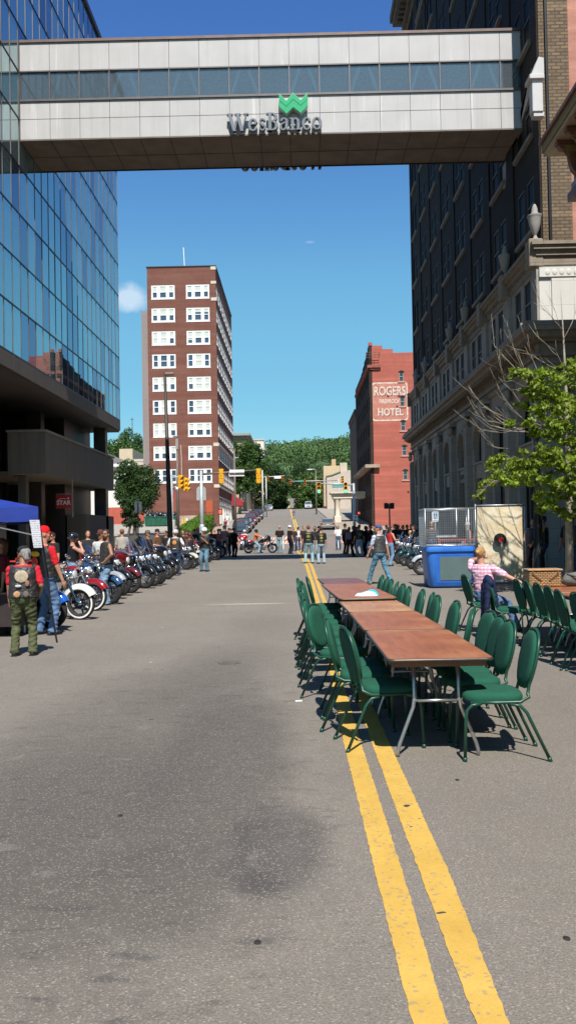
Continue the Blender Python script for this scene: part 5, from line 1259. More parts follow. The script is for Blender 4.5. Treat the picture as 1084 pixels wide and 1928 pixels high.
# street bits
mh = G(432, 1249); t = thing('manhole_cover', 'small round iron cover set in the asphalt left of the tables', 'manhole cover', (mh.x, mh.y, g(mh.y)))
mb = MB(); mb.lathe([(.15,.0),(.15,.004),(.135,.004),(.135,.002),(0,.002)], n=28); mb.build('frame', M((.15,.135,.12), .6, .3, .3, 20), t)
mb = MB(); mb.lathe([(.132,.002),(.132,.006),(0,.006)], n=28)
for i in range(-4, 5): mb.box(-.1, .1, i*.028-.006, i*.028+.006, .006, .009)
mb.build('lid', M((.13,.115,.10), .7, .1, .3, 20), t)
p = G(562, 1321); t = tag(MB().box(-.035,.035,-.012,.012,.002,.012).build('paper_scrap', WHITE), 'tiny white paper scrap on the asphalt by the left chairs', 'litter'); t.location = p; t.rotation_euler = (0,0,.15)
for px_, py_, lb in ((227,1540,'small black tar lump on the asphalt at the left'), (860,1471,'small dark tar lump right of the near table legs'), (1066,1777,'small dark tar lump at the right edge of the road'), (485,1779,'small dark tar lump in the oil stain')):
    p = G(px_, py_); mb = MB(); mb.ell((0,0,.001), (.016,.022,.006), 8, 5); t = tag(mb.build('tar_lump', M((.02,.019,.018), .7)), lb, 'debris', 'tar lumps on the road'); t.location = p

# ---- dunk tank and backdrop
dk = G(845, 1108); ang = -.02
DK_ = thing('dunk_tank', 'blue plastic dunk tank with grey window and wire cage on top', 'dunk tank', (dk.x+.09, dk.y+.75, g(dk.y)+.03), ang)
def rrect(hx_, hy_, r, n=6):
    out = []
    for cx, cy, a0 in ((hx_-r,hy_-r,0),(-hx_+r,hy_-r,90),(-hx_+r,-hy_+r,180),(hx_-r,-hy_+r,270)):
        for q in range(n+1): a = math.radians(a0+q*90/n); out.append((cx+r*math.cos(a), cy+r*math.sin(a)))
    return out
def loftrings(mb, rings, cap0=True, cap1=True):
    n = len(rings[0]); o = []; [o.extend(r) for r in rings]; fs = [(k*n+i, k*n+(i+1) % n, (k+1)*n+(i+1) % n, (k+1)*n+i) for k in range(len(rings)-1) for i in range(n)]
    if cap0: fs.append(tuple(range(n-1,-1,-1)))
    if cap1: fs.append(tuple((len(rings)-1)*n+i for i in range(n)))
    mb.add(o, fs)
def bluemat():
    m, t, b = newmat('blue_plastic'); n = noise(t, 2.5, 6, None, .7); n2 = noise(t, 5.5, 5, None, .6)
    cc = ramp(t, n, (.02,.12,.48), (.035,.19,.62), .3, .7); cc = mixc(t, mapr(t, n2, .66, .74, 0, .8), cc, (.35,.35,.22)); t.links.new(cc, b.inputs['Base Color']); b.inputs['Roughness'].default_value = .42; return m
BLU2 = bluemat()
mb = MB(); R_ = []
for hx_, hy_, z in ((.56,.62,0),(.60,.66,.04),(.655,.71,.92),(.66,.715,.98)): R_.append([(x, y, z) for x, y in rrect(hx_, hy_, .16)])
loftrings(mb, R_, True, False); mb.build('tub', BLU2, DK_, smooth=50)
mb = MB(); loftrings(mb, [[(x,y,z) for x,y in rrect(h,h+.05,.17)] for h, z in ((.66,.98),(.71,.985),(.72,1.04),(.70,1.12),(.64,1.13),(.63,1.0))], False, False); mb.build('rim', BLU2, DK_, smooth=50)
mb = MB(); mb.add([(x,y,.93) for x,y in rrect(.64,.69,.15)], [tuple(range(28))]); mb.build('water', M((.05,.16,.2), .05), DK_)
slope = .09/.92
def fy(z): return -(.66+(.71-.66)*(z-.04)/.88)-.006
mb = MB(); mb.add([(-.31,fy(.19),.19),(.55,fy(.19),.19),(.55,fy(.84),.84),(-.31,fy(.84),.84),(-.31,fy(.19)-.015,.19),(.55,fy(.19)-.015,.19),(.55,fy(.84)-.015,.84),(-.31,fy(.84)-.015,.84)], [(4,5,6,7),(0,1,5,4),(1,2,6,5),(2,3,7,6),(3,0,4,7)]); wn_ = mb.build('window', M((.10,.15,.15), .25, 0, .1, 2), DK_)
mb = MB()
for k in range(14):
    x = -.35+k*.0715; 
    for z in (.15,.88): mb.ell((x, fy(z)-.004, z), (.012,.008,.012), 6, 4)
for k in range(11):
    z = .15+k*.073
    for x in (-.35,.59): mb.ell((x, fy(z)-.004, z), (.012,.008,.012), 6, 4)
mb.mi = 1; mb.add([(-.40,fy(.12)-.001,.12),(.63,fy(.12)-.001,.12),(.63,fy(.92)-.001,.92),(-.40,fy(.92)-.001,.92)], [(0,1,2,3)]); mb.build('window_surround', [M((.05,.08,.2), .5), M((.02,.13,.55), .4, 0, .15, 3)], DK_)
mb = MB(); c0, c1_, zt_, zb_ = -.69, .69, 2.17, 1.13
for x, y in ((c0,-.72),(c1_,-.72),(c0,.72),(c1_,.72),(.17,-.72),(.5,-.72)): mb.tube([(x,y,zb_-.05),(x,y,zt_)], .018, 8)
for y in (-.72,.72): mb.tube([(c0,y,zt_),(c1_,y,zt_)], .018, 8); mb.tube([(c0,y,zb_+.02),(c1_,y,zb_+.02)], .018, 8)
for x in (c0, c1_): mb.tube([(x,-.72,zt_),(x,.72,zt_)], .018, 8)
mb.build('cage_frame', GALV, DK_, smooth=True)
mb = MB()
for i in range(1, 24):
    x = c0+(c1_-c0)*i/24; mb.beam((x,-.72,zb_),(x,-.72,zt_),.0065); 
    y = -.72+1.44*i/24; mb.beam((c0,y,zb_),(c0,y,zt_),.0065)
for i in range(1, 16):
    z = zb_+(zt_-zb_)*i/16; mb.beam((c0,-.72,z),(c1_,-.72,z),.0065); mb.beam((c0,-.72,z),(c0,.72,z),.0065)
mb.build('wire_mesh', GALV, DK_)
mb = MB(); mb.cbox(-.3,.3,-.1,.25,1.35,1.42,.02); mb.tube([(0,.2,1.4),(0,.72,1.4)], .02, 8); mb.build('seat_board', M((.3,.3,.3), .6), DK_)
bl = at(897, 1095, 25.2); br_ = at(990, 1100, 25.2)
BD = thing('target_backdrop', 'stained cream canvas backdrop on a pipe frame with black and red target disc', 'backdrop', (bl.x, 25.2, g(25)), 0)
W_ = br_.x-bl.x; H_ = at(940, 951, 25.2).z-g(25)
def canvas():
    m, t, b = newmat('stained_canvas'); n = noise(t, 1.6, 6, None, .65); n2 = noise(t, 4, 6, None, .7)
    sp = t.nodes.new('ShaderNodeSeparateXYZ'); t.links.new(t.nodes.new('ShaderNodeTexCoord').outputs['Object'], sp.inputs[0])
    cc = ramp(t, n, (.72,.66,.52), (.60,.48,.28), .35, .65); cc = mixc(t, mapr(t, n2, .55, .75, 0, .45), cc, (.38,.26,.12)); cc = mixc(t, mapr(t, sp.outputs[0], .8, 1.5, 0, .4), cc, (.42,.28,.14))
    t.links.new(cc, b.inputs['Base Color']); b.inputs['Roughness'].default_value = .85; bump(t, b, noise(t, 2.2, 4), .6, .06); return m
mb = MB(); nx_, nzz = 14, 20; vs_ = []
for i in range(nx_+1):
    for j in range(nzz+1): u, v = i/nx_, j/nzz; vs_.append((.05+u*(W_-.1), .035*math.sin(5*u+2*v)*math.sin(PI*v), .12+v*(H_-.17)))
mb.add(vs_, [(i*(nzz+1)+j, (i+1)*(nzz+1)+j, (i+1)*(nzz+1)+j+1, i*(nzz+1)+j+1) for i in range(nx_) for j in range(nzz)]); mb.build('canvas', canvas(), BD, smooth=True)
mb = MB(); mb.tube([(0,.0,0),(0,.0,H_+.04)], .02, 8); mb.tube([(W_,.0,0),(W_,.0,H_+.06)], .02, 8); mb.tube([(-.03,0,H_),(W_+.05,0,H_)], .02, 8); mb.tube([(0,0,.08),(W_,0,.08)], .02, 8)
mb.tube([(0,0,H_*.8),(0,.9,0)], .016, 6); mb.tube([(W_,0,H_*.8),(W_,.9,0)], .016, 6); mb.build('pipe_frame', GALV, BD, smooth=True)
cx_, cz_ = at(939, 1016, 25.2).x-bl.x, at(939, 1016, 25.2).z-g(25)
mb = MB(); mb.lathe([(0,-.01),(.18,-.01),(.185,0),(.18,.02),(0,.02)], (cx_,-.11,cz_), (0,-1,0), 24); tg = mb.build('target_disc', M((.015,.015,.015), .45), BD, smooth=40)
mb = MB(); mb.lathe([(0,.0),(.08,.0),(.08,.008),(0,.008)], (cx_+.03,-.131,cz_-.01), (0,-1,0), 20); mb.build('bullseye', M((.45,.02,.015), .5), tg)
mb = MB(); mb.tube([(cx_+.04,-.14,cz_-.06),(cx_+.05,-.15,cz_-.16),(cx_+.06,-.14,cz_-.32)], .05, 8, rs=[.02,.05,.03]); mb.build('hanging_bottle', M((.6,.55,.5), .3), BD, smooth=True)
mb = MB(); mb.tube([(cx_,-.05,cz_),(cx_,.3,cz_)], .02, 6); mb.build('target_arm', STEEL, BD)

# ---- blue canopy
CN = thing('canopy_tent', 'blue pop up canopy tent with slanted black legs at the left edge', 'tent', (-6.05, 14.69, 0), .29)
BLC = M((.008,.03,.24), .65, 0, .2, 3, .4, .5, 5); fx, fy_ = -4.13+5.7, 13.75-15.2
mb = MB(); q = [(fx,fy_),(fx,-fy_),(-fx,-fy_),(-fx,fy_)]; n = 10; vs_ = []; fs = []
ztop = 2.17
for a in range(4):
    (x0,y0),(x1,y1) = q[a], q[(a+1) % 4]
    for i in range(n+1):
        u = i/n; x, y = x0+(x1-x0)*u, y0+(y1-y0)*u; sg_ = math.sin(PI*u)
        vs_ += [(x*1.01, y*1.01, 1.95-.02*math.sin(9*u)), (x*1.012, y*1.012, ztop-.03*sg_), (x*.5, y*.5, 2.36-.02*sg_), (0,0,2.66)]
    b0 = a*(n+1)*4
    for i in range(n):
        for k in range(3): fs.append((b0+i*4+k, b0+(i+1)*4+k, b0+(i+1)*4+k+1, b0+i*4+k+1))
mb.add(vs_, fs); mb.build('fabric_top', BLC, CN, smooth=60)
for sx_, sy_ in ((1,1),(1,-1),(-1,1),(-1,-1)):
    mb = MB(); mb.beam((sx_*fx, sy_*-fy_*-1*1.0, 2.1) if False else (sx_*fx*.99, -sy_*fy_*.99, 2.1), (sx_*(fx+.28), -sy_*(fy_-.1), .02), .028); mb.beam((sx_*(fx+.23), -sy_*(fy_-.08), .01), (sx_*(fx+.34), -sy_*(fy_-.12), .01), .07, .012); mb.build('leg', BLACKP, CN)
mb = MB()
for a in range(4):
    (x0,y0),(x1,y1) = q[a], q[(a+1) % 4]
    mb.beam((x0*.97,y0*.97,2.1),((x0+x1)/2*.97,(y0+y1)/2*.97,1.72),.02); mb.beam((x1*.97,y1*.97,2.1),((x0+x1)/2*.97,(y0+y1)/2*.97,1.72),.02); mb.beam((x0*.97,y0*.97,1.72),((x0+x1)/2*.97,(y0+y1)/2*.97,2.1),.02); mb.beam((x1*.97,y1*.97,1.72),((x0+x1)/2*.97,(y0+y1)/2*.97,2.1),.02)
mb.build('truss', M((.3,.3,.3), .4, .6), CN)
mb = MB(); vs_ = []
for i in range(9):
    v = i/8; z = 1.96-.44*v; xx = fx-.06+.28*(2.1-z)/2.08; vs_ += [(xx-.075, fy_-.06-.02*math.sin(v*5), z), (xx+.075-.02*v, fy_-.05+.02*math.sin(v*6), z)]
mb.add(vs_, [(2*i, 2*i+1, 2*i+3, 2*i+2) for i in range(8)])
def papermat():
    m, t, b = newmat('printed_paper'); n = noise(t, 60, 2); tcn = t.nodes.new('ShaderNodeTexCoord'); wv = t.nodes.new('ShaderNodeTexWave'); wv.bands_direction = 'Z'; wv.inputs['Scale'].default_value = 9; wv.inputs['Distortion'].default_value = .4; t.links.new(tcn.outputs['Object'], wv.inputs['Vector'])
    mu = t.nodes.new('ShaderNodeMath'); mu.operation = 'MULTIPLY'; t.links.new(mapr(t, n, .45, .55, 0, 1), mu.inputs[0]); t.links.new(mapr(t, wv.outputs[1], .5, .6, 0, 1), mu.inputs[1])
    t.links.new(mixc(t, mu.outputs[0], (.62,.62,.66), (.25,.25,.30)), b.inputs['Base Color']); b.inputs['Roughness'].default_value = .7; return m
mb.build('paper_banner', papermat(), CN, smooth=True)
tt = thing('display_table', 'dark clothed folding table in the shade under the blue canopy', 'table', (-5.4, 14.9, 0))
mb = MB(); mb.box(-.75,.75,-.4,.4,.74,.77); mb.build('tabletop', M((.16,.08,.05), .6), tt)
mb = MB(); mb.box(-.74,.74,-.39,.39,.2,.738); mb.build('cloth', M((.03,.02,.02), .9), tt)
for s in (-1,1): mb = MB(); mb.beam((s*.6,-.3,.0),(s*.6,-.3,.25),.03); mb.beam((s*.6,.3,0),(s*.6,.3,.25),.03); mb.build('leg', STEEL, tt)
for i, (x, cc_) in enumerate(((-.45,(.3,.05,.04)),(.0,(.35,.3,.2)),(.4,(.05,.05,.06)))):
    bx = thing('merchandise_box', ['red open box on the canopy table', 'cardboard box on the canopy table', 'black box on the canopy table'][i], 'box', (-5.4+x, 14.85, .775)); mb = MB(); wall(mb, (-.15,-.1,0), (1,0,0), (0,-1,0), .3, .16, [], .01); mb.box(-.15,.15,-.1,-.09,0,.16); mb.box(-.15,.15,.09,.1,0,.16); mb.box(-.15,-.14,-.09,.09,0,.16); mb.box(.14,.15,-.09,.09,0,.16); mb.box(-.14,.14,-.09,.09,0,.02); mb.build('carton', M(cc_, .7), bx)
# ------------------------------------------------------------------ motorcycles
AY = (0,1,0)
def wheel_parts(whitewall, mag, R=.325):
    t = MB(); prof = [(R-.075+.07*math.cos(a)*.95-.0, .06*math.sin(a)) for a in [2*PI*i/12 for i in range(12)]]
    prof = [(R-.062+.062*math.cos(a), .058*math.sin(a)) for a in [2*PI*i/12 for i in range(12)]]
    t.lathe(prof, axis=AY, n=28, closed=True); tyre = t.mesh('tyre', RUBBER, smooth=True)
    m_ = MB(); m_.lathe([(R-.10,-.035),(R-.115,-.03),(R-.125,0),(R-.115,.03),(R-.10,.035)], axis=AY, n=28, closed=True); m_.lathe([(.035,-.07),(.045,-.02),(.045,.02),(.035,.07)], axis=AY, n=12)
    for s in (-1, 1): m_.lathe([(.11,s*.052),(.11,s*.058),(.06,s*.06),(.06,s*.052)], axis=AY, n=20)
    n = 5 if mag else 20
    for i in range(n):
        a = 2*PI*i/n; w_ = .045 if mag else .007
        p = Vector((.035*math.cos(a), (.03 if i % 2 else -.03)*(0 if mag else 1), .035*math.sin(a))); q = Vector(((R-.11)*math.cos(a+(0 if mag else .3)), 0, (R-.11)*math.sin(a+(0 if mag else .3)))); m_.beam(p, q, w_, .02 if mag else .007)
    rim = m_.mesh('rim', CHROME, smooth=35); ww = None
    if whitewall:
        w2 = MB()
        for s in (-1,1): w2.lathe([(R-.088,s*.046),(R-.055,s*.0595),(R-.028,s*.054)], axis=AY, n=28, cap=False)
        ww = w2.mesh('whitewall', WHITE, smooth=True)
    return tyre, rim, ww
WHE = {(w_, m_): wheel_parts(w_, m_) for w_ in (0,1) for m_ in (0,1)}
def add_wheel(root, name, x, kind, R=.325, parent=None):
    o = link(name, WHE[kind][0], parent or root); o.location = (x, 0, R); link('rim', WHE[kind][1], o)
    if WHE[kind][2]: link('whitewall', WHE[kind][2], o)
    return o
def common():
    D = {}
    m_ = MB(); 
    m_.cbox(-.20,.22,-.12,.12,.20,.42,.05); m_.lathe([(.11,-.16),(.115,.14),(.09,.16)], (-.22,0,.34), AY, 14); m_.lathe([(.13,-.15),(.13,.15),(.1,.17)], (.08,0,.33), AY, 16)
    for dx, a in ((-.07,-.38),(.13,.38)):
        d = Vector((math.sin(a),0,math.cos(a)))
        for k in range(9): c_ = Vector((dx*.6,0,.42))+d*(.03+k*.024); r = .085 if k < 7 else .07; m_.lathe([(r,0),(r,.012),(.055,.013),(.055,.023)], c_, d, 14)
        m_.ell(Vector((dx*.6,0,.42))+d*.27, (.08,.075,.045), 12, 6)
    m_.lathe([(.075,0),(.085,.03),(.05,.06)], (.03,.13,.56), AY, 14); m_.lathe([(.075,0),(.085,.03),(.05,.06)], (.03,-.16,.56), AY, 14)
    D['engine'] = m_.mesh('engine', M((.50,.50,.51), .22, .95, .25, 9), smooth=40)
    m_ = MB(); 
    for s in (-1,1):
        m_.tube([(.22,s*.12,.58),(.28,s*.15,.40),(.18,s*.17,.24),(-.2,s*.19,.22),(-1.02,s*.20,.25)], .03, 10, rs=[.022,.024,.026,.04,.042])
    D['exhaust'] = m_.mesh('exhaust', CHROME, smooth=True)
    m_ = MB(); m_.tube([(.52,0,.88),(.42,0,.66),(.33,0,.25),(-.35,0,.20),(-.55,0,.33),(-.42,0,.62),(.0,0,.70),(.50,0,.80)], .022, 8); m_.tube([(-.30,.1,.28),(-.5,.26,.02)], .012, 6)
    for s in (-1,1): m_.tube([(-.3,s*.1,.3),(-.80,s*.11,.325)], .02, 6); m_.tube([(-.42,s*.12,.66),(-.82,s*.13,.34)], .024, 8)
    m_.box(.1,.3,-.27,-.17,.25,.275); m_.box(.1,.3,.17,.27,.25,.275)
    D['chassis'] = m_.mesh('chassis', BLACKP, smooth=40)
    m_ = MB()
    for s in (-1,1):
        m_.tube([(.81,s*.095,.325),(.72,s*.10,.52),(.50,s*.105,.99)], .025, 10, rs=[.032,.031,.022]); m_.lathe([(.04,0),(.045,.04),(.03,.07)], (.81,s*.095-.03,.325), AY, 12)
    m_.box(.45,.56,-.13,.13,.92,.96); m_.box(.51,.61,-.13,.13,.77,.80)
    D['fork'] = m_.mesh('fork', CHROME, smooth=40)
    m_ = MB(); m_.tube([(.24,-.44,1.05),(.32,-.34,1.10),(.44,-.18,1.07),(.48,-.06,.99),(.48,.06,.99),(.44,.18,1.07),(.32,.34,1.10),(.24,.44,1.05)], .013, 8)
    for s in (-1,1): m_.tube([(.24,s*.44,1.05),(.17,s*.49,1.02)], .02, 8); m_.tube([(.34,s*.32,1.10),(.36,s*.36,1.2)], .006, 5); m_.ell((.36,s*.37,1.23), (.015,.06,.04), 10, 6)
    D['handlebar'] = m_.mesh('handlebar', CHROME, smooth=True)
    m_ = MB(); m_.ell((.60,0,.90), (.11,.095,.095), 14, 8); m_.ell((.63,.19,.86), (.06,.05,.05), 10, 6); m_.ell((.63,-.19,.86), (.06,.05,.05), 10, 6); m_.tube([(.58,-.2,.84),(.58,.2,.84)], .01, 6)
    D['headlight'] = m_.mesh('headlight', CHROME, smooth=True)
    m_ = MB(); m_.lathe([(.075,.0),(.078,.02),(0,.035)], (.685,0,.90), (1,0,0), 14); D['lens'] = m_.mesh('lens', M((.75,.78,.8), .08), smooth=40)
    m_ = MB(); vs_ = []
    for x, w_, z, h in ((.02,.10,.70,.06),(-.08,.16,.66,.10),(-.30,.19,.63,.09),(-.45,.17,.66,.10),(-.55,.13,.72,.10),(-.80,.11,.72,.08),(-.90,.06,.70,.04)):
        vs_.append([(x, w_*math.cos(a)*1.0, z+h*.5+h*.5*math.sin(a)) for a in [2*PI*i/12 for i in range(12)]])
    loftrings(m_, vs_); D['seat'] = m_.mesh('seat', M((.02,.018,.017), .5, 0, .2, 6), smooth=60)
    m_ = MB(); m_.ell((-1.06,0,.62), (.03,.05,.035), 10, 6); D['tail_light'] = m_.mesh('tail_light', M((.5,.01,.01), .25), smooth=True)
    return D
CM = common()
def fender(mat, x, a0, a1, R=.365, w_=.085, deep=.08):
    m_ = MB(); sec = [(-w_-.01,-deep),(-w_,-.01),(-w_*.7,.02),(0,.03),(w_*.7,.02),(w_,-.01),(w_+.01,-deep)]; n = 14; vs_ = []
    for i in range(n+1):
        a = math.radians(a0+(a1-a0)*i/n)
        for y, r in sec: vs_.append((x+(R+r)*math.cos(a), y, .325+(R+r)*math.sin(a)))
    m_.add(vs_, [(i*7+j, (i+1)*7+j, (i+1)*7+j+1, i*7+j+1) for i in range(n) for j in range(6)]); return m_
def motorcycle(label, loc, rz, col_, kind=(0,1), shield=None, bags=False, fairing=False, group=None, trim=None, steer=0, scale=1.0, trike=False):
    t = thing('motorcycle', label, 'motorcycle', loc, rz, group); t.scale = (scale,)*3
    P_ = M(col_, .18, .1, .06, 3, coat=.8); P2 = M(trim, .18, .1, .06, 3, coat=.8) if trim else P_
    add_wheel(t, 'front_wheel', .81, kind); 
    if trike:
        for s in (-1,1): o = add_wheel(t, 'rear_wheel', -.81, kind); o.location.y = s*.42
    else: add_wheel(t, 'rear_wheel', -.81, kind)
    for k in ('engine','exhaust','chassis','fork','handlebar','seat','tail_light'): link(k, CM[k], t)
    h = link('headlight', CM['headlight'], t); link('lens', CM['lens'], h)
    fender(P_, .81, 28, 172).build('front_fender', P2, t, smooth=50)
    m_ = fender(P_, -.81, -5, 150, .375, .105, .11)
    if trike: m_.cbox(-1.15,-.45,-.55,.55,.40,.78,.08)
    m_.build('rear_fender', P_, t, smooth=50)
    m_ = MB(); rings = []
    for x, w_, z0, z1 in ((.46,.06,.84,.93),(.40,.12,.78,.985),(.24,.165,.73,1.0),(.06,.155,.71,.94),(-.08,.09,.70,.85),(-.12,.04,.71,.80)):
        c_ = (z0+z1)/2; hh_ = (z1-z0)/2; rings.append([(x, w_*math.cos(a), c_+hh_*math.sin(a)) for a in [2*PI*i/14 for i in range(14)]])
    loftrings(m_, rings); tk = m_.build('fuel_tank', P_, t, smooth=60)
    m_ = MB(); m_.lathe([(.03,0),(.03,.015),(0,.018)], (.26,.05,.985), (0,0,1), 10); m_.build('filler_cap', CHROME, tk)
    if trim:
        m_ = MB()
        for s in (-1,1): m_.ell((.20,s*.135,.84), (.13,.03,.06), 12, 6)
        m_.build('tank_panel', P2, tk, smooth=True)
    if bags:
        for s in (-1,1):
            m_ = MB(); m_.cbox(-1.08,-.52,min(s*.20,s*.40),max(s*.20,s*.40),.36,.66,.07); bg_ = m_.build('saddlebag', P_ if bags == 1 else M((.025,.02,.018), .5), t, smooth=35)
            m_ = MB(); m_.cbox(-1.0,-.96,s*.30-.03,s*.30+.03,.5,.53,.01); m_.build('latch', CHROME, bg_)
    if fairing:
        m_ = MB(); rings = []
        for x, w_, z0, z1 in ((.74,.10,.84,.98),(.70,.24,.78,1.10),(.60,.36,.80,1.18),(.50,.40,.86,1.20),(.44,.36,.92,1.18)):
            c_ = (z0+z1)/2; hh_ = (z1-z0)/2; rings.append([(x, w_*math.copysign(abs(math.cos(a))**.7, math.cos(a)), c_+hh_*math.copysign(abs(math.sin(a))**.8, math.sin(a))) for a in [2*PI*i/18 for i in range(18)]])
        loftrings(m_, rings); m_.build('fairing', P_, t, smooth=60); m_ = MB(); m_.lathe([(.085,.0),(.088,.03),(0,.045)], (.735,0,.92), (1,0,0), 16); m_.build('fairing_lamp', M((.8,.82,.85), .1), t, smooth=40)
    if shield:
        m_ = MB(); vs_ = []; n = 8
        for i in range(n+1):
            v = i/n
            for j in range(9): u = j/8*2-1; vs_.append((.56-.25*v-.07*u*u, u*(.24-.05*v*v), 1.0+.42*v*(shield)))
        m_.add(vs_, [(i*9+j, i*9+j+1, (i+1)*9+j+1, (i+1)*9+j) for i in range(n) for j in range(8)]); m_.build('windshield', WSH, t, smooth=True)
    return t
WSH = clear_glass('windshield_plastic', (.62,.70,.78), .22, .05)
rgk = random.Random(19)
def bike_at(px, py, label, deg, *a, **k):
    "front wheel touches the road at that spot"
    p = G(px, py); deg += rgk.uniform(-12, 12); r = math.radians(deg); s = k.get('scale', 1.0); x, y = p.x-.81*s*math.cos(r), p.y-.81*s*math.sin(r)
    return motorcycle(label, (x, y, g(y)), r, *a, group='motorcycles parked in rows along the street', **k)
BK = (.012,.012,.014)
bike_at(98, 1184, 'blue motorcycle with black front wheel behind the canopy leg, nearest of the left row', -22, (.01,.10,.50), (0,1), bags=1, trim=None, shield=1)
bike_at(152, 1167, 'white and teal motorcycle with a broad whitewall front tyre', -22, (.01,.10,.085), (1,1), trim=(.72,.74,.68), bags=1)
bike_at(178, 1150, 'red motorcycle with whitewall tyre next after the white and teal one', -20, (.26,.008,.012), (1,0))
bike_at(208, 1138, 'dark motorcycle with chrome wheel partly hidden by the sleeveless man', -20, (.02,.06,.14), (0,0), shield=1)
bike_at(216, 1128, 'silver grey motorcycle behind the legs of the sleeveless man', -20, (.35,.37,.4), (0,1))
bike_at(246, 1117, 'dark maroon touring motorcycle with a red fairing', -24, (.12,.008,.012), (0,1), fairing=True, bags=1)
bike_at(275, 1108, 'black motorcycle with slim windscreen, just behind the maroon one', -22, BK, (0,0), shield=1, bags=2)
bike_at(299, 1101, 'black motorcycle with bright chrome wheel and tall windscreen', -22, BK, (0,1), shield=1.2)
bike_at(315, 1091, 'black touring motorcycle with batwing fairing beside the tall dark pole', -20, BK, (0,1), fairing=True, bags=1)
bike_at(325, 1084, 'black cruiser motorcycle left of the man in the patched vest', -18, BK, (0,0), bags=2)
bike_at(362, 1071, 'cream and black motorcycle with beige tank between two standing men', -22, (.50,.40,.25), (0,1), shield=1.1, trim=(.6,.55,.45))
bike_at(376, 1064, 'white motorcycle behind the helmeted man in jeans', -22, (.62,.60,.56), (0,1), shield=1.1, bags=1)
bike_at(405, 1055, 'black motorcycle with big bright chrome front wheel right of the helmeted man', -20, BK, (0,1), fairing=True, bags=1)
bike_at(417, 1049, 'black touring motorcycle tilted beside the people in dark clothes', -18, BK, (0,1), fairing=True, bags=1)
for px_, py_, lb, cl_, kd, kw in ((229,1122,'black motorcycle squeezed in right of the silver grey one',BK,(0,1),dict(shield=1)), (288,1104,'black cruiser motorcycle with spoked wheel in the middle of the row',BK,(0,0),dict(shield=1)),
        (352,1073,'black motorcycle with chrome engine left of the cream one',BK,(0,1),dict(bags=2)), (392,1059,'dark motorcycle right behind the helmeted man',BK,(0,1),dict(shield=1,bags=2))):
    bike_at(px_, py_, lb, -21, cl_, kd, **kw)
for px_, py_, lb, cl_, kw in ((728,1054,'black touring motorcycle tucked behind the row on the right',BK,dict(fairing=True)), (776,1072,'teal black cruiser motorcycle nearest the blue tank',(.01,.04,.05),dict(shield=1)), (710,1051,'silver motorcycle deep in the right hand crowd',(.3,.3,.32),dict(bags=2))):
    bike_at(px_, py_, lb, 202, cl_, (0,1), **kw)
# right hand side
bike_at(762, 1066, 'dark green cruiser motorcycle with wire spoke front wheel, right side of the street', 200, (.01,.05,.045), (0,0), shield=1.1)
bike_at(751, 1062, 'black motorcycle parked behind the dark green cruiser', 202, BK, (0,0), bags=2)
bike_at(742, 1056, 'dark red motorcycle behind the woman in the red top', 200, (.10,.01,.01), (0,1), shield=1)
bike_at(793, 1083, 'silver motorcycle half hidden behind the blue dunk tank', 192, (.4,.42,.46), (0,0), bags=2)
bike_at(700, 1050, 'dark blue covered touring motorcycle right of the crowd', 205, (.015,.02,.06), (0,1), fairing=True, bags=1)
bike_at(716, 1053, 'black motorcycle with raised windscreen behind the walking man', 205, BK, (0,1), shield=1.2, bags=2)
# in the crossing
p = G(490, 1042); motorcycle('black touring motorcycle ridden across the crossing by a rider in orange', (p.x, p.y+.3, g(p.y)), math.radians(-8), BK, (0,1), bags=1, fairing=True)
p = G(459, 1036); motorcycle('red and white three wheeled motorcycle facing the camera in the crossing', (p.x, p.y+1, g(p.y)), math.radians(-100), (.35,.01,.02), (0,1), trike=True, fairing=True, trim=(.6,.6,.62), bags=1)

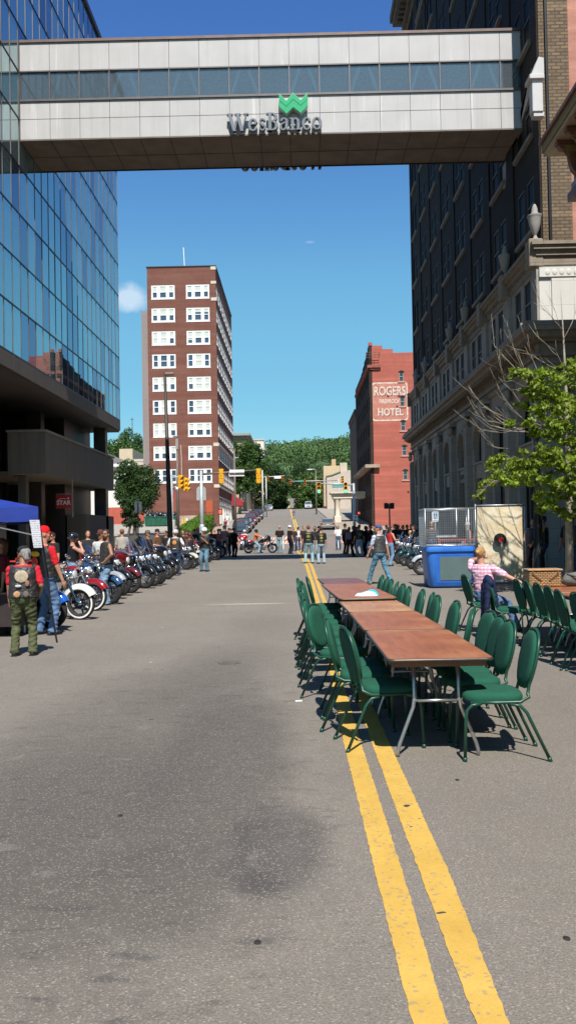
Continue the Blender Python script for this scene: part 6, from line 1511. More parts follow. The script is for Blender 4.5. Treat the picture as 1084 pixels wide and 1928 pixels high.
# ------------------------------------------------------------------ cars
CGL = glass_mirror('car_glass', (.10,.13,.15), refl=.5)
def car(label, loc, rz, col_, kind='suv', group=None, plate=True):
    t = thing('parked_car', label, 'car', loc, rz, group); P_ = M(col_, .25, .3, .05, 2, coat=.7)
    L = 2.35; H1, H2 = (1.02, 1.78) if kind == 'suv' else (.92, 1.43)
    if kind == 'van': H1, H2 = 1.15, 1.95
    W = .92
    if kind == 'sedan': lower = [(-L,.35),(-L-.03,.55),(-L+.02,.90),(-L+.55,.98),(1.1,.95),(L-.2,.78),(L,.62),(L+.02,.35)]; cab = [(-1.75,.95),(-1.15,1.40),(-.1,1.44),(.55,1.38),(1.25,.93)]
    elif kind == 'van': lower = [(-L,.35),(-L,1.1),(1.5,1.1),(L-.1,.9),(L,.35)]; cab = [(-L+.05,1.1),(-L+.1,1.9),(.6,1.95),(1.6,1.1)]
    else: lower = [(-L,.40),(-L-.02,.7),(-L+.0,1.06),(1.0,1.10),(L-.25,1.0),(L-.05,.80),(L,.40)]; cab = [(-L+.05,1.06),(-L+.25,1.70),(-L+.5,1.78),(.2,1.76),(1.15,1.08)]
    m_ = MB(); n = len(lower)
    rings = []
    for x, k in ((-W,.0),(-W+.0,.0),(-W+.08,.04),(W-.08,.04),(W,.0)): pass
    def side(poly, ws):
        rings = []
        for x, ins in ws:
            cy = sum(p[0] for p in poly)/len(poly); cz = sum(p[1] for p in poly)/len(poly); rings.append([(x, cy+(y-cy)*(1-ins), cz+(z-cz)*(1-ins*1.4)) for y, z in poly])
        return rings
    loftrings(m_, side(lower, [(-W,.05),(-W+.05,.0),(W-.05,.0),(W,.05)]))
    cr = []
    for x, z_s in ((-1, 0),(1, 0)): pass
    vs_ = []; zmin = min(z for y, z in cab); zmax = max(z for y, z in cab)
    for s in (-1, 1): vs_.append([(s*(W-.06-.17*(z-zmin)/(zmax-zmin)), y, z) for y, z in cab])
    loftrings(m_, vs_); m_.build('body', P_, t, smooth=30)
    # glazing set a little proud of the cabin
    m_ = MB(); ins = []
    cy = sum(p[0] for p in cab)/len(cab); g2 = [(cy+(y-cy)*.90, zmin+.06+(z-zmin)*.80) for y, z in cab]
    vs_ = []
    for s in (-1, 1): vs_.append([(s*(W-.045-.17*(z-zmin)/(zmax-zmin)), y, z) for y, z in g2])
    loftrings(m_, vs_); m_.build('side_windows', CGL, t)
    for nm, (p, q), d in (('windscreen', (cab[-1], cab[-2]), .02), ('rear_window', (cab[0], cab[1]), -.02)):
        m_ = MB(); (ya, za), (yb, zb_) = p, q; f0, f1 = .12, .88
        A = [(ya+(yb-ya)*f+d, za+(zb_-za)*f+.015) for f in (f0, f1)]
        w0, w1 = [W-.06-.17*(z-zmin)/(zmax-zmin)-.07 for y, z in A]
        m_.add([(-w0,A[0][0],A[0][1]),(w0,A[0][0],A[0][1]),(w1,A[1][0],A[1][1]),(-w1,A[1][0],A[1][1])]+[(-w0,A[0][0]-d*3,A[0][1]-.03),(w0,A[0][0]-d*3,A[0][1]-.03),(w1,A[1][0]-d*3,A[1][1]-.03),(-w1,A[1][0]-d*3,A[1][1]-.03)], [(0,1,2,3),(0,1,5,4),(1,2,6,5),(2,3,7,6),(3,0,4,7)]); m_.build(nm, CGL, t)
    for s in (-1,1):
        for y in (-1.42, 1.45):
            m_ = MB(); m_.lathe([(.20,-.10),(.33,-.10),(.345,-.06),(.345,.06),(.33,.10),(.20,.10)], (s*(W-.10),y,.345), (1,0,0), 20, closed=True); wh = m_.build('wheel', RUBBER, t, smooth=40)
            m_ = MB(); m_.lathe([(0,-.08),(.20,-.08),(.20,.085),(.12,.10),(0,.09)], (s*(W-.10),y,.345), (s,0,0), 16); m_.build('rim', STEEL, wh, smooth=40)
        m_ = MB(); m_.cbox(s*W*.78-.17,s*W*.78+.13,L-.13,L+.03,.66,.82,.03); m_.build('headlight', M((.75,.76,.78), .12), t)
        m_ = MB(); m_.cbox(s*W*.80-.15,s*W*.80+.13,-L-.04,-L+.08,.72,.90 if kind == 'sedan' else 1.02,.02); m_.build('tail_light', M((.40,.01,.012), .2), t)
        m_ = MB(); m_.ell((s*(W+.10),.85,1.06 if kind != 'sedan' else .98), (.09,.05,.07), 8, 6); m_.build('mirror', P_, t, smooth=True)
    m_ = MB(); m_.cbox(-W+.04,W-.04,L-.06,L+.10,.38,.58,.05); m_.cbox(-W+.04,W-.04,-L-.12,-L+.06,.40,.60,.05); m_.build('bumpers', M([c_*.8 for c_ in col_], .4), t)
    m_ = MB(); m_.box(-.45,.45,L-.02,L+.025,.62,.80); m_.build('grille', M((.03,.03,.03), .4, .4), t)
    m_ = MB(); m_.box(-.16,.16,-L-.135,-L-.115,.62,.74) ; m_.build('number_plate', M((.6,.62,.65), .5), t)
    return t
cg = 'cars parked along the left kerb uphill'
for i, (Y, x, c_, k, lb) in enumerate([(103,-6.95,(.05,.07,.09),'suv','dark blue grey suv facing down the hill, lowest of the parked row'), (110.5,-6.9,(.03,.045,.05),'suv','dark green grey suv, second up in the parked row'), (119,-6.95,(.16,.02,.03),'sedan','burgundy car, third up in the parked row'),
      (128,-7.0,(.20,.02,.035),'suv','burgundy suv, fourth up in the parked row'), (138,-7.0,(.13,.02,.025),'suv','dark red suv, fifth up in the parked row'), (150,-7.0,(.025,.04,.07),'suv','dark navy suv at the top of the parked row'), (208,-7.0,(.6,.6,.6),'sedan','white car parked farthest up near the crest on the left')]):
    car(lb, (x, Y, g(Y)), PI+.0, c_, k, cg); 
car('silver gold sedan seen from behind at the right kerb', (3.75, 114, g(114)), 0.0, (.30,.27,.23), 'sedan')
car('white van coming over the crest of the hill', (2.6, 226, g(226)), PI, (.7,.7,.7), 'van')
for o in [o for o in col.objects if o.name.startswith('parked_car')]:
    y = o.location.y; sl_ = math.atan2(g(y+2.3)-g(y-2.3), 4.6)
    o.rotation_euler = (sl_ if abs(o.rotation_euler.z) < 1 else -sl_, 0, o.rotation_euler.z); o.location.z = (g(y+2)+g(y-2))/2

# ------------------------------------------------------------------ signals, poles and signs
SY_ = M((.75,.38,.015), .4, 0, .08, 6); BLK = M((.015,.015,.015), .5)
LENS = {'r': M((.20,.01,.008), .3), 'y': M((.22,.10,.01), .3), 'g': M((.01,.10,.06), .3), 'G': emis((.05,1.0,.45), 2.2, (.05,.4,.2)), 'R': emis((1,.05,.02), 1.8)}
def signal(root, loc, rz, lit='G', h=1.05, back=False, name='signal_head', mat=SY_, n=3, thin=False):
    s = h/1.05; e = link(name, None, root); e.location = V3(loc)-root.location; e.rotation_euler = (0,0,rz); e.scale = (s,)*3
    m_ = MB(); 
    for k in range(n): m_.cbox(-.17,.17,-.10,.10,-.5+k*.35,-.5+k*.35+.335,.025)
    if back:
        m_.beam((-.14,.12,-.45),(.14,.12,.5),.05,.04); m_.beam((.14,.12,-.45),(-.14,.12,.5),.05,.04)
    m_.build('housing', mat, e)
    for k, c_ in enumerate(('g','y','r')[:n]):
        z = -.5+k*.35+.17; cc_ = {'G': 'G' if k == 0 else c_}.get(lit, c_)
        if lit == 'R' and k == n-1: cc_ = 'R'
        m_ = MB(); m_.lathe([(.125,.0),(.12,.015),(0,.03)], (0,-.10,z), (0,-1,0), 16); ln_ = m_.build('lens', LENS[cc_ if cc_ in LENS else c_], e, smooth=40)
        m_ = MB(); N = 12; vs_ = []
        for i in range(N+1):
            a = math.radians(-30+240*i/N); vs_ += [(.14*math.cos(a), -.10, z+.14*math.sin(a)), (.14*math.cos(a), -.10-.22*(0.55+.45*math.sin(a)), z+.14*math.sin(a))]
        m_.add(vs_, [(2*i, 2*i+1, 2*i+3, 2*i+2) for i in range(N)]); m_.build('visor', mat, ln_)
    return e
def sub(mb, name, mat, R, smooth=False):
    o = mb.build(name, mat, R, smooth); o.location = -R.location; return o
GP_ = M((.42,.44,.45), .5, .3, .12, 2); BRP = M((.16,.125,.10), .6, .1, .2, 1)
# right corner mast
Y = 96.5; b0 = at(667, 1000, Y); zt_ = at(666, 910, Y).z; za = at(640, 913.5, Y).z
R = thing('traffic_signal', 'grey mast arm traffic signal with two green lights on the right corner', 'traffic light', (b0.x, Y, g(Y)))
m_ = MB(); m_.tube([(b0.x,Y,g(Y)),(b0.x,Y,zt_)], .15, 10, rs=[.19,.13]); sub(m_, 'pole', GP_, R, True)
xe = at(598, 914, Y).x; m_ = MB(); m_.tube([(b0.x,Y,za),(xe,Y,za+.25)], .08, 8, rs=[.11,.06]); sub(m_, 'mast_arm', GP_, R, True)
for px_ in (600, 650): p = at(px_, 919, Y); signal(R, (p.x, Y-.2, p.z), 0, 'G', 1.25)
p0, p1 = at(625, 912, Y), at(646, 918, Y); m_ = MB(); m_.box(p0.x, p1.x, Y-.16, Y-.13, p1.z, p0.z); sn_ = sub(m_, 'street_name_sign', M((.02,.22,.17), .5), R)
text_obj('sign_text', 'Market Street', M((.7,.75,.72), .5), sn_, ((p0.x+p1.x)/2, Y-.165, p1.z+.1), .22, 'S', .002, .0, .85)
p0, p1 = at(663.5, 970, Y), at(673, 983, Y); m_ = MB(); m_.box(p0.x, p1.x, Y-.24, Y-.21, p1.z, p0.z); sn_ = sub(m_, 'turn_sign', WHITE, R)
m_ = MB(); cx = (p0.x+p1.x)/2; w2 = p1.x-p0.x
for k, zf in enumerate((.80,.62)): m_.box(cx-w2*.28, cx+w2*.28, Y-.25, Y-.242, p1.z+(p0.z-p1.z)*zf-.03, p1.z+(p0.z-p1.z)*zf+.03)
m_.prism([(cx-w2*.38, p1.z+.2),(cx-w2*.1,p1.z+.33),(cx-w2*.1,p1.z+.24),(cx+w2*.36,p1.z+.24),(cx+w2*.36,p1.z+.16),(cx-w2*.1,p1.z+.16),(cx-w2*.1,p1.z+.07)], Y-.25, Y-.242, 'xz'); m_.build('sign_marks', BLK, sn_)
p = at(675, 966, Y); m_ = MB(); m_.cbox(p.x-.2, p.x+.2, Y-.15, Y+.1, p.z-.25, p.z+.2, .03); hb = sub(m_, 'walk_signal', BLK, R); m_ = MB(); m_.box(p.x-.12, p.x+.12, Y-.165, Y-.15, p.z-.12, p.z+.12); m_.build('hand_light', emis((1,.12,.05), .8), hb)
# left near mast seen from behind
Y = 70.0; b0 = at(380.5, 1000, Y); zt_ = at(378, 886, Y).z
R = thing('traffic_signal', 'grey pole with a long mast arm and yellow signals seen from behind', 'traffic light', (b0.x, Y, g(Y)))
m_ = MB(); m_.tube([(b0.x,Y,g(Y)),(b0.x,Y,zt_)], .14, 10, rs=[.18,.12]); m_.lathe([(.22,0),(.22,1.9),(.17,2.1)], (b0.x,Y,g(Y)+.0), n=10); sub(m_, 'pole', GP_, R, True)
m_ = MB(); m_.tube([(b0.x,Y,at(378,893,Y).z),at(420,890,Y),at(493,884,Y)], .06, 8, rs=[.09,.07,.045]); sub(m_, 'mast_arm', M((.20,.16,.13), .5, .3), R, True)
for px_, py_ in ((417, 897.5), (487, 897)): p = at(px_, py_, Y); signal(R, (p.x, Y-.15, p.z), PI, '', 1.2, back=True)
for a, b_, yy in (((432,884.5),(460,889.5),Y-.3), ((431,891.5),(460,896.5),Y-.15)): p0, p1 = at(*a, yy), at(*b_, yy); m_ = MB(); m_.box(p0.x, p1.x, yy-.05, yy+.03, p1.z, p0.z); sub(m_, 'sign_board', WHITE, R)
p0, p1 = at(369.5, 915, Y), at(387.5, 941.5, Y); hw_ = (p1.x-p0.x)/2; cx = (p0.x+p1.x)/2; pts = [(cx-hw_,p1.z),(cx+hw_,p1.z)]+[(cx+hw_*math.cos(a), p0.z-hw_*.8+hw_*.8*math.sin(a)) for a in [PI*q/10 for q in range(11)]]
m_ = MB(); m_.prism(pts, Y+.15, Y+.19, 'xz'); sub(m_, 'shield_sign_back', M((.48,.50,.50), .4, .4), R)
# left side cluster
Y = 68.0; b0 = at(323, 1000, Y)
R = thing('traffic_signal', 'light grey pole carrying a cluster of yellow side facing signals beside a control cabinet', 'traffic light', (b0.x, Y, g(Y)))
m_ = MB(); m_.tube([(b0.x,Y,g(Y)),(b0.x,Y,at(321,893,Y).z)], .2, 10, rs=[.21,.17]); sub(m_, 'pole', GP_, R, True)
m_ = MB(); m_.tube([at(322,900,Y),at(332,898,Y-.3),at(346,897,Y-.3)], .04, 6); m_.tube([at(323,920,Y),at(331,916,Y-.4),at(333,920,Y-.4)], .04, 6); sub(m_, 'bracket', M((.6,.6,.6), .5), R, True)
for px_, py_, r_ in ((340, 908, 1.25), (346, 912, 1.9), (351, 913, 1.45)): p = at(px_, py_, Y-.5); signal(R, (p.x, Y-.5+(px_-345)*.04, p.z), r_, '', 1.05)
p = at(333.5, 920, Y-.4); m_ = MB(); m_.ell((p.x, Y-.4, p.z), (.12,.12,.14), 12, 8); sub(m_, 'camera_dome', WHITE, R, True)
p0, p1 = at(319, 979, Y), at(331.5, 1008, Y); m_ = MB(); m_.cbox(p0.x, p1.x, Y-.55, Y-.1, g(Y), p0.z, .03); m_.box(p0.x+.04, p1.x-.04, Y-.57, Y-.55, g(Y)+.3, p0.z-.1); sub(m_, 'control_cabinet', M((.48,.50,.48), .45, .2, .06), R)
# tall dark lamp pole
Y = 49.0; b0 = at(322, 1040, Y); tp_ = at(310.5, 703, Y)
R = thing('street_lamp', 'tall dark tapering street lamp pole rising in front of the loft tower', 'street light', (b0.x, Y, g(Y)))
m_ = MB(); m_.tube([(b0.x,Y,g(Y)),(b0.x-.01,Y,g(Y)+.9),tp_], .1, 12, rs=[.20,.16,.075]); sub(m_, 'pole', M((.045,.035,.03), .55, 0, .2, 2), R, True)
p = at(328, 705, Y); m_ = MB(); m_.cbox(tp_.x, p.x, Y-.12, Y+.12, tp_.z-.12, tp_.z+.05, .04); sub(m_, 'lamp_head', M((.20,.17,.15), .5), R)
p = at(322, 1035, Y); m_ = MB(); m_.lathe([(.21,.55),(.205,1.15)], (b0.x,Y,g(Y)), n=12); sub(m_, 'red_band', M((.22,.02,.02), .6), R, True)
Y = 84.0; b0 = at(336, 1000, Y); tp_ = at(332.5, 823, Y); zt2 = tp_.z
R = thing('street_lamp', 'slim brown lamp pole with a small head beside the control cabinet', 'street light', (b0.x, Y, g(Y)))
m_ = MB(); m_.tube([(b0.x,Y,g(Y)),(b0.x,Y,zt2)], .1, 10, rs=[.17,.09]); sub(m_, 'pole', BRP, R, True); m_ = MB(); m_.cbox(b0.x-.4,b0.x+.1,Y-.15,Y+.15,zt2,zt2+.15,.04); m_.box(b0.x-.12,b0.x+.12,Y-.15,Y,zt2-1.2,zt2-.2); sub(m_, 'lamp_head', M((.3,.3,.3), .5), R)
Y = 98.0; b0 = at(443.5, 1000, Y); tp_ = at(441, 846, Y)
R = thing('street_lamp', 'brown street lamp pole with curved cobra head on the left kerb of the hill', 'street light', (b0.x, Y, g(Y)))
m_ = MB(); m_.tube([(b0.x,Y,g(Y)),(b0.x,Y,tp_.z)], .1, 10, rs=[.19,.09]); sub(m_, 'pole', BRP, R, True); p = at(437, 850, Y); m_ = MB(); m_.tube([(b0.x,Y,tp_.z-.5),(b0.x-.25,Y,tp_.z+.2),(p.x-.2,Y-.5,tp_.z+.2)], .04, 6); m_.ell((p.x-.2,Y-.6,tp_.z+.1), (.16,.4,.12), 10, 6); sub(m_, 'lamp_head', M((.35,.35,.34), .5), R, True)
# upper crossing
Y = 160.0
b0 = at(638, 960, Y); R = thing('traffic_signal', 'far mast arm signal with two small orange lights over the hill road', 'traffic light', (b0.x, Y, g(Y)))
m_ = MB(); za = at(590, 905.5, Y).z; m_.tube([(b0.x,Y,g(Y)),(b0.x,Y,za+.4)], .15, 8); sub(m_, 'pole', GP_, R, True); m_ = MB(); m_.tube([(b0.x,Y,za),(at(547,905,Y).x,Y,za)], .09, 8); sub(m_, 'mast_arm', GP_, R, True)
for px_ in (546.5, 573.5): p = at(px_, 908.5, Y); signal(R, (p.x, Y-.2, p.z), 0, '', 1.15, mat=M((.65,.25,.03), .4))
p = at(643.5, 903, Y-8); signal(R, (p.x, Y-8, p.z), 0.5, '', 1.25)
p0, p1 = at(561, 904, Y), at(570, 907.5, Y); m_ = MB(); m_.box(p0.x, p1.x, Y-.15, Y-.1, p1.z, p0.z); sub(m_, 'street_name_sign', M((.05,.30,.22), .5), R)
Y = 158.0
b0 = at(495, 960, Y); R = thing('traffic_signal', 'far pale pole with a short mast arm and two orange signals before the street trees', 'traffic light', (b0.x, Y, g(Y)))
za = at(512, 898, Y).z; m_ = MB(); m_.tube([(b0.x,Y,g(Y)),(b0.x,Y,at(495,885,Y).z)], .15, 8, rs=[.17,.12]); m_.tube([(b0.x+.55,Y+3,g(Y)),(b0.x+.55,Y+3,at(499,895,Y).z)], .1, 8); sub(m_, 'pole', M((.5,.5,.48), .5), R, True)
m_ = MB(); m_.tube([(b0.x,Y,za),(at(535,897,Y).x,Y,za+.15)], .08, 8); sub(m_, 'mast_arm', M((.55,.55,.53), .5), R, True)
for px_ in (504, 532): p = at(px_, 902, Y); signal(R, (p.x, Y-.2, p.z), 0, '', 1.15, mat=M((.65,.25,.03), .4))
p0, p1 = at(516, 897, Y), at(529, 901, Y); m_ = MB(); m_.box(p0.x, p1.x, Y-.2, Y-.15, p1.z, p0.z); sub(m_, 'sign_board', WHITE, R)
Y = 172.0; b0 = at(595.5, 960, Y); R = thing('street_lamp', 'distant street lamp with pale cobra head above the hill road on the right', 'street light', (b0.x, Y, g(Y)))
zt_ = at(594, 886, Y).z; m_ = MB(); m_.tube([(b0.x,Y,g(Y)),(b0.x,Y,zt_)], .12, 8, rs=[.15,.08]); sub(m_, 'pole', M((.2,.17,.15), .5), R, True); p = at(580, 884, Y); m_ = MB(); m_.tube([(b0.x,Y,zt_),(b0.x-.3,Y,zt_+.3),(p.x,Y,p.z)], .05, 6); m_.ell((p.x+.3,Y,p.z-.03), (.65,.2,.14), 10, 6); sub(m_, 'lamp_head', M((.6,.6,.58), .5), R, True)
# plain pole signs
def pole_sign(label, Y, px_, top, bot, w_, base_py, plate, pole, cat='sign', back=None):
    p0, p1 = at(px_-w_/2, top, Y), at(px_+w_/2, bot, Y); x = (p0.x+p1.x)/2
    R = thing('street_sign', label, cat, (x, Y, g(Y)+.14)); m_ = MB(); m_.beam((x,Y,g(Y)+.1),(x,Y,p0.z-.05),.055); sub(m_, 'post', pole, R)
    m_ = MB(); m_.prism(rr(p0.x,p1.x,p1.z,p0.z,(p1.x-p0.x)*.12), Y-.05 if not back else Y+.03, Y-.03 if not back else Y+.05, 'xz'); s_ = sub(m_, 'plate', plate, R); return R, s_, p0, p1
pole_sign('blank white back of a parking sign on a dark post beside the round tree', 50, 260, 944.5, 965, 13.5, 1015, M((.72,.73,.72), .5), M((.10,.09,.08), .5), back=1)
pole_sign('small dark sign back low on the lot fence', 83, 259.5, 973, 985, 7, 1000, M((.10,.09,.08), .5), M((.3,.28,.25), .5), back=1)
R, s_, p0, p1 = pole_sign('white and blue accessible parking sign in front of the wire cage', 43.5, 818.5, 963.5, 982, 12, 1020, WHITE, GP_)
x0_, x1_, z0_, z1_ = p0.x, p1.x, p1.z, p0.z; w2 = x1_-x0_; h2 = z1_-z0_; cx = (x0_+x1_)/2
m_ = MB(); m_.box(x0_+w2*.18, x1_-w2*.18, 43.44, 43.449, z0_+h2*.28, z1_-h2*.18); m_.build('blue_field', M((.02,.14,.42), .5), s_)
m_ = MB(); m_.tube([(cx+w2*.17*math.cos(a), 43.435, z0_+h2*.44+w2*.15*math.sin(a)) for a in [math.radians(q*30+130) for q in range(9)]], w2*.035, 6); m_.beam((cx-w2*.04,43.435,z0_+h2*.70),(cx-w2*.02,43.435,z0_+h2*.50),w2*.07); m_.beam((cx-w2*.02,43.435,z0_+h2*.5),(cx+w2*.16,43.435,z0_+h2*.5),w2*.07); m_.beam((cx+w2*.14,43.435,z0_+h2*.5),(cx+w2*.22,43.435,z0_+h2*.34),w2*.06); m_.ell((cx-w2*.05,43.435,z0_+h2*.76), (w2*.06,.004,w2*.06), 10, 6); m_.build('wheelchair_symbol', WHITE, s_)
m_ = MB(); m_.box(x0_+w2*.15, x1_-w2*.15, 43.44, 43.449, z1_-h2*.13, z1_-h2*.07); m_.box(x0_+w2*.15, x1_-w2*.15, 43.44, 43.449, z0_+h2*.1, z0_+h2*.16); m_.build('text_line', M((.05,.25,.3), .5), s_)
Y = 71.0; b0 = at(733.5, 1000, Y); R = thing('pedestrian_signal', 'dark post with two black walk signal boxes in front of the hotel wall', 'traffic light', (b0.x, Y, g(Y)))
m_ = MB(); m_.tube([(b0.x,Y,g(Y)),(b0.x,Y,at(733,957,Y).z)], .06, 8, rs=[.08,.055]); sub(m_, 'post', M((.10,.05,.045), .5), R, True)
for a, b_ in ((722.5,730.5),(732.5,741.5)):
    p0, p1 = at(a, 947, Y), at(b_, 958, Y); m_ = MB(); m_.cbox(p0.x, p1.x, Y-.16, Y+.12, p1.z, p0.z, .03); m_.box(p0.x+.04, p1.x-.04, Y-.18, Y-.16, p1.z+.06, p0.z-.06); sub(m_, 'walk_signal', BLK, R)
m_ = MB(); p0 = at(731.5,949,Y); m_.box(p0.x-.04,p0.x+.04,Y-.1,Y+.1,at(731,957,Y).z,p0.z); sub(m_, 'bracket', M((.45,.2,.05), .5), R)
Y = 94.5; b0 = at(420.5, 1000, Y); R = thing('pedestrian_signal', 'short pale post with a red hand walk signal by the brick tower corner', 'traffic light', (b0.x, Y, g(Y)))
m_ = MB(); m_.tube([(b0.x,Y,g(Y)),(b0.x,Y,at(420,958,Y).z)], .06, 8); sub(m_, 'post', M((.5,.47,.40), .5), R, True)
p0, p1 = at(411, 958, Y), at(419, 969, Y); m_ = MB(); m_.cbox(p0.x, p1.x, Y-.16, Y+.12, p1.z, p0.z, .03); hb = sub(m_, 'walk_signal', BLK, R); m_ = MB(); m_.box(p0.x+.08, p1.x-.08, Y-.175, Y-.16, p1.z+.12, p0.z-.12); m_.build('hand_light', emis((1,.10,.04), .8), hb)
Y = 24.3; b0 = at(1014, 1085, Y); R = thing('street_lamp', 'thick black fluted lamp post standing behind the target backdrop', 'street light', (b0.x, Y, g(Y)+.14))
m_ = MB(); m_.lathe([(.22,0),(.22,.25),(.17,.35),(.15,.8),(.115,.9),(.095,3.4),(.12,3.5),(.08,3.6),(.06,3.9)], (b0.x,Y,g(Y)+.14), n=16)
for k in range(12): a = 2*PI*k/12; m_.tube([(b0.x+.118*math.cos(a),Y+.118*math.sin(a),g(Y)+1.05),(b0.x+.098*math.cos(a),Y+.098*math.sin(a),g(Y)+3.5)], .012, 4)
sub(m_, 'post', M((.012,.013,.014), .35), R, 40)
m_ = MB(); m_.lathe([(.06,3.9),(.16,4.05),(.2,4.3),(.17,4.6),(.08,4.75),(.02,4.95)], (b0.x,Y,g(Y)+.14), n=16); sub(m_, 'lamp_globe', M((.03,.03,.03), .3), R, 40)
# dumpster with bags, bollards, lot fence
Y = 112.0; z_ = LOTZ(Y); a, b_ = at(273, 980, Y).x, at(331, 980, Y).x; zt_ = at(300, 972, Y).z
R = thing('dumpster', 'long dark green dumpster heaped with black rubbish bags', 'dumpster', ((a+b_)/2, Y, z_))
m_ = MB(); m_.prism([(a,z_+.1),(b_,z_+.1),(b_+.05,zt_),(a-.05,zt_)], Y, Y+1.8, 'xz'); m_.box(a-.1, b_+.1, Y-.06, Y+1.86, zt_-.14, zt_)
for k in range(7): x = a+.2+k*(b_-a-.4)/6; m_.box(x-.05, x+.05, Y-.07, Y, z_+.15, zt_-.14)
sub(m_, 'bin', M((.012,.085,.05), .5, 0, .25, 2), R)
p = at(321, 977, Y-.1); m_ = MB(); m_.box(p.x-.35, p.x+.1, Y-.09, Y-.075, p.z-.1, p.z+.12); sub(m_, 'sticker', M((.4,.45,.4), .5), R)
rgb_ = random.Random(4); bag_me = []
for q in range(3):
    m_ = MB(); m_.ell((0,0,.25), (.38,.34,.30), 12, 8); m_.v = [(x*(1+.2*math.sin(9*z+q)), y*(1+.2*math.sin(8*x+q)), z*(1+.18*math.sin(7*y+5*x+q))) for x,y,z in m_.v]; m_.tube([(0,0,.5),(.02,0,.62)], .04, 6); bag_me.append(m_.mesh('rubbish_bag', M((.02,.02,.022), .3), smooth=50))
for q in range(16):
    x = a+.4+(b_-a-.8)*(q/15); lb = 'black rubbish bag heaped in the green dumpster'; o = link('rubbish_bag', bag_me[q % 3]); o.location = (x, Y+.5+rgb_.uniform(0,.8), zt_-.2+rgb_.uniform(0,.3)); o.rotation_euler = (0,0,rgb_.uniform(0,6)); tag(o, lb, 'rubbish bag', 'black rubbish bags in the dumpster')
Y = 108.0
for i, (px_, lb) in enumerate(((344, 'yellow bollard nearest the dumpster'), (349, 'yellow bollard at the foot of the hedge'))):
    p = at(px_, 985, Y); R = tag(MB().lathe([(.11,0),(.11,.95),(.08,1.05),(0,1.1)], n=12).build('bollard', M((.6,.38,.03), .5), None, 40), lb, 'bollard', 'yellow bollards in the lot'); R.location = (p.x, Y, LOTZ(Y))
p = at(342, 975, 116); R = thing('utility_meter', 'small grey utility box on the loft tower plinth', 'meter', (p.x, 121.4, 3.0)); m_ = MB(); m_.cbox(-.3,.3,-.2,.2,0,.9,.04); m_.build('case', M((.4,.4,.4), .5), R); m_ = MB(); m_.lathe([(.14,0),(.14,.06),(0,.08)], (0,-.2,.6), (0,-1,0), 14); m_.build('dial', WHITE, R)
R = thing('iron_fence', 'black iron picket fence along the parking lot beside the hedge', 'fence', (-14, 84, 1.3)); x0_, x1_ = at(300, 1015, 83.5).x, at(376, 1015, 83.5).x
m_ = MB(); n = 46
for k in range(n+1): x = x0_+(x1_-x0_)*k/n; m_.beam((x,83.4,.35),(x,83.4,1.95),.03)
sub(m_, 'pickets', BLK, R); m_ = MB(); m_.box(x0_,x1_,83.38,83.42,1.75,1.8); m_.box(x0_,x1_,83.38,83.42,.5,.55); sub(m_, 'rails', BLK, R)
# barricades
def barricade(label, x, Y, rz):
    R = thing('barricade', label, 'barricade', (x, Y, g(Y)), rz, 'striped barricades across the crossing')
    for s in (-1,1):
        m_ = MB(); m_.beam((s*.55,-.25,0),(s*.55,0,1.05),.05); m_.beam((s*.55,.25,0),(s*.55,0,1.05),.05); m_.build('leg', M((.7,.7,.68), .6), R)
    m_ = MB(); OR = M((.75,.16,.03), .5)
    for z in (.78,.42):
        m_.mi = 0; m_.box(-.6,.6,-.06,-.03,z,z+.22); m_.mi = 1
        for k in range(5): x_ = -.55+k*.24; m_.prism([(x_,z+.002),(x_+.1,z+.002),(x_+.22 if x_+.22 < .6 else .6,z+.218),(x_+.12,z+.218)], -.064, -.06, 'xz')
    m_.build('rail', [WHITE, OR], R); return R
for px_, Y, rz, lb in ((442,70,.1,'striped barricade behind the three wheeled motorcycle'), (508,67,-.5,'striped barricade just right of the black touring motorcycle'), (546,69,.1,'striped barricade behind the man in the white cap'), (430,70.5,0,'striped barricade farthest left in the crossing'), (648,70,.2,'striped barricade right of the man in the white tee shirt'), (562,72,0,'striped barricade behind the crowd on the yellow line')):
    p = at(px_, 1030, Y); barricade(lb, p.x, Y, rz)
# red cafe furniture
RCM = M((.50,.03,.02), .45, 0, .1)
def cafe_chair():
    t = empty('cafe_chair')
    m_ = MB(); 
    for k in range(9): y = -.2+k*.05; m_.beam((-.2,y,.45),(.2,y,.45),.012)
    m_.tube([(-.21,-.21,.45),(.21,-.21,.45),(.21,.21,.45),(-.21,.21,.45),(-.21,-.21,.45)], .013, 6); m_.build('seat', RCM, t)
    m_ = MB(); m_.tube([(-.2,-.2,.45),(-.27,-.2,.85),(-.28,0,.9),(-.27,.2,.85),(-.2,.2,.45)], .014, 6)
    for k in range(7): z = .52+k*.05; x = -.205-(z-.45)*.17; m_.beam((x,-.2,z),(x,.2,z),.012)
    m_.build('backrest', RCM, t)
    for sx_, sy_ in ((1,1),(1,-1),(-1,1),(-1,-1)): m_ = MB(); m_.tube([(sx_*.2,sy_*.2,.45),(sx_*.25,sy_*.23,0)], .013, 6); m_.build('leg', RCM, t)
    return t
def cafe_table():
    t = empty('cafe_table'); m_ = MB(); m_.lathe([(.45,.70),(.46,.72),(.45,.74),(0,.74)], n=28); m_.build('tabletop', RCM, t)
    m_ = MB(); m_.tube([(0,0,.0),(0,0,.7)], .03, 8); m_.lathe([(.28,0),(.27,.02),(.04,.05)], n=20); m_.build('pedestal', RCM, t); return t
cc0, ct0 = cafe_chair(), cafe_table(); uc, ut = [0], [0]
def cc(x, y, rz, lb): 
    o = cc0 if not uc[0] else copy_tree(cc0); uc[0] = 1; o.location = (x,y,g(y)+.14); o.rotation_euler = (0,0,rz); tag(o, lb, 'chair', 'red metal cafe chairs')
def ct(x, y, lb):
    o = ct0 if not ut[0] else copy_tree(ct0); ut[0] = 1; o.location = (x,y,g(y)+.14); tag(o, lb, 'table', 'red metal cafe tables')
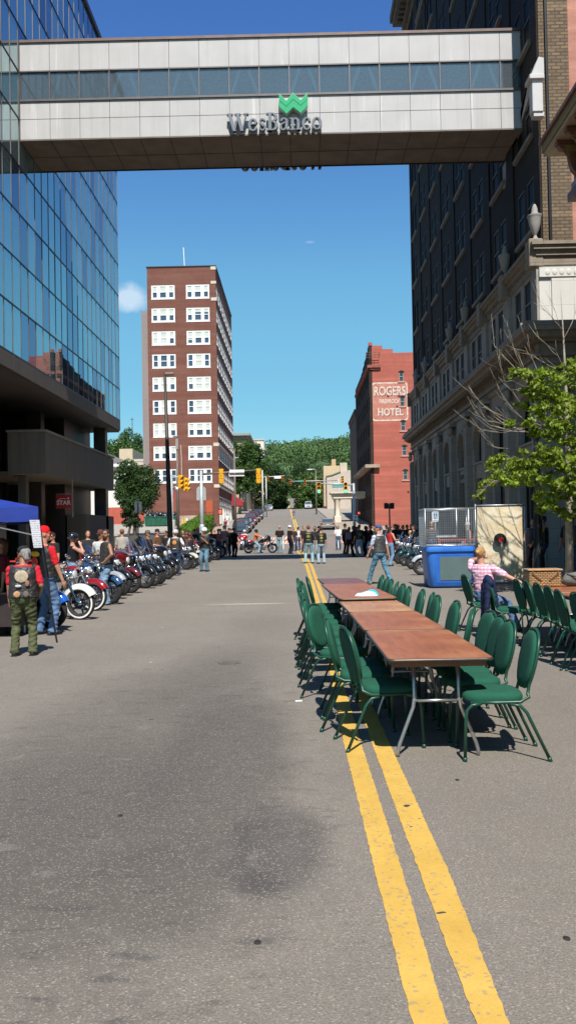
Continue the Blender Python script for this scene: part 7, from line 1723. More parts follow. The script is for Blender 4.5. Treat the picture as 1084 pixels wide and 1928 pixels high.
ct(-8.6, 27, 'red metal cafe table on the left pavement behind the near motorcycles'); cc(-8.0, 25.6, 1.2, 'red metal cafe chair near the man with the black helmet'); cc(-9.3, 26.3, .3, 'red metal cafe chair left of the near cafe table'); cc(-8.1, 28.2, -2, 'red metal cafe chair behind the near cafe table')
ct(-8.4, 37.5, 'red metal cafe table beside the man in the grey tee shirt'); cc(-7.9, 36.3, 2.0, 'red metal cafe chair right in front of the man in grey'); cc(-8.9, 36.6, .8, 'red metal cafe chair left of the man in grey'); cc(-7.7, 39, -1.2, 'red metal cafe chair closest to the tall dark pole')
ct(7.6, 37, 'red metal cafe table with turquoise items behind the wire cage'); cc(7.0, 36, 1.0, 'red metal cafe chair left behind the wire cage'); cc(8.2, 36.4, 2.4, 'red metal cafe chair right behind the wire cage')
ct(-8.3, 22.3, 'red metal cafe table nearest the blue canopy'); cc(-7.6, 21.6, 1.9, 'red metal cafe chair nearest the blue canopy')
o = tag(MB().cbox(-.5,.5,-.2,.2,0,.14,.03).build('cooler_lid', M((.02,.40,.55), .4)), 'turquoise cooler lid lying on the red cafe table behind the cage', 'cooler lid'); o.location = (7.35, 36.8, g(37)+.885)
R = thing('folding_rail', 'long dull red railing behind the wire cage of the dunk tank', 'railing', (6.95, 33, g(33))); m_ = MB()
for k in range(5): m_.beam((5.3+k*.95,33,g(33)),(5.3+k*.95,33,g(33)+1.2),.05)
sub(m_, 'posts', M((.36,.06,.05), .5), R); m_ = MB(); m_.box(5.3,9.1,32.97,33.03,g(33)+1.15,g(33)+1.21); m_.box(5.3,9.1,32.97,33.03,g(33)+.3,g(33)+.36); sub(m_, 'rails', M((.36,.06,.05), .5), R)

# ------------------------------------------------------------------ near tree on the right
YT = 22.6
def P3(px_, py_, dy=0): return at(px_, py_, YT+dy)
b0 = at(1071, 1060, YT); R = thing('street_tree', 'young tree with bright green leaves and many bare twigs, right of the backdrop', 'tree', (b0.x, YT, g(YT)+.14))
m_ = MB(); m_.tube([(b0.x,YT,.1),P3(1069,900),P3(1067,800),P3(1064,720,.1),P3(1059,622,.2),P3(1054,544,.25)], .05, 10, rs=[.12,.085,.055,.036,.02,.005])
mains = [([(1067,800),(1040,770),(1015,745),(975,700),(930,652),(925,600)],.03,0), ([(1067,815),(1035,808),(990,805),(945,790),(905,760),(880,728)],.028,-.4), ([(1066,830),(1020,815),(965,812),(920,800),(893,775)],.024,.5),
         ([(1068,870),(1030,900),(985,905),(930,905),(893,935)],.028,-.7), ([(1068,850),(1040,860),(1000,865),(950,862),(918,878)],.026,.6), ([(1069,900),(1040,925),(1015,945)],.035,-.3), ([(1066,780),(1075,745),(1090,700),(1110,660)],.04,.5),
         ([(1067,830),(1090,810),(1120,800)],.04,-.3), ([(1068,880),(1100,880),(1130,900)],.04,.3), ([(1059,622),(1040,600),(1020,580),(1013,560)],.013,.1), ([(1059,640),(1075,610),(1086,580)],.013,.1), ([(1060,640),(1044,585),(1030,545)],.011,-.1), ([(1062,700),(1035,690),(1005,672),(985,660)],.02,-.2), ([(1040,770),(1020,720),(1000,672),(990,640)],.018,.1),
         ([(1064,715),(1040,715),(1000,718),(965,705)],.025,.3), ([(1069,920),(1085,945),(1100,955)],.03,.3)] + [([(1030,805),(985,790),(950,755),(925,700)],.011,.3), ([(1020,815),(960,790),(915,770),(895,745)],.010,-.2), ([(1000,815),(950,800),(915,790),(898,768)],.009,.5), ([(1010,745),(985,690),(960,640),(955,615)],.011,.2), ([(1030,760),(1000,735),(960,715),(930,690)],.010,-.5), ([(990,805),(945,815),(905,808),(885,795)],.009,.1), ([(1000,860),(960,845),(930,842),(915,820)],.008,.2), ([(1055,790),(1020,735),(985,700),(965,655)],.012,-.3), ([(980,760),(950,720),(938,680),(945,650)],.007,.0), ([(1064,700),(1045,660),(1015,640),(1005,610)],.008,.2)]
rgt = random.Random(12); ends = []
for pts, r_, dy in mains:
    q = [P3(x, y, dy*i/(len(pts)-1)*2.2+rgt.uniform(-.08,.08)) for i, (x, y) in enumerate(pts)]; m_.tube(q, r_, 7, rs=[r_*(.72-.64*i/(len(q)-1)) for i in range(len(q))])
    for i in range(1, len(q)):
        for k in range(2 if len(pts) > 3 else 1):
            f = rgt.random(); s = q[i-1].lerp(q[i], f); d = (q[i]-q[i-1]).normalized(); e = s+(d+Vector((rgt.uniform(-.5,.2), rgt.uniform(-.8,.8), rgt.uniform(-.5,.8)))*.8).normalized()*rgt.uniform(.25,.75)
            m_.tube([s, s.lerp(e,.5)+Vector((0,0,-.03)), e], .008, 4, rs=[.006,.0045,.002])
    ends.append(q)
sub(m_, 'trunk', BARKL, R, True)
C = []; Rr = []
def lf(px_, py_, dy, r): 
    c_ = P3(px_, py_, dy)-R.location
    for q in range(5): C.append((c_.x+rgt.gauss(0,.5)*r, c_.y+rgt.gauss(0,.6)*r, c_.z+rgt.gauss(0,.28)*r)); Rr.append((r*.62, r*.62, r*.30))
for px_, py_, dy, r in ((905,925,-1.2,.16),(898,936,-1.3,.12),(918,912,-1,.2),(935,895,-.6,.26),(930,870,.8,.22),(950,862,1,.28),(965,880,.3,.32),(985,862,.6,.34),(1005,872,0,.36),(1000,895,-.8,.30),(975,905,-.9,.24),(1022,862,.8,.30),(945,905,-.8,.18),
    (1030,900,-.6,.30),(1045,885,.2,.34),(1060,900,.4,.34),(1075,880,0,.36),(1084,910,-.6,.3),(1056,870,-.8,.24),(1090,870,.5,.4),(1040,915,.7,.22),(1045,935,-.5,.22),(1062,930,.4,.26),(1078,935,.2,.22),(1020,943,-.6,.18),(1035,950,-.6,.2),(1088,955,.3,.16),
    (975,708,.6,.2),(990,700,.4,.22),(968,700,.6,.14),(1010,712,.3,.24),(1030,705,.2,.24),(1046,712,-.2,.22),(1020,722,.6,.2),(995,722,.2,.18),(1075,690,.6,.3),(1090,700,.4,.3),(1070,710,.2,.22),(1096,680,.5,.25),
    (1050,735,-.3,.26),(1070,745,.3,.34),(1086,760,.2,.36),(1045,765,-.4,.22),(1065,785,.5,.34),(1085,800,-.3,.4),(1050,805,.3,.28),(1030,790,-.6,.18),(1020,760,-.2,.16),(1040,820,.5,.26),(1065,830,-.5,.3),(1090,835,.3,.34),(1010,808,-.4,.18),(992,795,-.4,.18),(1000,815,.5,.16),(960,800,.3,.16),(955,796,.4,.12),(985,738,.1,.18),(1005,745,.3,.2),(980,765,.2,.16),(1030,745,.4,.2)):
    lf(px_, py_, (dy*.9 if px_ > 1062 or px_ < 945 else -abs(dy)*1.6-.6), r*.95)
for q in range(20): lf(rgt.uniform(1000,1090), rgt.uniform(690,880), rgt.uniform(-2.4,-.9), rgt.uniform(.16,.3))
for q in range(14): lf(rgt.uniform(940,1090), rgt.uniform(850,925), rgt.uniform(-2.2,-.8), rgt.uniform(.16,.3))
for q in range(12): lf(rgt.uniform(1015,1090), rgt.uniform(925,975), rgt.uniform(-1,1), rgt.uniform(.14,.24))
for q in range(60): lf(rgt.uniform(1085,1250), rgt.uniform(640,930), rgt.uniform(-2,2), rgt.uniform(.2,.4))
link('crown', leaf_mesh('crown', C, Rr, [int(11+270*(r[0]**1.6)) for r in Rr], .105, LEAF3, seed=77, shell=.1, out=.3, aspect=1.1), R)
# ------------------------------------------------------------------ people
def capsule(mb, a, b, ra, rb, n=12, squash=1.0, sdir=None):
    a, b = Vector(a), Vector(b); d = b-a; L = d.length; d.normalize(); x, y = frame(d)
    if sdir is not None:
        sdir = Vector(sdir); x = (sdir-d*sdir.dot(d)).normalized(); y = d.cross(x)
    rings = []
    def ring(c, r): rings.append([c+x*r*squash*math.cos(2*PI*i/n)+y*r*math.sin(2*PI*i/n) for i in range(n)])
    for th in (80, 55, 28, 0): t_ = math.radians(th); ring(a-d*ra*math.sin(t_), ra*math.cos(t_))
    for th in (0, 28, 55, 80): t_ = math.radians(th); ring(b+d*rb*math.sin(t_), rb*math.cos(t_))
    loftrings(mb, rings); return mb
def ik(a, c, l1, l2, pole):
    a, c, pole = Vector(a), Vector(c), Vector(pole); d = c-a; L = min(d.length, (l1+l2)*.998); d.normalize()
    h = (l1*l1-l2*l2+L*L)/(2*L); k = math.sqrt(max(0, l1*l1-h*h)); p = (pole-d*pole.dot(d))
    p = p.normalized() if p.length > 1e-6 else Vector((0,1,0)); return a+d*h+p*k, a+d*L
TS = bpy.data.scenes.new('scratch')
def remesh(mb, vox, mat, name, parent, smooth=4):
    me = mb.mesh('tmp', mat); o = bpy.data.objects.new('tmp', me); TS.collection.objects.link(o)
    r = o.modifiers.new('r', 'REMESH'); r.mode = 'VOXEL'; r.voxel_size = vox; r.use_smooth_shade = True
    if smooth: s = o.modifiers.new('s', 'SMOOTH'); s.factor = .5; s.iterations = smooth
    
    with bpy.context.temp_override(scene=TS, view_layer=TS.view_layers[0]):
        dg = bpy.context.evaluated_depsgraph_get(); dg.update(); out = bpy.data.meshes.new_from_object(o.evaluated_get(dg))
    if vox < .0125 and name in ('trousers','shirt','vest','fabric','tank_top'):      # creases in the cloth
        from mathutils import noise as mn
        am = .013 if name == 'trousers' else .008; n = len(out.vertices); co = [v.co.copy() for v in out.vertices]; nr = [v.normal.copy() for v in out.vertices]
        for i in range(n):
            c_ = co[i]; q = mn.noise((c_.x*7+c_.z*5, c_.y*7, c_.z*13-c_.x*6)); out.vertices[i].co = c_+nr[i]*am*(abs(q)*2-.45)
    out.materials.clear(); out.materials.append(mat); out.shade_smooth(); bpy.data.objects.remove(o); bpy.data.meshes.remove(me)
    return link(name, out, parent)
def cloth(c, b_=.5, scale=14, var=.22): return M(c, .88, 0, var, 5, b_, .2, scale)
SKIN = {'l': M((.50,.25,.17), .5, 0, .10, 9), 'm': M((.40,.19,.12), .5, 0, .10, 9), 't': M((.30,.14,.085), .5, 0, .10, 9)}
JEAN = (.10,.19,.30); JEANL = (.22,.33,.42); JEAND = (.035,.06,.12)
def person(label, loc, rz, H=1.76, skin='m', top=(.02,.02,.02), sleeves='short', vest=None, legs=JEAN, shorts=False, shoes=(.02,.02,.02), hat=None, hatc=(.02,.02,.02), hair=(.08,.05,.03), hairlen=0,
           fl=(-.11,.0), fr=(.11,.0), hl=None, hr=None, el=None, er=None, lean=(0,0), bulk=1.0, turn=0, nod=0, sit=None, vox=.02, patch=None, beard=None, glasses=False, width=1.0, group=None, rise=(0,0)):
    s = H/1.76; T_ = thing('person', label, 'person', loc, rz, group); T_.scale = (s, s, s)
    dz = 0 if sit is None else sit-.88
    near = vox < .012
    def tp(p):
        x, y, z = p; k = max(0, z-.95); return Vector((x+lean[0]*k, y+lean[1]*k, z+dz))
    pel = Vector((0,0,.90+dz)); b_ = bulk
    torso = [(.84,.145,.11),(.92,.168*b_,.118*b_),(1.02,.155*b_,.112*b_),(1.10,.150*b_,.112*b_),(1.22,.165*(b_*.5+.5),.118*(b_*.5+.5)),(1.34,.182,.118),(1.42,.165,.10),(1.46,.10,.075)]
    def tor(mb, z0, z1, inf, k=1.0):
        rings = []; zs = [z0]+[t[0] for t in torso if z0+.01 < t[0] < z1-.01]+[z1]
        for z in zs:
            rx = np.interp(z, [t[0] for t in torso], [t[1] for t in torso])*width+inf; ry = np.interp(z, [t[0] for t in torso], [t[2] for t in torso])+inf+(.03*(b_-1)*4 if z < 1.25 else 0)*.3
            c_ = tp((0, (b_-1)*.10 if z < 1.25 else 0, z)); rings.append([(c_.x+rx*math.copysign(abs(math.cos(a))**.85, math.cos(a)), c_.y+ry*math.copysign(abs(math.sin(a))**.85, math.sin(a)), c_.z) for a in [2*PI*i/20 for i in range(20)]])
        loftrings(mb, rings)
    hip = [Vector((sx_*.09, 0, .90+dz)) for sx_ in (-1,1)]; ft = [Vector((fl[0],fl[1],.09+rise[0])), Vector((fr[0],fr[1],.09+rise[1]))]
    kn = []; 
    for i in (0,1):
        k, a = ik(hip[i], ft[i], .425, .42, (0.12*(-1 if i == 0 else 1), 1, .1 if sit else 0)); kn.append(k); ft[i] = a
    sh = [tp((sx_*.185*width, 0, 1.395)) for sx_ in (-1,1)]
    dh = [(-.27*width-(b_-1)*.1, .06, .84), (.27*width+(b_-1)*.1, .06, .84)]
    hd = [tp(Vector(hl)) if hl else tp(dh[0]), tp(Vector(hr)) if hr else tp(dh[1])]; eb = []
    for i, (h_, pole) in enumerate(((hd[0], el or (-.5,-1,-.2)), (hd[1], er or (.5,-1,-.2)))):
        e, w_ = ik(sh[i], h_, .285, .255, pole); eb.append(e); hd[i] = w_
    HC = tp((0,.015,1.635)); HM = Matrix.Translation(HC) @ Matrix.Rotation(turn, 4, 'Z') @ Matrix.Rotation(nod, 4, 'X')
    # skin: one closed body
    mb = MB(); tor(mb, .86, 1.46, -.004); capsule(mb, tp((0,-.01,1.40)), HC+Vector((0,-.01,-.07)), .062, .055)
    for i in (0,1):
        capsule(mb, sh[i], eb[i], .054, .042); capsule(mb, eb[i], hd[i], .042, .028); capsule(mb, hip[i], kn[i], .088, .058); capsule(mb, kn[i], ft[i], .056, .040)
        f0 = ft[i]; capsule(mb, f0+Vector((0,-.03,-.05)), f0+Vector((0,.13,-.062)), .036, .026)
    hb = MB(); hb.ell((0,-.005,.012), (.076,.095,.105), 16, 12); hb.ell((0,.03,-.045), (.056,.066,.068), 14, 8)
    if near: hb.ell((0,.098,-.012), (.014,.018,.022), 8, 6); hb.ell((0,.085,.03), (.055,.02,.012), 10, 6); hb.ell((0,.083,-.055), (.026,.012,.010), 10, 6); hb.ell((0,.072,-.09), (.028,.02,.018), 10, 6)
    for s_ in (-1,1): hb.ell((s_*.078,-.008,-.01), (.010,.020,.030), 8, 6)
    if near:
        for s_ in (-1,1): hb.ell((s_*.045,.06,-.025), (.022,.02,.02), 8, 6)
    hb.xf(HM); mb.add(hb.v, hb.f)
    hands = MB()
    for i in (0,1):
        d = (hd[i]-eb[i]).normalized(); out = Vector(((-1 if i == 0 else 1),0,0)); fw = Vector((0,1,0)); side = (fw-d*fw.dot(d)).normalized() if abs(fw.dot(d)) < .95 else Vector((0,0,1)); nrm = d.cross(side)
        if nrm.dot(out) < 0: pass
        pal = -nrm if nrm.dot(out) > 0 else nrm
        w_ = hd[i]; P0 = w_+d*.045; capsule(hands, w_, w_+d*.065, .030, .036, 10, .55, pal)
        for q, (off, ln) in enumerate(((.027,.070),(.009,.078),(-.009,.073),(-.026,.058))):
            a = w_+d*.085+side*off; m1 = a+d*ln*.5+pal*.008; m2 = m1+(d*.75+pal*.65)*ln*.5; hands.tube([a-d*.02, m1, m2], .009, 6, rs=[.0095,.009,.007])
        a = w_+d*.03+side*.030; hands.tube([a, a+side*.022+d*.028, a+side*.026+d*.055+pal*.012], .010, 6, rs=[.012,.010,.008])
    mb.add(hands.v, hands.f)
    remesh(mb, min(vox, .014) if vox > .012 else vox, SKIN[skin], 'body', T_, 2 if near else 1)
    # trousers
    mb = MB(); rings = []
    tor(mb, .84, 1.03, .014)
    for i in (0,1):
        r1 = .098+(b_-1)*.08
        if shorts: capsule(mb, hip[i], hip[i].lerp(kn[i], .62), r1, .092)
        else:
            capsule(mb, hip[i], kn[i], r1, .076); capsule(mb, kn[i], ft[i]+(kn[i]-ft[i]).normalized()*.0, .074, .066); mb.tube([kn[i].lerp(ft[i],.7), ft[i]+Vector((0,0,-.045))], .075, 12, rs=[.068,.078])
    remesh(mb, vox, cloth(legs, .9, 11), 'shorts' if shorts else 'trousers', T_)
    # top
    mb = MB(); tor(mb, .93, 1.455, .012)
    if sleeves in ('short','long'):
        for i in (0,1):
            f = .78 if sleeves == 'short' else 1
            capsule(mb, sh[i]+Vector((0,0,-.005)), sh[i].lerp(eb[i], f), .068, .060)
            if sleeves == 'long': capsule(mb, eb[i], hd[i].lerp(eb[i], .06), .056, .044)
    remesh(mb, vox, cloth(top, .7, 13), 'shirt' if sleeves != 'none' else 'tank_top', T_)
    if vest is not None:
        mb = MB(); tor(mb, .94, 1.435, .030)
        for i in (0,1): capsule(mb, sh[i]+Vector((.02 if i == 0 else -.02,0,.01)), sh[i]+Vector((.03 if i == 0 else -.03,0,-.02)), .066, .060)
        cut = None
        vo = remesh(mb, vox, M(vest, .5, 0, .25, 7, .5, .5, 20), 'vest', T_)
        if patch:
            for (px_, pz_, pw, ph, pc) in patch:
                pm = MB(); yb = -(np.interp(pz_, [t[0] for t in torso], [t[2] for t in torso])+.034); c_ = tp((px_, yb, pz_)); pm.ell((c_.x, c_.y-(0 if b_ < 1.1 else .012), c_.z), (pw, .010, ph), 14, 8); pm.build('patch', M(pc, .8, 0, .3, 30), vo, smooth=True)
        if beard is not None or turn != 0 or near:
            fm = MB(); c_ = tp((0, .15, 1.2)); fm.ell((c_.x, c_.y-.005, c_.z+.02), (.035, .018, .19), 10, 8); fm.build('shirt_front', cloth(top), vo, smooth=True)
    # shoes
    for i in (0,1):
        sm = MB(); f0 = ft[i]; sm.ell((f0.x, f0.y+.045, f0.z-.052), (.050,.135,.040), 12, 8); capsule(sm, f0+Vector((0,-.02,-.03)), f0+Vector((0,-.01,.03)), .052, .046, 10); sm.box(f0.x-.046, f0.x+.046, f0.y-.075, f0.y+.165, f0.z-.09, f0.z-.07); sm.build('shoe', M(shoes, .55), T_, smooth=50)
    # head gear
    def hm(mb): return mb.xf(HM)
    if hair is not None and hat != 'helmet':
        h = MB(); h.ell((0,-.018,.028), (.083,.098,.100), 16, 10); h.v = [(x, y if y < .058+ .35*(z-.06) else .058+.35*max(0,z-.06), z) if z > -.0 else (x*.96, min(y, -.02), z) for x, y, z in h.v]
        if hairlen: capsule(h, (0,-.06,.02), (0,-.075,-.06-hairlen), .075, .05, 12, 1.25, (1,0,0))
        if near: h.v = [(x*(1+.04*math.sin(60*z+20*y)), y*(1+.04*math.sin(70*x+30*z)), z*(1+.03*math.sin(50*x))) for x, y, z in h.v]
        hm(h).build('hair', M(hair, .75, 0, .45, 40, .8, .4, 90), T_, smooth=True)
    if hat in ('cap','white_cap'):
        h = MB(); rings = [(.088,.0),(.090,.03),(.082,.075),(.055,.105),(0,.118)]; h.lathe(rings, (0,-.012,.030), (0,0,1), 16); h.v = [(x, y*1.12, z) for x, y, z in h.v]
        n = 8; vs_ = [(.07*math.cos(PI*i/n), .075+.085*math.sin(PI*i/n), .034-.012*math.sin(PI*i/n)) for i in range(n+1)]; h.add(vs_+[(x, y, z+.006) for x, y, z in vs_], [tuple(range(n+1)), tuple(range(2*n+1, n, -1))]+[(i, i+1, n+2+i, n+1+i) for i in range(n)])
        hm(h).build('cap', cloth(hatc, .3), T_, smooth=50)
    elif hat == 'helmet':
        h = MB(); h.lathe([(.108,-.03),(.122,-.015),(.124,.02),(.115,.07),(.085,.115),(.045,.135),(0,.14)], (0,-.015,.015), (0,0,1), 20); h.v = [(x, y*1.15, z) for x, y, z in h.v]; hm(h); ho = h.build('helmet', M(hatc, .12, 0, .04, 2, coat=1.0), T_, smooth=True)
        h = MB(); h.tube([(-.09,.01,-.03),(-.06,.05,-.11),(0,.06,-.125),(.06,.05,-.11),(.09,.01,-.03)], .007, 5); hm(h).build('chin_strap', BLK, ho)
        if near: h = MB(); h.box(-.03,.03,.118,.135,.03,.06); hm(h).build('badge', WHITE, ho)
    elif hat == 'bandana':
        h = MB(); h.lathe([(.086,.0),(.089,.03),(.080,.075),(.05,.102),(0,.112)], (0,-.012,.024), (0,0,1), 16); h.v = [(x, y*1.13, z) for x, y, z in h.v]; capsule(h, (0,-.11,.03), (0,-.135,-.04), .018, .010, 8); hm(h).build('bandana', cloth(hatc, .4), T_, smooth=True)
    if glasses:
        h = MB(); h.ell((-.034,.078,.018), (.028,.014,.018), 10, 6); h.ell((.034,.078,.018), (.028,.014,.018), 10, 6); h.tube([(-.078,.0,.02),(-.07,.07,.022),(.07,.07,.022),(.078,.0,.02)], .004, 4); hm(h).build('sunglasses', M((.01,.01,.012), .1), T_, smooth=True)
    elif near:
        h = MB()
        for s_ in (-1,1): h.ell((s_*.032,.081,.010), (.012,.008,.007), 8, 6)
        hm(h).build('eyes', M((.03,.02,.02), .3), T_, smooth=True)
        h = MB()
        for s_ in (-1,1): h.ell((s_*.032,.092,.034), (.020,.007,.006), 8, 4)
        hm(h).build('eyebrows', M((.04,.025,.015), .8), T_, smooth=True)
    if beard is not None:
        h = MB(); h.ell((0,.050,-.072), (.052,.052,.045), 12, 8); h.ell((0,.093,-.042), (.03,.010,.008), 8, 5); hm(h).build('beard', M(beard, .8, 0, .4, 40, .8, .4, 90), T_, smooth=True)
    return T_, hd, HC
def gp(px, py): p = G(px, py); return (p.x, p.y, p.z)
def gd(px, Y, dz=0): p = at(px, 1000, Y); return (p.x, Y, g(Y)+dz)
R_ = math.radians
# rz 0 faces up the street (away from the camera); 180 faces the camera; 90 faces left, -90 faces right
# --- near left
person('woman seen from behind in olive trousers, patched black vest and red tee shirt', gp(46, 1236), R_(8), 1.55, 't', (.55,.02,.035), 'short', vest=(.025,.022,.022), legs=(.085,.095,.045), shoes=(.015,.015,.015), hair=(.28,.27,.26), hairlen=.02, fl=(-.15,.02), fr=(.13,.03),
       hl=(-.24,.14,.84), el=(-1,-.6,0), hr=(.22,.22,.98), lean=(-.02,.12), bulk=1.22, turn=.9, nod=-.15, vox=.010, width=1.08, patch=[(0,1.28,.11,.10,(.42,.34,.24)),(-.05,1.13,.05,.022,(.5,.5,.5)),(-.07,1.0,.055,.05,(.45,.25,.12)),(.07,1.0,.05,.05,(.12,.10,.08)),(.09,1.17,.035,.05,(.30,.12,.08))], hat='bandana', hatc=(.02,.02,.022))
person('tall man in a red cap, red tee shirt and patched vest beside the canopy leg', gp(85, 1196), R_(-38), 1.84, 'l', (.60,.02,.03), 'short', vest=(.02,.02,.02), legs=(.10,.17,.30), shoes=(.02,.02,.025), hat='cap', hatc=(.62,.01,.015), hair=(.45,.38,.30), fl=(-.13,-.02), fr=(.13,.05), bulk=1.2, turn=-.5, vox=.011, width=1.08,
       hr=(.27,.16,.88), patch=[(0,1.32,.12,.045,(.75,.42,.02)),(0,1.20,.09,.07,(.55,.05,.02)),(0,1.08,.11,.03,(.75,.42,.02))])
person('person in dark red shirt standing in the shade under the canopy', gd(4, 15.0), R_(120), 1.66, 't', (.10,.015,.02), 'short', legs=(.03,.03,.035), hair=(.10,.05,.03), hairlen=.06, vox=.014, bulk=1.1)
person('man in a sleeveless black vest and faded jeans with hand on hip', gp(203, 1139), R_(118), 1.80, 't', (.02,.02,.02), 'none', vest=(.035,.033,.033), legs=(.17,.27,.38), shoes=(.09,.045,.03), hair=(.03,.022,.018), beard=(.04,.03,.025), fl=(-.12,.03), fr=(.12,-.04), hl=(-.24,.13,1.0), el=(-1,-.6,.1),
       hr=(.30,.26,1.16), er=(.6,-.6,-.4), turn=.75, vox=.010, width=1.06, bulk=1.04)
person('bearded man in a white tee shirt half hidden behind the sleeveless man', gd(190, 23.5), R_(160), 1.78, 'm', (.55,.55,.53), 'short', legs=JEAND, hat='cap', hatc=(.10,.04,.03), vox=.016)
person('woman in a black tank top and glossy black helmet, hand raised to her chin', gd(137, 21.5), R_(-62), 1.70, 'l', (.012,.012,.014), 'none', legs=(.20,.30,.42), hat='helmet', hatc=(.015,.015,.017), hr=(.10,.18,1.46), er=(.5,.4,-1), hl=(-.24,.18,1.06), nod=-.2, vox=.013, width=.92)
person('man with his back turned in a pale grey tee shirt and brown cap', gd(230, 34.5), R_(-8), 1.80, 'l', (.36,.33,.30), 'short', legs=(.10,.10,.10), hat='cap', hatc=(.22,.09,.05), vox=.018, width=1.05, bulk=1.08)
person('man in olive cap, sunglasses and dark jacket among the motorcycles', gd(278, 30.5), R_(-110), 1.74, 'm', (.03,.035,.05), 'long', legs=(.02,.02,.025), hat='cap', hatc=(.10,.09,.06), glasses=True, vox=.018, hr=(.25,.32,1.05))
person('man seen from behind in a vest with orange round patch and blue jeans, white sleeves', gp(331, 1082), R_(-6), 1.74, 'l', (.62,.62,.60), 'short', vest=(.03,.025,.022), legs=(.045,.085,.17), shoes=(.02,.02,.02), hat='helmet', hatc=(.55,.5,.5), vox=.015, bulk=1.15, width=1.08, patch=[(0,1.26,.085,.085,(.60,.25,.06)),(0,1.26,.05,.05,(.75,.5,.2)),(0,1.02,.07,.018,(.6,.6,.58))], fl=(-.15,.02), fr=(.13,0), lean=(0,.10), hl=(-.26,.25,1.06), hr=(.28,.22,1.08))
person('man in a white helmet, black shirt and loose light jeans, hands at his chin', gp(386, 1076), R_(160), 1.80, 'm', (.02,.02,.02), 'short', vest=(.02,.02,.02), legs=(.12,.22,.30), shoes=(.02,.02,.02), hat='helmet', hatc=(.72,.74,.76), hr=(-.02,.30,1.32), hl=(-.08,.27,1.30), fl=(-.14,.05), fr=(.15,-.03), vox=.015, bulk=1.1)
person('rider in a red and black shirt sitting on a motorcycle left of the helmeted man', gd(357, 41), R_(-150), 1.74, 'm', (.15,.02,.02), 'short', vest=(.02,.02,.02), legs=(.02,.02,.025), hat='helmet', hatc=(.10,.03,.02), sit=.72, fl=(-.3,.1), fr=(.3,.1), hl=(-.3,.35,1.0), hr=(.3,.35,1.0), vox=.02)
for px_, Y, lb, tc_, sk in ((345, 43, 'person in dark clothes behind the man with the orange patch', (.05,.02,.02), 'm'), (398, 50, 'bald man in a dark top sitting behind the black motorcycle', (.10,.03,.03), 'l'), (411, 51, 'woman in pink top beyond the black motorcycle', (.35,.14,.16), 'l'), (404, 53, 'person in an orange shirt between the bald man and woman in pink', (.5,.13,.04), 'l')):
    person(lb, gd(px_, Y), R_(170), 1.7, sk, tc_, 'short', legs=JEAND, vox=.024, hair=None if 'bald' in lb else (.06,.04,.03))
person('tall man in dark shirt and trousers with black cap standing by the kerb', gp(423, 1046), R_(-25), 1.86, 't', (.012,.014,.022), 'short', legs=(.012,.013,.02), hat='cap', hatc=(.01,.01,.012), vox=.02)
person('woman in black with a white patterned bandana next to the tall dark man', gp(436, 1047), R_(15), 1.76, 'm', (.012,.012,.013), 'short', legs=(.014,.014,.016), hat='bandana', hatc=(.3,.3,.32), vox=.02, bulk=1.15)
person('man in black tee shirt and black jeans, rightmost of the dark group at the kerb', gp(441, 1049), R_(-40), 1.72, 'm', (.011,.011,.012), 'short', legs=(.013,.013,.016), hat='bandana', hatc=(.05,.05,.055), vox=.02, bulk=1.2)
# --- crossing
p = G(490, 1042); person('rider in an orange shirt and light jeans on the black touring motorcycle', (p.x-.30, p.y+.33, g(p.y)), R_(-98), 1.74, 'l', (.62,.14,.035), 'short', legs=JEANL, hat='helmet', hatc=(.015,.015,.018), sit=.72, fl=(-.35,.25), fr=(.35,.25), hl=(-.32,.52,1.26), hr=(.32,.52,1.26), lean=(0,.05), vox=.02)
p = G(459, 1036); person('rider in a pale flowered shirt and white helmet on the three wheeled motorcycle', (p.x, p.y+1.3, g(p.y)), R_(175), 1.74, 'l', (.52,.46,.46), 'short', legs=(.2,.2,.22), hat='helmet', hatc=(.7,.7,.7), sit=.72, fl=(-.35,.2), fr=(.35,.2), hl=(-.32,.5,1.2), hr=(.32,.5,1.2), vox=.022)
person('bald man in black tee shirt and light jeans walking towards the camera', gp(527, 1042), R_(172), 1.82, 'l', (.022,.017,.015), 'short', legs=(.20,.30,.34), shoes=(.15,.12,.1), hair=None, glasses=True, fl=(-.12,.12), fr=(.13,-.14), vox=.018, width=1.06, bulk=1.06)
person('man in white cap and black shirt with dark trousers facing right', gp(546, 1043), R_(-60), 1.80, 'l', (.02,.018,.017), 'short', legs=(.015,.018,.03), hat='cap', hatc=(.72,.72,.72), vox=.018, bulk=1.15)
person('man in a dark shirt with sunburnt arms behind the man in the white cap', gd(553, 62), R_(-170), 1.74, 'l', (.05,.03,.025), 'short', legs=JEAND, vox=.024)
person('person in a white shirt and jeans standing behind the yellow line', gd(561, 64), R_(20), 1.74, 'm', (.65,.66,.68), 'long', legs=JEAND, hair=(.02,.02,.02), vox=.024)
person('man in dark shirt and brown boots between the white shirt and first vest', gd(571, 58), R_(-150), 1.78, 'l', (.05,.025,.02), 'short', legs=(.04,.06,.10), shoes=(.30,.16,.06), vox=.024)
VP_ = [(0,1.36,.10,.028,(.22,.24,.06)),(0,1.23,.085,.07,(.20,.20,.05)),(0,1.08,.09,.025,(.20,.21,.06))]
person('broad man seen from behind in patched black vest and pale jeans on the yellow line', gp(581.5, 1061), R_(-4), 1.84, 'l', (.03,.03,.032), 'short', vest=(.015,.015,.015), legs=(.26,.40,.46), shoes=(.02,.02,.02), hair=(.22,.08,.04), bulk=1.16, width=1.1, patch=VP_, vox=.015, fl=(-.17,.0), fr=(.17,.02), hr=(.30,.08,.95))
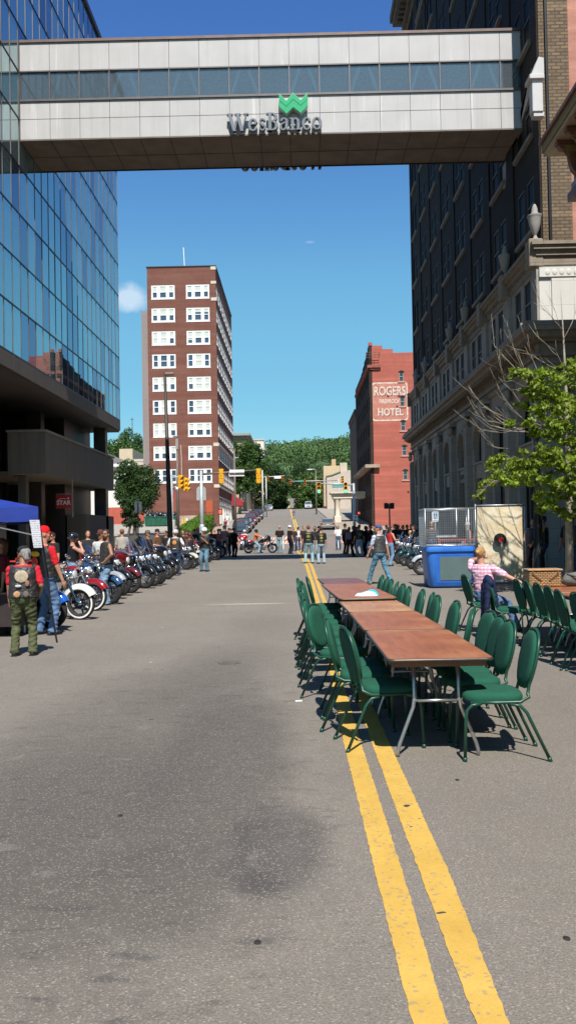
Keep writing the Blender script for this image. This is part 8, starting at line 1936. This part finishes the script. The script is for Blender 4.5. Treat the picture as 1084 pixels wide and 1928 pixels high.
person('slimmer man seen from behind in patched vest and pale jeans beside the broad man', gp(605, 1061.5), R_(6), 1.76, 'l', (.03,.03,.03), 'short', vest=(.015,.015,.015), legs=(.30,.38,.45), shoes=(.02,.02,.02), hair=(.03,.025,.02), patch=[(0,1.34,.08,.025,(.30,.28,.05)),(0,1.22,.07,.065,(.28,.26,.05)),(0,1.08,.07,.022,(.30,.28,.05))], vox=.015, fl=(-.13,.0), fr=(.14,.03))
person('man in black with one hand at his cap standing between the two vested men', gd(592.5, 46), R_(170), 1.76, 't', (.012,.012,.012), 'short', legs=(.22,.34,.40), hair=(.02,.015,.012), hl=(-.12,.14,1.62), el=(-1,.1,-.1), vox=.02)
person('dark haired person in black behind the slimmer vested man', gd(600, 48), R_(-150), 1.76, 't', (.02,.02,.022), 'short', legs=(.25,.33,.4), hair=(.02,.015,.012), vox=.022)
person('person in a purple top and jeans walking on the far yellow line up the hill', gd(553.5, 147), R_(180), 1.74, 'm', (.20,.09,.15), 'short', legs=JEAN, fl=(-.1,.15), fr=(.1,-.15), vox=.035)
person('woman in a bright pink outfit on the left pavement up the hill', gd(465.5, 131, .14), R_(170), 1.66, 'm', (.85,.08,.30), 'short', legs=(.85,.10,.32), hat='cap', hatc=(.85,.3,.4), vox=.03, width=1.1, bulk=1.2)
person('person dressed all in white walking up the left pavement', gd(428.5, 122, .14), R_(5), 1.76, 'm', (.75,.75,.73), 'short', legs=(.70,.70,.68), fl=(-.1,.15), fr=(.1,-.12), vox=.03)
person('person in dark red on the pavement by the red walk signal', gd(424, 108, .14), R_(10), 1.7, 'm', (.2,.02,.02), 'short', legs=JEAND, vox=.03)
# --- right of the road
person('man in a white tee shirt and jeans facing the camera', gp(637, 1036), R_(175), 1.78, 'm', (.78,.78,.76), 'short', legs=(.07,.11,.18), shoes=(.1,.1,.1), vox=.018, width=1.06, bulk=1.05, hair=(.12,.07,.04))
person('man in black with a cap at the left end of the dark group', gd(649, 53), R_(-50), 1.84, 't', (.012,.012,.012), 'short', legs=(.012,.012,.013), hat='cap', hatc=(.012,.012,.012), vox=.02)
person('woman with bare legs in a purple grey top and dark shorts', gp(658, 1048), R_(-25), 1.68, 'm', (.16,.15,.24), 'none', legs=(.03,.01,.02), shorts=True, shoes=(.4,.25,.18), hair=(.18,.06,.03), hairlen=.1, vox=.016, width=.95)
person('person all in black behind the woman in shorts', gd(665, 49), R_(90), 1.74, 't', (.01,.01,.01), 'long', legs=(.012,.012,.012), hair=(.02,.015,.01), hairlen=.08, vox=.02)
person('man seen from behind in black vest and light blue jeans in the right group', gp(677, 1048.5), R_(12), 1.80, 'm', (.015,.015,.015), 'short', vest=(.015,.014,.013), legs=(.22,.36,.52), hair=(.03,.02,.015), patch=[(0,1.22,.10,.08,(.12,.13,.05))], vox=.015, fl=(-.16,0), fr=(.16,0), bulk=1.12, width=1.05)
person('long haired person in black at the right of the group', gd(688, 50), R_(60), 1.72, 'm', (.012,.012,.014), 'long', legs=(.015,.015,.02), hair=(.02,.015,.01), hairlen=.15, vox=.02)
person('man in a blue bandana, checked shirt and grey vest striding left past the tank', gp(716, 1101), R_(42), 1.80, 'l', (.50,.55,.68), 'short', vest=(.06,.06,.062), legs=(.09,.20,.28), shoes=(.42,.36,.27), hat='bandana', hatc=(.06,.10,.22), hair=(.20,.10,.05), fl=(-.12,.36), fr=(.12,-.30), hl=(-.27,.22,.88), hr=(.29,-.08,.86), lean=(0,.06), turn=.55, vox=.010, width=1.05, beard=(.25,.12,.06), rise=(0,.03))
person('woman in a red top and light jeans with long dark hair behind the striding man', gp(735, 1066), R_(-60), 1.74, 'l', (.42,.03,.035), 'none', legs=(.14,.26,.40), hair=(.03,.018,.014), hairlen=.22, hr=(.2,.28,1.15), fl=(-.1,.05), fr=(.12,-.12), vox=.015)
for i, (px_, Y, lb, tc_, hc, st) in enumerate(((749, 52, 'person in a dark blue top near the dark red motorcycle', (.03,.04,.08), (.02,.02,.02), None), (758, 47, 'man in dark glasses among the right hand motorcycles', (.015,.015,.017), (.03,.02,.02), None), (766, 50, 'tall dark haired man in black in the right hand row of people', (.012,.012,.013), (.015,.012,.01), None), (771.5, 45, 'blonde woman seated behind the green motorcycle', (.02,.03,.06), (.45,.36,.20), .6), (778, 44, 'dark haired woman in black beside the blonde woman', (.012,.012,.013), (.02,.012,.01), None),
        (786, 51, 'person in a maroon shirt at the end of the right hand row', (.08,.02,.025), (.02,.015,.01), None), (694, 56, 'man with a bare head at the corner of the stone tower crowd', (.10,.05,.04), (.1,.06,.04), None), (773, 56, 'person in black standing far back by the hotel wall', (.015,.015,.02), (.02,.015,.01), None), (741, 58, 'person with a black cap far back under the walk signals', (.02,.02,.03), (.02,.02,.02), None))):
    person(lb, gd(px_, Y, .0), R_([170,150,200,120,100,180,140,160,190][i]), 1.74, 'm', tc_, 'short', legs=JEAND, hair=hc, hairlen=.12 if 'woman' in lb else 0, glasses='glasses' in lb, vox=.022, sit=st, fl=(-.12,.35) if st else (-.11,0), fr=(.12,.35) if st else (.11,0))
person('man in sunglasses and grey top leaning on the railing behind the wire cage', gd(812, 34.5, .14), R_(175), 1.76, 'm', (.06,.065,.075), 'short', legs=JEAND, glasses=True, hair=(.25,.12,.07), vox=.018, bulk=1.15)
person('woman in a white cap and black tank top behind the right end of the cage', gd(880, 34, .14), R_(100), 1.68, 'l', (.015,.015,.017), 'none', legs=JEAND, hat='cap', hatc=(.6,.58,.58), vox=.018)
person('man in black vest with a yellow sleeve and jeans behind the black lamp post', gd(1022, 26.5, .14), R_(70), 1.82, 'm', (.62,.42,.02), 'short', vest=(.03,.028,.03), legs=(.035,.06,.15), hat='cap', hatc=(.05,.035,.03), vox=.014, hl=(-.35,.3,.95), width=1.1)
person('heavy man in sleeveless vest left of the black lamp post', gd(1003, 27.5, .14), R_(150), 1.76, 'l', (.02,.02,.02), 'none', vest=(.02,.02,.02), legs=(.03,.03,.04), hair=(.1,.06,.04), hr=(.30,.2,.95), vox=.016, bulk=1.2, width=1.1)
person('big man in dark clothes and cap in the dappled shade at the right edge', gd(1075, 24.5, .14), R_(150), 1.84, 't', (.022,.022,.024), 'short', vest=(.03,.03,.03), legs=(.03,.05,.11), hat='cap', hatc=(.03,.03,.04), vox=.014, bulk=1.15, width=1.1)
more = [(312,37,'person in black leather behind the black touring motorcycles',(.02,.02,.02),150), (296,35,'person in a brown shirt bending over the black motorcycles',(.12,.06,.03),-120), (352,46,'person in orange sitting high behind the cream motorcycle',(.40,.08,.03),170), (366,48,'dark haired person in black beyond the cream motorcycle',(.015,.015,.017),140), (372,50,'person in a grey shirt behind the white motorcycle',(.2,.2,.2),-150), (415,56,'person with a white shirt behind the dark group at the kerb',(.5,.5,.48),170), (431,58,'person in navy behind the dark group at the kerb',(.02,.025,.05),160),
    (697,49,'person in black leaning over a motorcycle at the edge of the right group',(.014,.014,.015),-100), (704,54,'person in a dark green shirt behind the dark blue motorcycle',(.02,.04,.03),170), (727,56,'person in dark clothes just left of the woman in red',(.02,.02,.02),170), (744,49,'long haired person in black beside the dark red motorcycle',(.014,.014,.014),120), (753,54,'person in grey behind the right hand motorcycles',(.09,.09,.10),180), (762,55,'person in a dark cap far back in the right hand row',(.02,.02,.03),160), (790,47,'person in black next to the wire cage',(.015,.015,.016),130), (672,52,'person in dark clothes deep in the middle of the right group',(.012,.012,.013),100), (100,26,'person in a black shirt behind the blue motorcycle',(.02,.02,.02),150), (166,29,'person in a dark shirt deep behind the red motorcycle',(.03,.03,.035),-160)]
for i, (px_, Y, lb, tc_, a) in enumerate(more): person(lb, gd(px_, Y), R_(a), [1.72,1.78,1.66][i % 3], 'mlt'[i % 3], tc_, 'short', legs=[JEAND,(.02,.02,.022)][i % 2], hair=[(.02,.015,.012),(.12,.06,.03),(.04,.03,.02)][i % 3], hairlen=.12 if 'long haired' in lb else 0, hat=[None,'cap','bandana',None][i % 4], hatc=[(.02,.02,.02),(.02,.02,.03),(.05,.03,.03),(.1,.1,.1)][i % 4], glasses=i % 3 == 0, vox=.022, bulk=[1,1.15,1.05][i % 3], hr=[None,(.2,.3,1.1),(.1,.25,1.35)][i % 3])
# walking stick
p = gd(1001, 27.2, .14); o = tag(MB().tube([(0,0,0),(.02,0,.9),(.08,0,.95)], .012, 6).build('walking_stick', M((.25,.12,.05), .5), None, True), 'thin brown walking stick held by the heavy man', 'walking stick'); o.location = (p[0]-.25, p[1]-.2, p[2])
# seated woman
PL = None
def plaid():
    m, t, b = newmat('pink_plaid'); v = t.nodes.new('ShaderNodeTexCoord').outputs['Object']; outs = []
    for d in ('X','Z'):
        wv = t.nodes.new('ShaderNodeTexWave'); wv.bands_direction = d; wv.inputs['Scale'].default_value = 5.5; wv.inputs['Distortion'].default_value = .6; wv.inputs['Detail Scale'].default_value = .5; t.links.new(v, wv.inputs['Vector']); outs.append(mapr(t, wv.outputs[1], .45, .65, 0, .75))
    cc = mixc(t, outs[0], (.78,.45,.52), (.80,.72,.74)); cc = mixc(t, outs[1], cc, (.70,.20,.34)); t.links.new(cc, b.inputs['Base Color']); b.inputs['Roughness'].default_value = .85; bump(t, b, noise(t, 16, 4), .6, .02); return m
T_, hd_, HC_ = person('seated woman with blonde tied hair in a pink plaid shirt, arm stretched to the table', (2.99, 14.13, g(14)), R_(-38), 1.70, 'l', (.7,.35,.42), 'short', legs=(.10,.17,.30), shoes=(.15,.1,.1), hair=(.42,.24,.09), hairlen=.0, sit=.56, fl=(.06,.48), fr=(.38,.38), hl=(-.06,.20,1.56), el=(-1.0,-.05,-.35), hr=(.66,.12,1.13), er=(.2,-1,-.6), lean=(-.06,-.10), turn=.1, vox=.009, width=1.02, bulk=1.1)
for ch in T_.children:
    if ch.name.startswith('shirt'): ch.data.materials.clear(); ch.data.materials.append(plaid())
h = MB(); h.ell((HC_.x, HC_.y-.115, HC_.z+.03), (.035,.035,.04), 10, 8); h.build('hair_bun', M((.48,.28,.11), .7, 0, .4, 40, .6, .4, 90), T_, smooth=True)
h = MB(); w_ = hd_[1]; h.lathe([(.036,-.012),(.038,0),(.036,.012)], w_+Vector((-.03,0,0)), (1,.1,-.3), 14); h.build('bracelet', M((.7,.5,.05), .5), T_, smooth=True)
# navy jacket over the chair back
jk = thing('jacket', 'navy blue jacket hanging over the back of the empty chair beside the woman', 'jacket', (3.14-.30, 13.2, g(13.2)-.03), 0)
mb = MB(); rgj = random.Random(3)
capsule(mb, (-.00,-.17,.90), (-.00,.15,.91), .05, .055); capsule(mb, (-.03,-.13,.84), (-.09,-.16,.22), .075, .055, 12, .7, (1,0,0)); capsule(mb, (-.03,.02,.86), (-.06,.0,.30), .095, .11, 12, .6, (1,0,0)); capsule(mb, (-.03,.14,.84), (-.05,.16,.38), .07, .06, 12, .7, (1,0,0)); capsule(mb, (.08,.0,.88), (.10,.02,.55), .06, .09, 12, .6, (1,0,0)); capsule(mb, (0,-.1,.92), (0,.05,.965), .06, .05)
o = remesh(mb, .012, M((.012,.018,.055), .75, 0, .3, 6, 1.0, .3, 9), 'fabric', jk, 3)

bpy.data.scenes.remove(TS)
